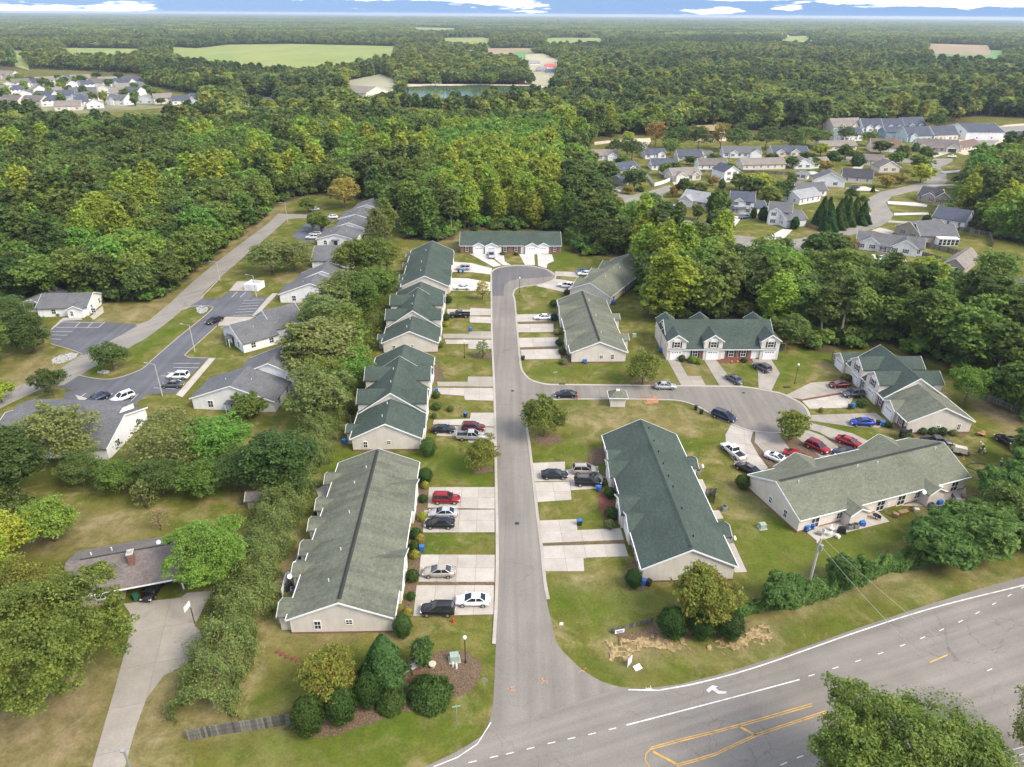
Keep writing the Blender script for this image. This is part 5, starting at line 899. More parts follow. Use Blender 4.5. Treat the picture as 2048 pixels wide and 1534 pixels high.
H((1813, 284), (1862, 282), 11, 'roof_navy', 'paleblue', 'pale blue new house with slate roof', ze=3.8, zr=8.4, gab=((.2, 2.2, .8),)); H((1866, 282), (1914, 280), 11, 'roof_navy', 'beige', 'new house with slate roof right of the pale blue one', ze=3.8, zr=8.2)
H((1889, 268), (1930, 280), 24, 'roof_navy', 'white', 'long white townhouse block with slate roof at the building site', ze=5.2, zr=8.6, flip=True); H((2010, 290), (2060, 300), 14, 'roof_navy', 'paleblue', 'pale blue new block at the right edge', ze=5.2, zr=8.2)
H((1833, 401), (1872, 407), 10, 'roof_black', 'tan', 'tan house with black roof beside the big trees', gab=((.6, 2.6, 1.2),)); H((1866, 408), (1898, 410), 10, 'roof_black', 'tan', 'tan gable wing with black roof beside the big trees', flip=True, zr=5.2)
H((1862, 447), (1927, 458), 11, 'roof_navy', 'white', 'white house with dark hipped-looking slate roof by the driveways', zr=6.0, back=True)
H((1789, 466), (1838, 484), 13, 'roof_grey', 'tan', 'tan house with grey roof, gable towards the viewer', flip=True, zr=5.8); T = H((1838, 486), (1912, 488), 11, 'roof_grey', 'tan', 'tan wing with grey roof and glazed sunroom', back=True, zr=5.6)
part(T, 'sunroom_roof', MB().box((8.5, -7.0, 2.6), (7, 3.6, .16)), M['trim'])
for k in range(5): win(T, (5.7 + k * 1.4, -8.6, 1.3), NY, 1.25, 2.1, 0, 1)
part(T, 'sunroom_wall', MB().box((8.5, -7.0, 1.25), (6.9, 3.1, 2.45)), M['trim'])
H((1710, 497), (1843, 513), 9, 'roof_grey', 'white', 'long white ranch house with grey roof above the lime tree', gab=((.2, 3.0, .6), (.72, 4.0, 1.4)), porch=(.34, .55)); H((1881, 543), (1924, 552), 16, 'roof_taupe', 'tan', 'tan house with dark garage door at the right edge', gar=None, flip=True, zr=5.0)
g = G(1902, 549); gd = garage(thing('garage_front', 'wide dark garage door of the tan house at the right edge', 'garage door', (g.x, g.y - .3, 0), R(8)), (0, 0, .05), NY, 5.0, 2.2, 'garage_dark')
# belt houses at the lower right road
H((1752, 548), (1790, 556), 9, 'roof_grey', 'white', 'grey-roofed house glimpsed between the lime tree and the wood', back=True); H((1965, 585), (2040, 606), 9, 'roof_grey', 'white', 'grey-roofed house beyond the wood at the right edge', back=True)
# building under construction
g = G(1415, 276); T = thing('house_frame', 'bare wooden house frame among trees behind the estate', 'building frame', (g.x, g.y, 0), 0)
for i in range(9): part(T, 'stud', MB().box((i * 2 - 8, -4, 2.6), (.15, .15, 5.2)), M['straw']); part(T, 'stud', MB().box((i * 2 - 8, 4, 2.6), (.15, .15, 5.2)), M['straw'])
for z in (.2, 2.7, 5.2): part(T, 'floor_deck', MB().box((0, 0, z), (16.4, 8.4, .25)), M['straw'])
part(T, 'roof', gable_roof(-8, 8, -4, 4, 5.3, 7.8), M['straw']); part(T, 'sheathing', MB().box((0, 4.1, 2.6), (16, .1, 5)), M['straw'])
# ------------------------------------------------------------------ far estate on the left
FARL = [(25, 450, 90, 'taupe', 'beige'), (55, 515, 90, 'taupe', 'beige'), (130, 505, 90, 'dusk', 'white'), (200, 492, 80, 'navy', 'white'), (275, 492, 95, 'taupe', 'white'), (150, 572, 115, 'navy', 'white'), (250, 582, 95, 'navy', 'beige'), (315, 530, 85, 'taupe', 'white'), (370, 582, 130, 'navy', 'blue'), (380, 470, 90, 'navy', 'white'), (480, 478, 100, 'taupe', 'beige'), (490, 552, 140, 'grey', 'sage'), (560, 500, 90, 'dusk', 'white'), (600, 540, 110, 'taupe', 'beige'), (640, 492, 95, 'taupe', 'white'), (705, 492, 95, 'navy', 'white'), (785, 492, 90, 'navy', 'blue'), (610, 582, 100, 'navy', 'white'), (190, 612, 100, 'dusk', 'beige'), (400, 640, 140, 'taupe', 'beige'), (490, 622, 70, 'navy', 'white'), (850, 595, 110, 'taupe', 'white'), (960, 602, 95, 'taupe', 'beige'), (1065, 605, 95, 'navy', 'white'), (1150, 598, 90, 'navy', 'white'), (1480, 640, 110, 'navy', 'white'), (1590, 628, 100, 'navy', 'white'), (1690, 634, 80, 'taupe', 'white'), (825, 530, 60, 'grey', 'white'), (430, 510, 80, 'taupe', 'white'), (0, 545, 80, 'taupe', 'beige'), (95, 470, 80, 'taupe', 'white'), (330, 562, 80, 'taupe', 'beige'), (435, 592, 80, 'navy', 'white'), (540, 590, 80, 'grey', 'white'), (700, 560, 90, 'taupe', 'white'), (765, 555, 80, 'navy', 'white'), (240, 540, 70, 'taupe', 'white'), (110, 548, 70, 'navy', 'white'), (60, 600, 90, 'dusk', 'beige'), (300, 615, 90, 'navy', 'white'), (560, 628, 90, 'taupe', 'white'), (680, 605, 90, 'grey', 'white'), (740, 525, 70, 'taupe', 'white'), (520, 515, 70, 'navy', 'white')]
for k, (x, y, w, rf_, wl) in enumerate(FARL):
    u, v_ = x * .3418, y * .3418 + 3; hwp = w * .3418 / 2 * 1.12
    H((u - hwp, v_), (u + hwp, v_ + (-1.5 if k % 3 else 1.5)), 11, 'roof_' + rf_, wl, '%s house with %s roof in the far left estate' % ({'sage': 'sage green'}.get(wl, wl), {'navy': 'slate', 'dusk': 'weathered brown'}.get(rf_, rf_)), ze=3.4 if k % 2 else 4.8, zr=7.0 if k % 2 else 8.2, gab=((.3, 2.2, .8),) if k % 3 == 0 else (), flip=k % 4 == 1, grp='houses of the far left estate', win_n=3)
# far houses beyond the pond
T = H((732, 196), (776, 189), 40, 'roof_taupe', 'beige', 'long taupe-roofed row beyond the woods, left of the pond', ze=4, zr=8.5, flip=True)
H((865, 171), (883, 171), 6, 'roof_pale', 'white', 'little white shed on the pond shore', cat='shed', ze=2.6)
for A, B, rf_, lb in (((1058, 133), (1080, 133), 'roof_pale', 'white farmhouse left of the red roof far away'), ((1070, 147), (1090, 148), 'roof_pale', 'white gable house below the red roof far away'), ((1090, 140), (1112, 140), 'roof_tin', 'far white house with a red metal roof'), ((1088, 151), (1112, 152), 'roof_grey', 'grey-roofed house lowest in the far cluster')): H(A, B, 12, rf_, 'white', lb, ze=4.5, zr=8, win_n=3)
H((936, 119), (952, 119), 10, 'roof_pale', 'white', 'white roof among far trees behind the pond', ze=12, zr=15); H((1240, 140), (1252, 141), 10, 'roof_pale', 'white', 'pale house among far trees right of centre', ze=9, zr=13); H((829, 47), (850, 47), 40, 'roof_pale', 'white', 'long white barn near the horizon', ze=14, zr=20); H((1567, 75), (1578, 75), 20, 'roof_pale', 'white', 'white barn on the far right field', ze=6, zr=10); H((270, 93), (284, 94), 14, 'roof_pale', 'white', 'white farmhouse left of the hay field', ze=5, zr=9); H((342, 90), (360, 90), 14, 'roof_pale', 'white', 'white farm building at the left end of the hay field', ze=5, zr=9)
# ------------------------------------------------------------------ vehicles
def loft(secs):
    b = MB(); vs = []; n = 10
    for x, zl, zb, hw in secs:
        h = zb - zl; ring = [(.82 * hw, zl), (hw * .97, zl + .22 * h), (hw, zl + .55 * h), (hw * .97, zl + .85 * h), (hw * .86, zb)]
        vs += [(x, y, z) for y, z in ring] + [(x, -y, z) for y, z in ring[::-1]]
    fs = []
    for k in range(len(secs) - 1):
        for i in range(n): fs.append((k * n + i, k * n + (i + 1) % n, (k + 1) * n + (i + 1) % n, (k + 1) * n + i))
    fs += [tuple(range(n)), tuple(range((len(secs) - 1) * n, len(secs) * n))[::-1]]
    return b.add(vs, fs)
CARK = {
    'sedan': dict(secs=[(-2.38, .42, .82, .7), (-2.25, .28, .98, .84), (-1.5, .24, 1.02, .9), (0, .22, .97, .91), (1.05, .24, .95, .9), (1.8, .27, .84, .87), (2.22, .3, .72, .76), (2.36, .4, .6, .6)], gh=(-1.85, -1.05, .2, 1.15, .98, 1.45, .78, .6), wh=(-1.4, 1.42, .33)),
    'suv': dict(secs=[(-2.32, .45, 1.0, .78), (-2.22, .3, 1.1, .88), (-1.4, .27, 1.1, .93), (0, .26, 1.06, .93), (1.0, .27, 1.05, .92), (1.8, .3, .96, .88), (2.2, .33, .86, .8), (2.33, .42, .7, .66)], gh=(-2.22, -1.9, .2, 1.1, 1.06, 1.7, .83, .68), wh=(-1.38, 1.4, .37)),
    'van': dict(secs=[(-2.5, .42, 1.0, .8), (-2.4, .28, 1.1, .92), (-1.4, .25, 1.08, .97), (0, .24, 1.02, .97), (1.2, .25, 1.0, .95), (1.9, .28, .9, .9), (2.35, .31, .75, .78), (2.5, .4, .62, .62)], gh=(-2.42, -2.15, .35, 1.6, 1.02, 1.72, .86, .7), wh=(-1.5, 1.55, .35)),
    'pickup': dict(secs=[(-2.85, .5, .72, .86), (-2.75, .42, .78, .93), (-.75, .36, .78, .95), (-.7, .34, 1.14, .95), (.6, .32, 1.12, .95), (1.35, .34, 1.1, .94), (2.2, .38, 1.03, .92), (2.65, .42, .92, .86), (2.8, .5, .75, .72)], gh=(-.75, -.62, .55, 1.35, 1.1, 1.8, .86, .72), wh=(-1.75, 1.75, .4), bed=True),
    'coupe': dict(secs=[(-2.3, .4, .8, .7), (-2.15, .27, .93, .86), (-1.4, .22, .95, .93), (0, .2, .88, .93), (1.0, .22, .86, .92), (1.8, .25, .76, .88), (2.2, .28, .62, .74), (2.32, .36, .52, .58)], gh=(-1.75, -.7, .05, 1.05, .88, 1.3, .78, .58), wh=(-1.35, 1.42, .33)),
}
def car_parts(k):
    c = CARK[k]; xb, x0, x1, xf, zb, zt, hb, ht = c['gh']; P = {}; zb -= .05
    P['body'] = fixn(loft(c['secs']).mesh('body', M['black']))
    for p in P['body'].polygons: p.use_smooth = True
    r = MB(); r.add([(x0, -ht, zt - .02), (x1, -ht, zt - .02), (x1, ht, zt - .02), (x0, ht, zt - .02), (x0 + .1, -ht * .8, zt + .05), (x1 - .15, -ht * .8, zt + .05), (x1 - .15, ht * .8, zt + .05), (x0 + .1, ht * .8, zt + .05)], [(4, 5, 6, 7), (0, 1, 5, 4), (1, 2, 6, 5), (2, 3, 7, 6), (3, 0, 4, 7), (3, 2, 1, 0)])
    for s in (-1, 1):
        for a, b_ in (((x1, ht, zt), (xf, hb, zb)), ((x0, ht, zt), (xb, hb, zb)), (((x0 + x1) / 2, ht, zt), ((xb + xf) / 2 - .1, hb + .02, zb))):
            r.tube((a[0], s * a[1], a[2] - .02), (b_[0], s * b_[1], b_[2]), .055, .06, 5)
    P['roof'] = r.mesh('roof', M['black']); t = .03
    def quad(v4): return MB().add(v4, [(0, 1, 2, 3)]).mesh('glass', M['carglass'])
    P['windscreen'] = quad([(xf, -hb + .04, zb), (xf, hb - .04, zb), (x1, ht - .02, zt - t), (x1, -ht + .02, zt - t)])
    P['rear_window'] = quad([(xb, hb - .04, zb), (xb, -hb + .04, zb), (x0, -ht + .02, zt - t), (x0, ht - .02, zt - t)])
    for s in (-1, 1): P['side_window%d' % s] = quad([(xb, s * hb, zb), (xf, s * hb, zb), (x1, s * ht, zt - t), (x0, s * ht, zt - t)])
    se = c['secs']; zf = se[-2][2]; zr_ = se[1][2]
    P['headlight'] = MB().box((0, 0, 0), (.22, .34, .14)).mesh('headlight', M['lamp']); P['taillight'] = MB().box((0, 0, 0), (.1, .3, .2)).mesh('taillight', M['tail'])
    P['mirror'] = MB().box((0, 0, 0), (.16, .2, .14)).mesh('mirror', M['black']); rad = c['wh'][2]
    P['tyre'] = fixn(MB().tube((0, -.11, 0), (0, .11, 0), rad, rad, 16).mesh('wheel', M['tyre'])); P['rim'] = fixn(MB().tube((0, -.125, 0), (0, .125, 0), rad * .62, rad * .62, 10).mesh('rim', M['rim']))
    P['plate'] = MB().box((0, 0, 0), (.03, .5, .12)).mesh('number_plate', M['white_plain'])
    return P
CP = {}
PAINT = dict(black=(.012, .012, .014), white=(.78, .78, .78), silver=(.45, .46, .47), red=(.3, .015, .02), maroon=(.13, .012, .018), blue=(.02, .05, .32), navy=(.02, .03, .06), grey=(.1, .105, .11), brightred=(.38, .012, .015), champagne=(.42, .38, .32), midblue=(.05, .12, .25))
def car(kind, colour, u, v_, hd, label, scale=1.0, z=0.0):
    if kind not in CP: CP[kind] = car_parts(kind)
    P = CP[kind]; c = CARK[kind]; g = G(u, v_); t = thing('car' if kind != 'pickup' else 'pickup_truck', label, {'pickup': 'pickup truck', 'suv': 'suv', 'van': 'minivan'}.get(kind, 'car'), (g.x, g.y, .07 + z), R(hd), None, scale); pm = paint('paint_' + colour, PAINT[colour], .1 if colour in ('white', 'black') else .4)
    link('body', P['body'], t, mat=pm); link('roof', P['roof'], t, mat=pm); link('windscreen', P['windscreen'], t); link('rear_window', P['rear_window'], t)
    for s in (-1, 1): link('side_window', P['side_window%d' % s], t)
    xr, xf_, rad = c['wh']; hw = c['secs'][3][3]
    for x in (xr, xf_):
        for s in (-1, 1): w = link('wheel', P['tyre'], t, (x, s * (hw - .09), rad)); link('rim', P['rim'], w)
    s0, s1 = c['secs'][-2], c['secs'][1]
    for s in (-1, 1):
        link('headlight', P['headlight'], t, (s0[0] - .02, s * (s0[3] - .16), s0[2] - .1)); link('taillight', P['taillight'], t, (s1[0] - .06, s * (s1[3] - .14), s1[2] - .16)); link('mirror', P['mirror'], t, (c['gh'][3] - .15, s * (hw + .07), c['gh'][4] + .05), mat=pm)
    link('number_plate', P['plate'], t, (c['secs'][0][0] - .02, 0, .62))
    if c.get('bed'):
        b = MB()
        for s in (-1, 1): b.box((-1.75, s * .89, .93), (2.05, .1, .42))
        b.box((-2.8, 0, .93), (.1, 1.7, .42)); link('bed', b.mesh('bed', M['black']), t, mat=pm); link('bed_liner', MB().box((-1.75, 0, .79), (1.95, 1.66, .03)).mesh('bed_liner', M['black']), t)
    if kind in ('suv', 'van'): 
        for s in (-1, 1): link('roof_rail', cached(('rr', kind), lambda: MB().box((-.85, 0, 0), (1.7, .05, .05)).mesh('roof_rail', M['black'])), t, (0, s * c['gh'][7] * .86, c['gh'][5] + .06))
    return t
for a in [
    ('suv', 'black', 876, 1226, 180, 'black suv on the driveway nearest the corner'), ('sedan', 'white', 946, 1207, 180, 'white sedan beside the black suv nearest the corner'), ('sedan', 'champagne', 878, 1150, 180, 'pale silver sedan with sunroof alone on its driveway'), ('sedan', 'black', 880, 1053, 180, 'black sedan parked right beside a silver sedan'), ('sedan', 'silver', 887, 1032, 180, 'silver sedan parked right beside a black sedan'), ('suv', 'red', 893, 1004, 0, 'red suv on the driveway above the silver sedan'),
    ('sedan', 'black', 887, 864, 0, 'black sedan nosing towards the street beside a silver pickup'), ('suv', 'maroon', 947, 861, 0, 'maroon suv behind the silver pickup'), ('pickup', 'silver', 943, 878, 0, 'silver pickup half under the roadside tree'), ('pickup', 'black', 919, 634, 180, 'black pickup beside the far green-roofed row'), ('sedan', 'white', 924, 579, 180, 'white sedan on the far left driveway'), ('suv', 'silver', 926, 540, 180, 'silver suv on the driveway left of the far cul-de-sac'), ('pickup', 'silver', 983, 514, 270, 'silver pickup before the garages of the brick row'),
    ('sedan', 'white', 1086, 639, 180, 'white sedan on the driveway beside the stained olive roof'), ('suv', 'white', 1131, 575, 155, 'white suv right of the far cul-de-sac'), ('sedan', 'midblue', 1167, 547, 180, 'blue car behind a white one right of the far cul-de-sac'), ('sedan', 'white', 1170, 551, 180, 'white car half hidden by the olive roof at the far cul-de-sac'), ('sedan', 'black', 1131, 794, 180, 'black sedan at the kerb of the side street'), ('sedan', 'silver', 1330, 777, 0, 'silver sedan at the kerb right of the mail kiosk'), ('van', 'navy', 1447, 838, 318, 'dark blue minivan with an open door at the cul-de-sac'),
    ('suv', 'grey', 1523, 740, 118, 'dark grey suv before the right garage of the two-storey row'), ('sedan', 'grey', 1467, 763, 115, 'grey sedan on the middle driveway of the two-storey row'), ('sedan', 'maroon', 1678, 774, 185, 'maroon sedan on the upper driveway of the right cul-de-sac'), ('suv', 'grey', 1705, 793, 185, 'dark grey suv below the maroon sedan'), ('sedan', 'blue', 1723, 850, 178, 'bright blue sedan right of the cul-de-sac'), ('sedan', 'brightred', 1697, 889, 318, 'bright red sedan behind the big olive roof'), ('suv', 'red', 1634, 900, 310, 'red suv beside the small cul-de-sac tree'), ('pickup', 'white', 1465, 908, 112, 'white pickup on the curved driveway'), ('sedan', 'black', 1494, 943, 130, 'black sedan below the white pickup'), ('coupe', 'white', 1553, 921, 318, 'white coupe behind the big olive roof'), ('sedan', 'brightred', 1592, 917, 325, 'red sedan half hidden by the olive gable'), ('sedan', 'navy', 1690, 910, 180, 'dark car mostly hidden by the olive gable'),
    ('pickup', 'grey', 1872, 890, 355, 'dark grey pickup beside the tan compressor'), ('pickup', 'black', 2015, 891, 100, 'black pickup with a loaded bed at the right edge'), ('sedan', 'black', 1109, 955, 0, 'black sedan on the driveway of the central row'), ('suv', 'champagne', 1170, 946, 0, 'champagne suv beside a black one on the central row driveway'), ('suv', 'black', 1175, 969, 0, 'black suv below the champagne suv on the central row driveway'),
    ('sedan', 'black', 430, 645, 235, 'black sedan driving between the white apartments'), ('suv', 'white', 358, 757, 180, 'white suv parked in the bays of the apartments'), ('sedan', 'grey', 346, 774, 180, 'grey sedan next to the white suv in the bays'), ('sedan', 'navy', 197, 801, 232, 'dark blue sedan in the lower parking bay'), ('suv', 'white', 247, 800, 232, 'white suv in the lower parking bay'), ('suv', 'white', 625, 478, 180, 'white suv in the small upper lot'), ('sedan', 'silver', 631, 471, 180, 'silver car behind the white suv in the small upper lot'), ('sedan', 'white', 664, 437, 180, 'white car far up in the small lot'), ('sedan', 'silver', 628, 422, 200, 'silver car under the small tree of the upper lot'),
    ('sedan', 'black', 309, 1184, 268, 'black car inside the carport of the ranch house'), ('sedan', 'midblue', 1488, 437, 200, 'blue car before the two-storey white house of the estate'), ('sedan', 'black', 1708, 377, 185, 'black car on an estate driveway'), ('sedan', 'white', 1903, 315, 180, 'white car on the back street of the estate'), ('sedan', 'silver', 1595, 527, 215, 'silver car glimpsed above the belt of trees'), ('suv', 'grey', 1934, 452, 180, 'dark car beside the fence at the right of the estate'), ('suv', 'black', 1897, 408, 180, 'dark car beside the black-roofed tan house'), ('suv', 'silver', 1958, 268, 180, 'silver car at the building site'), ('sedan', 'white', 1262, 378, 190, 'white car by the estate cul-de-sac')]:
    c_ = car(*a)
    if 'open door' in a[5]: link('door', MB().box((-.45, 0, .75), (.95, .06, .75)).mesh('door', M['black']), c_, (1.05, .95, .1), R(-60), paint('paint_navy', PAINT['navy'])); link('door_window', MB().box((-.5, 0, 1.3), (.7, .04, .4)).mesh('door_window', M['carglass']), c_, (1.05, .95, .1), R(-60))
# ------------------------------------------------------------------ trees and shrubs
def leaf_mesh(name, pos, nrm, size, mats, rng, trunk=None, aspect=.62):
    n = len(pos); up = rng.normal(size=(n, 3)); t = np.cross(nrm, up); t /= np.linalg.norm(t, axis=1, keepdims=True) + 1e-9; b = np.cross(nrm, t)
    s = size[:, None]; a = t * s; c = b * s * aspect; bend = nrm * s * .22
    co = np.stack([pos - a, pos - c + bend, pos + a, pos + c + bend], 1).reshape(-1, 3); q = np.arange(4 * n).reshape(-1, 4)
    me = bpy.data.meshes.new(name)
    if trunk is not None:
        tv = np.array(trunk.v); k = len(co); co = np.vstack([co, tv]); tq = np.array([f for f in trunk.f if len(f) == 4]) + k; q = np.vstack([q, tq])
    fast_mesh(me, co, q)
    for m in mats: me.materials.append(m)
    if trunk is not None:
        mi = np.zeros(len(q), np.int32); mi[n:] = 1; me.polygons.foreach_set('material_index', mi)
    return me
def sph(rng, n):
    v = rng.normal(size=(n, 3)); return v / np.linalg.norm(v, axis=1, keepdims=True)
def crown_pts(shape, rng, n, leaf):
    """leaf positions and normals in metres; tree foot at the origin"""
    H_, Rr, base = shape['H'], shape['R'], shape['base']; kind = shape['kind']; ch = H_ - base; cz = base + ch * .5; lobes = []
    if kind in ('egg', 'mound', 'cone'):
        d = sph(rng, n); 
        if kind == 'cone':
            h = rng.random(n) ** 1.35; th = rng.random(n) * 6.283; w = Rr * (1 - h) ** .75 * (1 + .22 * np.sin(th * 5 + h * 9) * (1 - h)) * (.72 + .32 * rng.random(n)); p = np.stack([w * np.cos(th), w * np.sin(th), base + h * ch], 1); nr = np.stack([np.cos(th), np.sin(th), .5 + 0 * th], 1)
        else:
            if kind == 'mound': d[:, 2] = np.abs(d[:, 2])
            bump = 1 + .07 * np.sin(d[:, 0] * 7 + 1) * np.sin(d[:, 1] * 6) + .07 * np.sin(d[:, 2] * 8 + d[:, 0] * 4) + .05 * np.sin(d[:, 1] * 15 + d[:, 2] * 11); rad = (.84 + .17 * rng.random(n)) * bump; rad[: n // 25] *= 1.1
            p = d * rad[:, None] * np.array([Rr, Rr, ch / 2 if kind == 'egg' else ch]); p[:, 2] += (cz if kind == 'egg' else base)
            if kind == 'egg': k = 1.12 - .3 * (p[:, 2] - base) / ch; p[:, :2] *= k[:, None]
            nr = d
        nr = nr + rng.normal(size=(n, 3)) * .45
    else:
        nl = shape['lobes']
        for i in range(nl):
            if kind == 'pine': f = (i + .5) / nl; z = base + ch * (.1 + .85 * f); rr = Rr * (.95 - .62 * f) * rng.uniform(.5, 1); th = i * 2.4 + rng.uniform(-.4, .4); lobes.append((rr * math.cos(th), rr * math.sin(th), z, Rr * rng.uniform(.34, .55), ch * rng.uniform(.07, .11)))
            elif kind == 'tall': f = rng.random(); z = base + ch * (.12 + .78 * f); env = math.sin(math.pi * min(max(.12 + .8 * f, 0), 1)) ** .6; rr = Rr * env * rng.uniform(.25, .7); th = i * 2.4; s = Rr * rng.uniform(.36, .52) * (1.1 - .45 * f); lobes.append((rr * math.cos(th), rr * math.sin(th), z, s, s * 1.35))
            else:
                d = sph(rng, 1)[0]; d[2] = d[2] * .8 + .12; k = rng.uniform(.4, .86); s = Rr * rng.uniform(*shape.get('ls', (.24, .4))); lobes.append((d[0] * Rr * k, d[1] * Rr * k, cz + d[2] * ch * .5 * k, s, s * .85))
        # every limb's lobe carries leafy sprays on its outer side; leaves sit in the sprays, with dark gaps between them
        lb = np.array(lobes); mcl = shape.get('sprays', 13); cen = np.array([0, 0, cz - ch * .15]); C_ = []
        for l in lb:
            out = l[:3] - cen; out = out / (np.linalg.norm(out) + 1e-6)
            for _ in range(mcl):
                d = sph(rng, 1)[0] + out * .75 + np.array([0, 0, .2]); d /= np.linalg.norm(d); rs = l[3] * rng.uniform(.24, .46); e = rng.uniform(.6, 1.05) if rng.random() > .1 else rng.uniform(1.05, 1.3)
                C_.append((*(l[:3] + d * e * np.array([l[3], l[3], l[4]])), rs, rs * (.5 if kind == 'pine' else .68)))
        C_ = np.array(C_); w = C_[:, 3] ** 2; idx = rng.choice(len(C_), n, p=w / w.sum()); d = sph(rng, n); d[:, 2] = np.where(d[:, 2] < -.25, -d[:, 2], d[:, 2]); rad = .35 + .75 * rng.random(n) ** .7
        p = C_[idx, :3] + d * rad[:, None] * np.stack([C_[idx, 3], C_[idx, 3], C_[idx, 4]], 1); k = rng.random(n) < .07; p[k] = cen + (p[k] - cen) * rng.uniform(.3, .8, k.sum())[:, None]
        if kind != 'pine':   # inner foliage closing the gaps between the limbs
            m = rng.random(n) < shape.get('fill', .31); q = sph(rng, m.sum()); q[:, 2] = np.where(q[:, 2] < -.45, -q[:, 2], q[:, 2]); d[m] = q; b_ = 1 + .13 * np.sin(q[:, 0] * 5 + 2) * np.sin(q[:, 1] * 4 + 1) + .1 * np.sin(q[:, 2] * 7 + q[:, 0] * 5); env = (np.sin(np.clip((q[:, 2] + 1) / 2 * .86 + .1, 0, 1) * math.pi) ** .3 if kind == 'tall' else 1.0); p[m] = np.array([0, 0, cz]) + q * (b_ * rng.uniform(.56, .78, m.sum()))[:, None] * np.array([Rr, Rr, ch * .5])
        nr = d * .6 + np.array([0, 0, .6]) + rng.normal(size=(n, 3)) * .55
    nr /= np.linalg.norm(nr, axis=1, keepdims=True) + 1e-9
    return p, nr, lobes
def trunk_mb(shape, lobes, rng, n=7):
    b = MB(); H_, base = shape['H'], shape['base']; r = shape.get('tr', H_ * .016 + .05); top = base + (H_ - base) * (.8 if shape['kind'] == 'pine' else .55); p = Vector((0, 0, -.2)); k = 4; last = r * 1.35
    for i in range(k):
        q = Vector((rng.uniform(-.15, .15) * r * 4, rng.uniform(-.15, .15) * r * 4, top * (i + 1) / k)); rr = r * (1 - .22 * (i + 1)); b.tube(p, q, last, max(rr, .04), n, cap=False); p, last = q, max(rr, .04)
    for i, l in enumerate(lobes[:9]):
        z0 = min(max(base * .85, l[2] - 1.2 - rng.random()), top); b.tube((0, 0, z0), l[:3], r * .42, r * .12, 5, cap=False)
    return b
SH = dict(
    giant=dict(kind='round', H=15, R=9.0, base=2.2, lobes=34, sprays=16, ls=(.17, .3), fill=.1), giant2=dict(kind='round', H=13, R=7.0, base=1.8, lobes=28, sprays=15, ls=(.2, .34), fill=.13),
    oak=dict(kind='round', H=12.5, R=5.6, base=1.3, lobes=26, ls=(.27, .42)), oak2=dict(kind='round', H=14, R=5.2, base=1.4, lobes=28, ls=(.27, .42)), tall=dict(kind='tall', H=19, R=4.3, base=1.8, lobes=30), pine=dict(kind='pine', H=18, R=3.4, base=7, lobes=24), small=dict(kind='round', H=6, R=2.5, base=.6, lobes=22, ls=(.32, .48)), slim=dict(kind='tall', H=6, R=1.7, base=1.2, lobes=13), spread=dict(kind='round', H=8.5, R=4.3, base=.8, lobes=26, ls=(.3, .45)),
    egg=dict(kind='egg', H=4.6, R=2.0, base=.05, lobes=0), mound=dict(kind='mound', H=1.8, R=1.9, base=.0, lobes=0), cone=dict(kind='cone', H=8, R=2.3, base=.1, lobes=0), ball=dict(kind='egg', H=1.6, R=.85, base=0, lobes=0), shrub=dict(kind='round', H=2.2, R=1.3, base=.1, lobes=8))
TP = {}
def proto(shape, leaf, n, size, var=0, bark='bark'):
    key = (shape, leaf, n, var)
    if key not in TP:
        rng = np.random.default_rng(abs(hash((shape, leaf, n))) % 9999 + var * 17 if False else (len(TP) * 31 + 5)); s = SH[shape]; p, nr, lb = crown_pts(s, rng, n, size); sz = size * rng.uniform(.6, 1.3, n)
        TP[key] = (leaf_mesh('crown', p, nr, sz, [LEAF[leaf]], rng), fixn(trunk_mb(s, lb, rng).mesh('trunk', M[bark])))
    return TP[key]
def tree(shape, leaf, x, y, h, label, cat='tree', wide=1.0, n=5000, size=.3, var=0, grp=None, name='tree', trunk=True, bark='bark', rz=None):
    c, tr = proto(shape, leaf, n, size, var, bark); s = h / SH[shape]['H']
    t = thing(name, label, cat, (x, y, 0), random.uniform(0, 6.28) if rz is None else rz, grp, (s * wide, s * wide, s)); link('crown' if trunk else 'foliage', c, t)
    if trunk: link('trunk', tr, t)
    return t
def treepx(shape, leaf, u, v_, h, label, wpx=None, **k):
    g = G(u, v_)
    if wpx: Zc = (g.y * math.cos(PITCH) + CAMH * math.sin(PITCH)); k['wide'] = (wpx / 2 / FPX * Zc) / (SH[shape]['R'] * h / SH[shape]['H']); k['wide'] = min(k['wide'], 1.45)
    return tree(shape, leaf, g.x, g.y, h, label, **k)
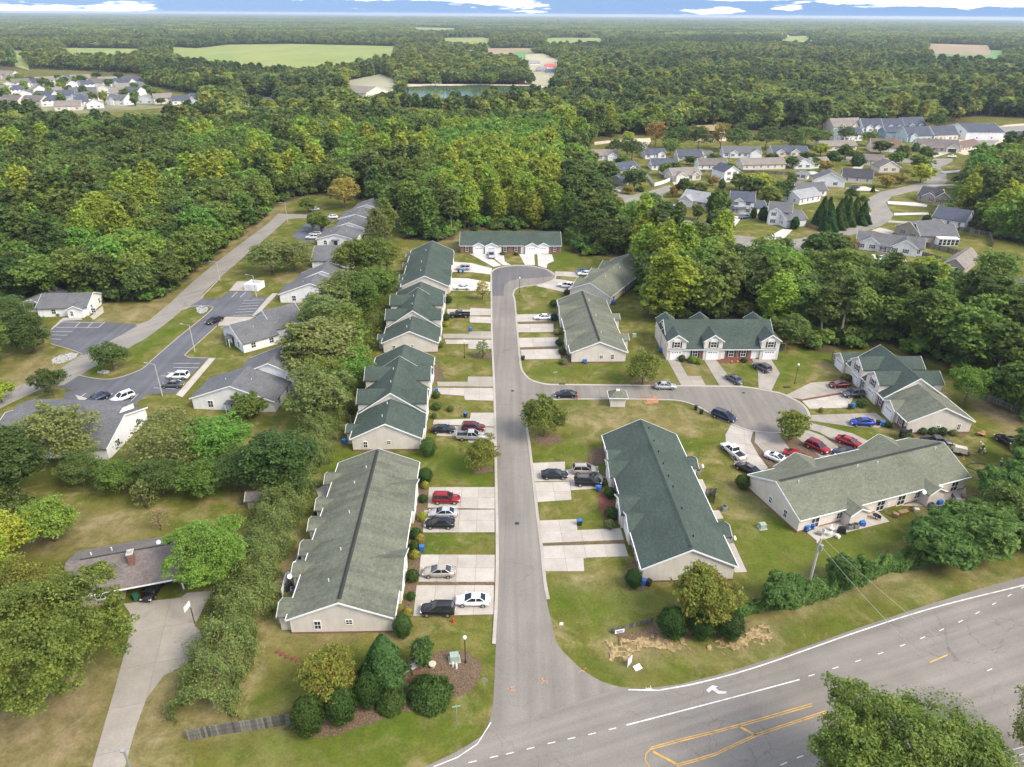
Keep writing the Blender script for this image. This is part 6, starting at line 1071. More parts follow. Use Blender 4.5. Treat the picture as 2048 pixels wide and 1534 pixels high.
TL = [  # shape, leaf, base px, height, label, crown width px, leaves, leaf size
    ('giant', 'hero', 100, 1390, 16, 'big spreading oak over the drive, lower left', 350, 70000, .15), ('giant2', 'hero', 75, 1290, 12.5, 'second oak over the left half of the ranch roof', 230, 36000, .15), ('giant2', 'lime', -60, 1270, 13, 'yellow-green oak at the left edge beside the ranch house', 240, 30000, .17), ('spread', 'bright', 112, 1082, 7.5, 'round bright green tree on the lower left lawn', 112, 16000, .17), ('giant2', 'bright', 432, 1175, 11.5, 'tall bright green tree behind the ranch house carport', 165, 40000, .15),
    ('spread', 'crape', 668, 1392, 7.2, 'turning tree with reddish seed heads at the entrance bed', 112, 9000, .19), ('cone', 'cedar', 771, 1354, 7.2, 'broad feathery cedar beside the beige end wall', 100, 12000, .17), ('slim', 'cedar', 846, 1336, 5.0, 'thin leaning cedar by the brick planter', 52, 2600, .17), ('spread', 'crape', 963, 940, 6.4, 'round turning tree at the left roadside', 72, 7000, .2), ('spread', 'oak', 1088, 874, 8.2, 'green tree at the corner of the side street', 84, 7000, .22), ('spread', 'oak', 1284, 770, 7.6, 'dark tree before the two-storey row', 68, 5000, .24), ('small', 'crape', 1577, 880, 6.0, 'small turning tree at the right cul-de-sac', 62, 3500, .22), ('slim', 'autumn', 965, 599, 5.6, 'thin reddening street tree by the far white driveways', 34, 700, .2), ('slim', 'pale', 966, 716, 4.6, 'thin sparse street tree on its mulch ring', 36, 500, .2),
    ('spread', 'crape', 1402, 1245, 8.6, 'turning maple over the roadside hollies', 124, 12000, .2), ('giant', 'hero', 1795, 1640, 15.5, 'big leafy tree covering the highway, lower right', 400, 80000, .14), ('giant2', 'hero', 2080, 1540, 12.5, 'sparse tree at the lower right edge', 190, 12000, .14),
    ('spread', 'dark', 228, 741, 7.0, 'dark tree on the parking island', 72, 5000, .24), ('spread', 'dark', 108, 791, 6.6, 'dark tree below the parking island', 62, 5000, .24), ('oak', 'pale', 545, 549, 10.5, 'willow-like pale tree before the bin enclosure', 110, 9000, .24), ('oak', 'pale', 590, 543, 9.6, 'second willow-like tree before the bin enclosure', 90, 8000, .24), ('oak', 'autumn', 690, 416, 13, 'olive brown tree above the upper lot', 72, 5000, .3), ('small', 'oak', 618, 426, 6.5, 'small tree in the upper lot', 32, 1500, .3), ('small', 'oak', 643, 466, 8, 'green tree by the small upper lot', 40, 2500, .3), ('slim', 'dark', 625, 458, 5.5, 'thin dark tree by the small upper lot', 22, 900, .3),
    ('oak', 'pale', 650, 755, 14.5, 'large pale olive tree between apartments and green-roofed rows', 165, 15000, .25), ('oak2', 'pale', 655, 690, 13.5, 'pale olive tree above the large one in the belt', 125, 10000, .25), ('oak2', 'oak', 725, 640, 13, 'tall green tree left of the far green-roofed row', 90, 9000, .26), ('oak2', 'oak', 745, 560, 14, 'green tree behind the low green-roofed row', 85, 8000, .28), ('tall', 'pale', 758, 505, 15, 'tall pale tree left of the low green-roofed row', 70, 8000, .28), ('oak', 'bright', 700, 770, 9.5, 'fresh green tree low in the belt', 90, 8000, .24), ('oak2', 'oak', 660, 820, 9.5, 'green tree above the overgrown hedge', 100, 9000, .24), ('oak2', 'oak', 705, 560, 13, 'green tree right of the clerestory block', 80, 7000, .28),
    ('oak', 'pale', 640, 850, 12.5, 'pale tree low in the belt beside the hedge', 130, 12000, .24), ('oak2', 'oak', 690, 705, 13, 'green tree in the belt beside the dormered row', 100, 10000, .25), ('oak2', 'oak', 690, 748, 12, 'olive tree beside the stepped apartment roof', 110, 10000, .25), ('oak', 'pale', 690, 640, 13.5, 'pale tree in the belt above the dormered row', 110, 10000, .25), ('oak2', 'oak', 760, 610, 12, 'green tree touching the far dormered row', 70, 8000, .26), ('oak2', 'oak', 775, 545, 11, 'round green tree touching the low green-roofed row', 60, 7000, .27), ('tall', 'oak', 772, 478, 15, 'tall green tree at the wood edge by the low row', 60, 8000, .3), ('oak', 'oak', 650, 800, 10, 'rounded green tree above the long hedge', 90, 9000, .24),
    ('oak2', 'dark', 170, 975, 7.0, 'first dark tree in the hedgerow below the apartments', 105, 9000, .2), ('oak', 'oak', 250, 985, 6.2, 'second tree in the hedgerow below the apartments', 100, 9000, .2), ('oak2', 'dark', 330, 992, 7.2, 'third dark tree in the hedgerow below the apartments', 110, 9000, .2), ('oak', 'oak', 410, 990, 6.6, 'fourth tree in the hedgerow below the apartments', 105, 9000, .2), ('oak2', 'dark', 480, 978, 7.6, 'fifth dark tree in the hedgerow below the apartments', 110, 9000, .2),
    ('oak2', 'dark', 565, 985, 12.5, 'dark dense tree beside the overgrown hedge', 145, 16000, .22), ('oak', 'pale', 345, 935, 11, 'thin pale tree showing its limbs on the apartment lawn', 185, 4200, .22), ('oak', 'pale', 130, 930, 11.5, 'pale tree over the lower apartment roof', 150, 8000, .22), ('oak2', 'dark', 45, 990, 13, 'dark tree at the left edge below the apartments', 140, 14000, .24), ('oak', 'bright', 440, 925, 9, 'fresh green tree right of the thin pale one', 130, 9000, .24), ('small', 'oak', 500, 838, 5.5, 'small shrubby tree at the apartment corner', 66, 3500, .22), ('oak', 'lime', 10, 1120, 8, 'yellow-green shrubby tree at the left edge', 130, 9000, .22), ('slim', 'bare', 322, 1060, 4.2, 'bare twiggy sapling on the lower left lawn', 50, 300, .14), ('slim', 'pale', 295, 1015, 5.5, 'half-bare grey shrub before the dark hedge', 60, 900, .16),
    ('oak2', 'dark', 25, 690, 13, 'dark tree left of the office parking', 110, 9000, .28), ('oak', 'dark', 70, 705, 10, 'dark tree beside the office parking', 85, 8000, .26), ('oak', 'oak', -30, 740, 12, 'green tree at the left edge by the road', 110, 9000, .28), ('small', 'lime', 4, 805, 5, 'yellow-green shrub at the left edge of the road', 50, 2500, .26),
    ('oak', 'bright', 1926, 815, 9.5, 'light green round tree beside the right row', 72, 7000, .26), ('tall', 'lime', 1330, 640, 21, 'towering yellow-topped tree behind the olive-roofed row', 105, 14000, .3), ('tall', 'lime', 1830, 640, 18, 'pale lime tree above the right row', 120, 9000, .3), ('oak2', 'lime', 1300, 560, 16, 'lime tree before the charcoal-roofed house', 75, 8000, .3), ('tall', 'lime', 1545, 660, 16, 'bright lime tree behind the two-storey row', 80, 8000, .3), ('oak', 'vine', 1580, 690, 8, 'vine-covered tree behind the swing set', 90, 7000, .28),
]
for sh, lf, u, v_, h, lb, w, n, sz in TL: treepx(sh, lf, u, v_, h, lb, w, n=n, size=sz)
# clipped and round shrubs
for sh, lf, u, v_, h, w, lb in [('egg', 'holly', 620, 1460, 5.2, 66, 'egg-shaped dark holly at the end of the picket fence'), ('egg', 'holly', 685, 1436, 4.6, 64, 'egg-shaped dark holly, second from the fence'), ('egg', 'holly', 738, 1406, 4.6, 56, 'egg-shaped dark holly, third from the fence'), ('mound', 'holly', 781, 1408, 1.9, 64, 'round clipped mound beside the hollies'), ('mound', 'holly', 861, 1394, 2.3, 92, 'wide clipped mound before the brick planter'), ('egg', 'cedar', 806, 1270, 3.4, 38, 'upright bush at the corner of the beige end wall'), ('egg', 'cedar', 857, 910, 3.6, 32, 'conical bush at the green-roofed end wall'), ('egg', 'holly', 1266, 1172, 3.0, 34, 'egg-shaped shrub at the central row corner'), ('egg', 'holly', 1342, 1268, 4.4, 60, 'left one of three roadside hollies'), ('egg', 'holly', 1400, 1270, 4.0, 54, 'middle one of three roadside hollies'), ('egg', 'holly', 1456, 1270, 4.2, 58, 'right one of three roadside hollies'),
    ('egg', 'holly', 851, 962, 2.6, 30, 'dark round bush at the far end of the olive-roofed row'), ('ball', 'yellow', 850, 975, 1.2, 16, 'yellow shrub at the far end of the olive-roofed row'), ('ball', 'holly', 846, 1003, 1.3, 18, 'green shrub by the red suv driveway'), ('ball', 'yellow', 845, 1040, 1.5, 20, 'yellow shrub by the silver sedan'), ('ball', 'holly', 832, 1075, 1.7, 24, 'green shrub below the black sedan'), ('ball', 'yellow', 840, 1082, 1.3, 18, 'yellow shrub below the black sedan'), ('ball', 'holly', 829, 1100, 1.6, 22, 'green shrub by the blue bin'), ('ball', 'yellow', 830, 1115, 1.3, 20, 'yellow shrub by the pale sedan driveway'), ('ball', 'holly', 825, 1160, 1.8, 26, 'green shrub beside the pale sedan'), ('ball', 'holly', 822, 1198, 1.2, 18, 'small shrub beside the black suv'), ('ball', 'yellow', 815, 1232, 1.4, 20, 'yellow-tipped shrub behind the upright bush'),
    ('egg', 'holly', 1219, 993, 1.7, 24, 'round clipped bush by the black suv of the central row'), ('ball', 'holly', 1222, 1035, 2.0, 28, 'dark shrub in the central row bed'), ('ball', 'pale', 1218, 1055, 1.4, 22, 'straggly shrub in the central row bed'), ('egg', 'holly', 1484, 975, 2.6, 30, 'round dark bush at the left corner of the big olive roof'), ('ball', 'holly', 1108, 612, 1.8, 18, 'dark bush at the far end of the stained olive roof'), ('ball', 'holly', 1108, 640, 1.8, 16, 'dark bush beside the white sedan on the right'), ('ball', 'yellow', 1114, 668, 1.3, 16, 'yellow shrub right of the street'), ('ball', 'holly', 1118, 690, 1.5, 15, 'green shrub right of the third driveway'), ('ball', 'holly', 1124, 708, 1.6, 16, 'green shrub right of the fourth driveway'), ('ball', 'pale', 1127, 728, 1.3, 20, 'low shrub at the stained olive roof corner'), ('ball', 'holly', 1134, 592, 2.0, 14, 'dark round bush at the far beige gable'),
    ('ball', 'holly', 1363, 722, 1.5, 14, 'clipped bush beside the left garage of the two-storey row'), ('ball', 'bright', 1385, 724, 1.5, 22, 'leafy shrub before the left brick porch'), ('ball', 'bright', 1398, 727, 1.2, 16, 'fresh green plant beside the middle garage'), ('ball', 'holly', 1488, 724, 1.0, 24, 'low dark planting before the right brick porch'), ('ball', 'holly', 1843, 868, 1.4, 18, 'left one of three round bushes at the right end wall'), ('ball', 'holly', 1863, 868, 1.5, 19, 'middle one of three round bushes at the right end wall'), ('ball', 'holly', 1883, 869, 1.5, 19, 'right one of three round bushes at the right end wall'), ('ball', 'pale', 1906, 870, 1.1, 18, 'twiggy shrub at the right end wall'), ('ball', 'dark', 1722, 813, 1.8, 20, 'shrub beside the paired bins on the right'), ('ball', 'dark', 1692, 762, 1.6, 22, 'shrub at the far corner of the right row'), ('ball', 'pale', 1641, 824, 1.0, 10, 'tiny red-leaved plant on the strip'), ('ball', 'holly', 1775, 853, 1.0, 16, 'low shrub at the brick front on the right'), ('ball', 'dark', 1812, 880, 1.6, 24, 'dark weedy shrub beside the cable reel'),
    ('ball', 'holly', 897, 605, 2.0, 14, 'shrub by the far left row'), ('ball', 'holly', 893, 640, 1.9, 14, 'shrub beside the black pickup'), ('ball', 'yellow', 892, 652, 1.2, 13, 'yellow shrub by the black pickup'), ('ball', 'dark', 880, 694, 1.5, 15, 'shrub at the far end wall'), ('ball', 'dark', 873, 795, 1.5, 16, 'shrub beside the middle row'), ('ball', 'dark', 874, 818, 1.5, 20, 'brown-green shrub beside the middle row'), ('ball', 'dark', 868, 836, 1.2, 12, 'reddish shrub beside the middle row'), ('ball', 'dark', 901, 822, 1.2, 14, 'small bush on the lawn above the bin'), ('ball', 'dark', 205, 606, 1.0, 12, 'small bush right of the office'), ('ball', 'dark', 118, 632, 1.0, 10, 'small bush before the office wall'), ('ball', 'dark', 155, 632, 1.0, 11, 'second bush before the office wall'), ('ball', 'dark', 1005, 510, 1.1, 12, 'shrubs before the brick row window, left'), ('ball', 'dark', 1032, 510, 1.0, 12, 'shrubs before the brick row window, right')]:
    treepx(sh, lf, u, v_, h, lb, w, n=5200 if sh != 'ball' else 900, size=.12, cat='shrub', trunk=False, name='clipped_shrub' if sh != 'ball' else 'garden_shrub', rz=0)
# estate trees
ET = [('egg', 'dark', 1304, 421, 6.8, 38), ('egg', 'dark', 1358, 437, 6.2, 24), ('egg', 'oak', 1435, 425, 9.0, 44), ('egg', 'dark', 1436, 470, 9.5, 52), ('small', 'oak', 1478, 380, 7.5, 60), ('small', 'lime', 1515, 388, 9.0, 80), ('small', 'dark', 1268, 378, 9.5, 46), ('small', 'dark', 1211, 366, 9.5, 48), ('small', 'dark', 1366, 392, 7.5, 36), ('small', 'oak', 1328, 352, 6.5, 26), ('oak', 'dark', 1263, 322, 12, 60), ('oak', 'dark', 1232, 310, 9, 40), ('small', 'dark', 1380, 330, 5, 30), ('egg', 'dark', 1582, 368, 5.0, 18), ('small', 'dark', 1583, 336, 6, 38), ('small', 'autumn', 1650, 345, 6, 40), ('small', 'dark', 1690, 320, 8, 34), ('egg', 'dark', 1714, 332, 6.5, 24), ('small', 'dark', 1760, 308, 8, 30), ('small', 'dark', 1803, 324, 8.5, 26), ('egg', 'dark', 1830, 303, 5, 14), ('small', 'oak', 1838, 345, 9, 44), ('small', 'lime', 1840, 366, 9, 40), ('small', 'autumn', 1772, 375, 5.5, 34), ('small', 'autumn', 1800, 368, 5, 40), ('cone', 'holly', 1745, 384, 3, 9), ('small', 'dark', 1630, 335, 5, 44), ('small', 'lime', 1640, 312, 7, 50), ('oak', 'dark', 1735, 292, 9, 34), ('oak', 'oak', 1640, 295, 11, 60), ('oak', 'autumn', 1310, 292, 15, 44), ('oak', 'dark', 1350, 300, 14, 55), ('oak', 'dark', 1395, 304, 15, 50), ('oak', 'autumn', 1440, 298, 16, 40), ('oak', 'dark', 1475, 304, 15, 60), ('oak', 'dark', 1530, 300, 14, 50), ('oak', 'dark', 1580, 300, 14, 60), ('oak', 'lime', 1255, 290, 8, 30), ('oak', 'oak', 1340, 310, 9, 40), ('small', 'dark', 1660, 510, 8, 62), ('small', 'dark', 1630, 520, 8, 60), ('small', 'autumn', 1690, 500, 5, 34), ('small', 'autumn', 1915, 610, 5.5, 30), ('oak', 'oak', 1985, 575, 11, 115), ('oak', 'oak', 1920, 420, 12, 60), ('egg', 'holly', 1851, 445, 3.0, 14), ('small', 'dark', 1725, 408, 3.5, 18), ('small', 'oak', 1855, 445, 3, 12), ('egg', 'holly', 1506, 436, 4, 12), ('egg', 'holly', 1525, 440, 5, 18), ('egg', 'holly', 1588, 458, 4.5, 16), ('egg', 'holly', 1185, 320, 4, 10), ('oak', 'oak', 1555, 535, 10, 60), ('ball', 'dark', 1281, 383, 2, 12), ('small', 'autumn', 1258, 388, 4, 20), ('small', 'autumn', 1345, 395, 4.5, 16), ('small', 'autumn', 1425, 372, 4.5, 20), ('egg', 'dark', 1443, 378, 4.5, 13), ('slim', 'dark', 1945, 335, 4, 12), ('small', 'dark', 1425, 332, 6, 30), ('small', 'oak', 1460, 350, 6, 30), ('small', 'dark', 1540, 330, 6, 34), ('small', 'oak', 1350, 345, 5, 24), ('small', 'dark', 1610, 325, 6, 30), ('small', 'dark', 1665, 330, 7, 34), ('small', 'dark', 1560, 400, 8, 50), ('small', 'oak', 1540, 412, 8, 50), ('small', 'dark', 1500, 392, 8, 50), ('small', 'dark', 1700, 400, 5, 26), ('small', 'oak', 1790, 330, 7, 30), ('small', 'dark', 1850, 320, 7, 30), ('small', 'dark', 1400, 395, 6, 26), ('small', 'oak', 1395, 440, 6, 26), ('small', 'dark', 1330, 440, 7, 34), ('small', 'oak', 1245, 340, 7, 30), ('small', 'dark', 1925, 380, 8, 40), ('small', 'lime', 1890, 430, 5, 24), ('oak', 'dark', 1690, 285, 10, 40), ('oak', 'oak', 1610, 290, 12, 50), ('oak', 'dark', 1870, 262, 12, 40)]
for k, (sh, lf, u, v_, h, w) in enumerate(ET): treepx(sh, lf, u, v_, h, {'egg': 'dense dark rounded evergreen in the house estate', 'cone': 'small conical evergreen in the house estate', 'ball': 'low round shrub in the house estate', 'slim': 'thin tree in the house estate', 'small': {'dark': 'dark garden tree in the house estate', 'oak': 'green garden tree in the house estate', 'lime': 'yellow-green garden tree in the house estate', 'autumn': 'brownish garden tree in the house estate'}.get(lf), 'oak': {'dark': 'tall dark tree behind the estate houses', 'autumn': 'tall reddish tree behind the estate houses', 'lime': 'lime tree behind the estate houses', 'oak': 'leafy tree at the edge of the estate'}.get(lf)}[sh], w, n=1800, size=.42, var=k % 3, grp='garden trees of the house estate', name='garden_tree')
for k in range(44):
    u, v_ = random.uniform(5, 330), random.uniform(158, 214)
    treepx('small', ['dark', 'oak', 'oak', 'lime'][k % 4], u, v_, random.uniform(6, 11), 'small tree among the houses of the far left estate', 16, n=1200, size=.5, var=k % 2, grp='trees of the far left estate', name='garden_tree')
for k, (u, v_, h) in enumerate([(1640, 450, 11), (1655, 462, 10), (1672, 458, 11), (1690, 452, 11), (1705, 446, 10), (1722, 448, 8.5), (1652, 446, 10), (1682, 444, 10)]): treepx('cone', 'holly', u, v_, h, 'tall conical evergreen in the clump inside the estate bend', 34, n=5000, size=.3, grp='clump of tall evergreens', name='evergreen_tree')
for k, (u, v_, h, w) in enumerate([(1560, 1210, 4.5, 90), (1590, 1195, 3.6, 60), (1690, 1170, 5.0, 86), (1880, 1130, 6.5, 130), (1950, 1110, 7, 140), (1920, 1070, 6, 110), (2010, 1060, 8, 130), (2050, 1090, 7, 120), (1985, 1010, 6, 90), (2045, 985, 7, 110), (1860, 1085, 5, 90), (2070, 940, 8, 110)]): treepx('shrub', 'vine', u, v_, h, ['vine-smothered bush left of the utility pole', 'lower vine bush beside the utility pole', 'tall vine bush right of the utility pole', 'vine thicket nearest the highway verge', 'broad vine thicket before the patios', 'vine thicket reaching to the patios', 'high vine thicket at the right edge', 'vine thicket at the right edge by the verge', 'vine bush below the black pickup', 'vine bush at the right edge below the black pickup', 'vine bush at the left flank of the thicket', 'vine tree at the right edge'][k], w, n=12000, size=.12, cat='thicket', name='vine_thicket', trunk=False)
# hedges: one long leafy body each
def hedge(px, w0, w1, h0, h1, label, leaf, n, size, seed, name='hedge', lump=.55):
    line = smooth_line(pts2(px), .6); rng = np.random.default_rng(seed); N = len(line); a = np.array([(p.x, p.y) for p in line]); k = rng.integers(0, N - 1, n); f = k / (N - 1)
    d = a[np.minimum(k + 1, N - 1)] - a[k]; d /= np.linalg.norm(d, axis=1, keepdims=True) + 1e-9; nr2 = np.stack([-d[:, 1], d[:, 0]], 1); base = a[k] + d * rng.uniform(-.6, .6, n)[:, None]
    th = rng.uniform(-.12, math.pi + .12, n); env = 1 + lump * (vnoise(base[:, 0] * 1.0, base[:, 1], 2.6, seed) - .5) * 2; W_ = (w0 + (w1 - w0) * f) * env; H_ = (h0 + (h1 - h0) * f) * (1 + lump * (vnoise(base[:, 0], base[:, 1], 1.7, seed + 3) - .5) * 1.6)
    r = .78 + .27 * rng.random(n); r[: n // 18] *= 1.22; bump = 1 + .22 * np.sin(th * 5 + base[:, 0] * 2.1) * np.cos(base[:, 1] * 1.7); y = np.cos(th) * W_ / 2 * r * bump; z = np.maximum(np.sin(th), -.05) ** 1.0 * H_ * r * bump if False else np.clip(np.sin(th), 0, 1) ** .75 * H_ * r * bump
    p = np.stack([base[:, 0] + nr2[:, 0] * y, base[:, 1] + nr2[:, 1] * y, z + .05], 1); nrm = np.stack([nr2[:, 0] * np.cos(th), nr2[:, 1] * np.cos(th), np.sin(th) + .3], 1) + rng.normal(size=(n, 3)) * .5; nrm /= np.linalg.norm(nrm, axis=1, keepdims=True)
    o = line[0]; p[:, 0] -= o.x; p[:, 1] -= o.y; T = thing(name, label, 'hedge', (o.x, o.y, 0)); link('foliage', leaf_mesh('foliage', p, nrm, size * rng.uniform(.6, 1.3, n), [LEAF[leaf]], rng), T)
hedge([(405, 1440), (425, 1380), (455, 1300), (488, 1215), (520, 1130), (550, 1060), (583, 985), (612, 925), (640, 870), (668, 815), (690, 765)], 6.5, 7.5, 4.2, 4.6, 'long overgrown pale green hedge behind the left rows', 'hedge', 120000, .13, 11, lump=.4)
hedge([(1480, 1226), (1530, 1215), (1600, 1200), (1680, 1172), (1740, 1150), (1800, 1130), (1860, 1115)], 1.6, 2.6, 1.9, 2.6, 'vine-covered fence line along the highway', 'vine', 24000, .13, 13)
hedge([(-60, 1010), (20, 1040), (70, 1060)], 6, 5, 4, 3.5, 'shrubbery at the left edge of the lower lawn', 'dark', 9000, .22, 14); hedge([(640, 860), (668, 810), (700, 745), (735, 680), (755, 625), (770, 570)], 5, 5, 3.2, 4.5, 'shrub belt behind the green-roofed rows', 'oak', 20000, .22, 15)
# ------------------------------------------------------------------ woods
pts_all = []
def scatter(y0, y1, st, seed):
    rng = np.random.default_rng(seed); ys = np.arange(y0, y1, st); out = []
    xm = y1 * .92 + 80; X, Y = np.meshgrid(np.arange(-xm, xm, st), ys); X = X + rng.uniform(-.48, .48, X.shape) * st; Y = Y + rng.uniform(-.48, .48, Y.shape) * st
    k = (np.abs(X) < Y * .92 + 80) & (Y > y0) & (Y < y1); X, Y = X[k], Y[k]; u, v_ = PJ(X, Y); dev = inpoly(u, v_, DEV); ok = ~dev | inpoly(u, v_, BELT) | inpoly(u, v_, CLUMPR)
    for c in CLEAR: ok &= ~inpoly(X, Y, c)
    ok &= ~inpoly(u, v_, [(808, 176), (1112, 174), (1090, 212), (1000, 222), (850, 220), (812, 205)])
    return X[ok], Y[ok]
X1, Y1 = scatter(90, 950, 7.4, 21); dist = np.hypot(X1, Y1); order = np.argsort(dist)
u1, v1 = PJ(X1, Y1, 12.0)
sp = vnoise(X1, Y1, 55, 31); sp2 = vnoise(X1, Y1, 26, 32); rr1 = np.random.default_rng(5).random(len(X1))
def species(i):
    a = sp[i] * .6 + sp2[i] * .25 + rr1[i] * .3
    left = u1[i] < 1110 and v1[i] > 150
    # stands read off the photograph: tulip trees right of the middle, pines behind the brick row, oaks on the left
    if 880 < u1[i] < 1130 and 240 < v1[i] < 400: return 'tl' if a < .5 else 'ol'
    if 780 < u1[i] < 1130 and v1[i] > 380: return 'pp' if a < .62 else 'to'
    if a < .3: return 'to'
    if a < .43: return 'pp'
    if a < .56: return 'od' if rr1[i] < .55 else 'oo'
    if a < .68: return 'oo'
    if a < .74: return 'ol'
    if a < .82: return 'tl' if rr1[i] > .35 else 'oo'
    return 'pp'
SPEC = dict(tl=('tall', 'lime'), ol=('oak2', 'bright'), pp=('pine', 'pine'), to=('tall', 'oak'), od=('oak2', 'dark'), oo=('oak', 'oak'))
SPN = dict(tl='tall yellow-green tree', ol='fresh green broadleaf tree', pp='tall dark pine with bare trunk', to='tall green broadleaf tree', od='dark dense oak', oo='broad green oak')
inview = (u1 > -40) & (u1 < 2090) & (v1 > 0) & (v1 < 1534); n_ind = 0; single = np.zeros(len(X1), bool)
for i in order:
    if n_ind >= 300: break
    if not inview[i]: continue
    s = species(i); sh, lf = SPEC[s]; reg = 'in the tree belt right of the rows' if inpoly(u1[i] * 0 + PJ(X1[i], Y1[i])[0], PJ(X1[i], Y1[i])[1], BELT) else ('in the wood left of the access road' if X1[i] < -35 else ('behind the brick row' if X1[i] < 60 else 'in the clump at the right edge'))
    h = {'tall': 17, 'pine': 16.5, 'oak': 12.5, 'oak2': 13.5}[sh] * (.8 + .4 * rr1[i]); tree(sh, lf, X1[i], Y1[i], h, SPN[s] + ' ' + reg, n=3600, size=.42, var=i % 4, grp=SPN[s] + ' ' + reg, name='pine_tree' if sh == 'pine' else 'woodland_tree', bark='barkpale' if sh == 'pine' else 'bark', wide=1.15); single[i] = True; n_ind += 1
# the rest of the woods: uncountable, one object, instanced
WC = bpy.data.collections.new('woodland_kinds'); widx = {}
def kind_obj(key, shape, leaf, n, size, seed, xy=1.0):
    rng = np.random.default_rng(seed); s = SH[shape]; p, nr, lb = crown_pts(s, rng, n, size); p[:, :2] *= xy; me = leaf_mesh('kind', p, nr, size * rng.uniform(.6, 1.3, n), [LEAF[leaf], M['bark']], rng, trunk_mb(s, lb[:2], rng, 5))
    o = bpy.data.objects.new('kind_%03d' % len(WC.objects), me); WC.objects.link(o); widx.setdefault(key, []).append(len(WC.objects) - 1)
for s, (sh, lf) in SPEC.items():
    for q in range(2): kind_obj(s, sh, lf, 1800, .65, 100 + q)
for q, (sh, lf) in enumerate([('oak2', 'far'), ('oak', 'far'), ('tall', 'far'), ('tall', 'farlime'), ('oak2', 'farlime'), ('pine', 'fardark'), ('oak', 'fardark'), ('oak2', 'fardark')]): kind_obj('f%d' % q, sh, lf, 420, 1.35, 200 + q)
def clump(key, leaf, seed, R_, H_, n, size):
    rng = np.random.default_rng(seed); nl = 26; c = np.stack([rng.uniform(-R_, R_, nl), rng.uniform(-R_, R_, nl), rng.uniform(.45, .8, nl) * H_], 1); i = rng.integers(0, nl, n); d = sph(rng, n); d[:, 2] = np.abs(d[:, 2]); rad = R_ * rng.uniform(.16, .26, nl)[i]
    p = c[i] + d * np.stack([rad, rad, np.full(n, H_ * .3)], 1); p[: n // 6, 2] *= rng.random(n // 6); nr = d + rng.normal(size=(n, 3)) * .4; nr /= np.linalg.norm(nr, axis=1, keepdims=True); me = leaf_mesh('kind', p, nr, size * rng.uniform(.6, 1.3, n), [LEAF[leaf]], rng)
    o = bpy.data.objects.new('kind_%03d' % len(WC.objects), me); WC.objects.link(o); widx.setdefault(key, []).append(len(WC.objects) - 1)
for q, lf in enumerate(('far', 'far', 'fardark', 'farlime')): clump('c%d' % q, lf, 300 + q, 17, 15, 500, 3.2)
for q, lf in enumerate(('far', 'far', 'fardark', 'farlime')): clump('d%d' % q, lf, 400 + q, 45, 17, 420, 8)
for q, lf in enumerate(('oak', 'dark', 'vine', 'bright')): kind_obj('u', 'shrub', lf, 420, .3, 500 + q)
PX_, PY_, PI_, PS_ = [], [], [], []
rw = np.random.default_rng(77)
for i in np.where(~single)[0]:
    s = species(i); far = dist[i] > 520
    if far: key = {'tl': 'f3', 'ol': 'f4', 'pp': 'f5', 'to': 'f2', 'od': 'f7', 'oo': 'f1'}[s]
    else: key = s
    sh = SPEC[s][0]; h = {'tall': 17, 'pine': 16.5, 'oak': 12.5, 'oak2': 13.5}[sh] * (.8 + .4 * rr1[i]); k = h / SH[sh]['H']; PX_.append(X1[i]); PY_.append(Y1[i]); PI_.append(widx[key][i % len(widx[key])]); PS_.append((k * 1.15, k * 1.15, k))
def more(y0, y1, st, seed, keys, sxy, sz, sc=180):
    X, Y = scatter(y0, y1, st, seed); a = vnoise(X, Y, sc, seed + 1) * .6 + vnoise(X, Y, sc * .3, seed + 2) * .3 + rw.random(len(X)) * .35; r = rw.random(len(X))
    for x, y, q, w in zip(X, Y, a, r): key = keys[min(int(max(q - .25, 0) / .75 * len(keys)), len(keys) - 1)]; PX_.append(x); PY_.append(y); PI_.append(widx[key][0]); k = .8 + .45 * w; PS_.append((sxy * k, sxy * k, sz * k))
_us = scatter(90, 430, 3.6, 71)
for x, y, r in zip(_us[0], _us[1], rw.random(len(_us[0]))):
    PX_.append(x); PY_.append(y); PI_.append(widx['u'][int(r * 997) % 4]); k = .7 + 1.5 * r; PS_.append((k * 1.2, k * 1.2, k))
more(950, 2600, 11.5, 41, ['f5', 'f6', 'f0', 'f1', 'f2', 'f3', 'f4', 'f7'], 1.3, .85)
more(2600, 6500, 27, 51, ['c2', 'c0', 'c1', 'c3', 'c2'], 1.0, 1.0, 420); more(6500, 17000, 75, 61, ['d2', 'd0', 'd1', 'd3'], 1.0, 1.0, 1100)
wm = bpy.data.meshes.new('woodland'); npt = len(PX_); wm.vertices.add(npt); wm.vertices.foreach_set('co', np.stack([PX_, PY_, np.full(npt, -.1)], 1).astype(np.float32).ravel())
for nm, tp, arr in (('kind_index', 'INT', np.array(PI_, np.int32)), ('turn', 'FLOAT', (rw.random(npt) * 6.283).astype(np.float32))): wm.attributes.new(nm, tp, 'POINT').data.foreach_set('value', arr)
wm.attributes.new('size', 'FLOAT_VECTOR', 'POINT').data.foreach_set('vector', np.array(PS_, np.float32).ravel())
for l in LEAF.values(): wm.materials.append(l)
ng = bpy.data.node_groups.new('woodland_scatter', 'GeometryNodeTree'); ng.interface.new_socket('Geometry', in_out='INPUT', socket_type='NodeSocketGeometry'); ng.interface.new_socket('Geometry', in_out='OUTPUT', socket_type='NodeSocketGeometry')
N_ = ng.nodes.new; gi = N_('NodeGroupInput'); go = N_('NodeGroupOutput'); iop = N_('GeometryNodeInstanceOnPoints'); ci = N_('GeometryNodeCollectionInfo'); ci.inputs['Collection'].default_value = WC; ci.inputs['Separate Children'].default_value = True; ci.inputs['Reset Children'].default_value = True
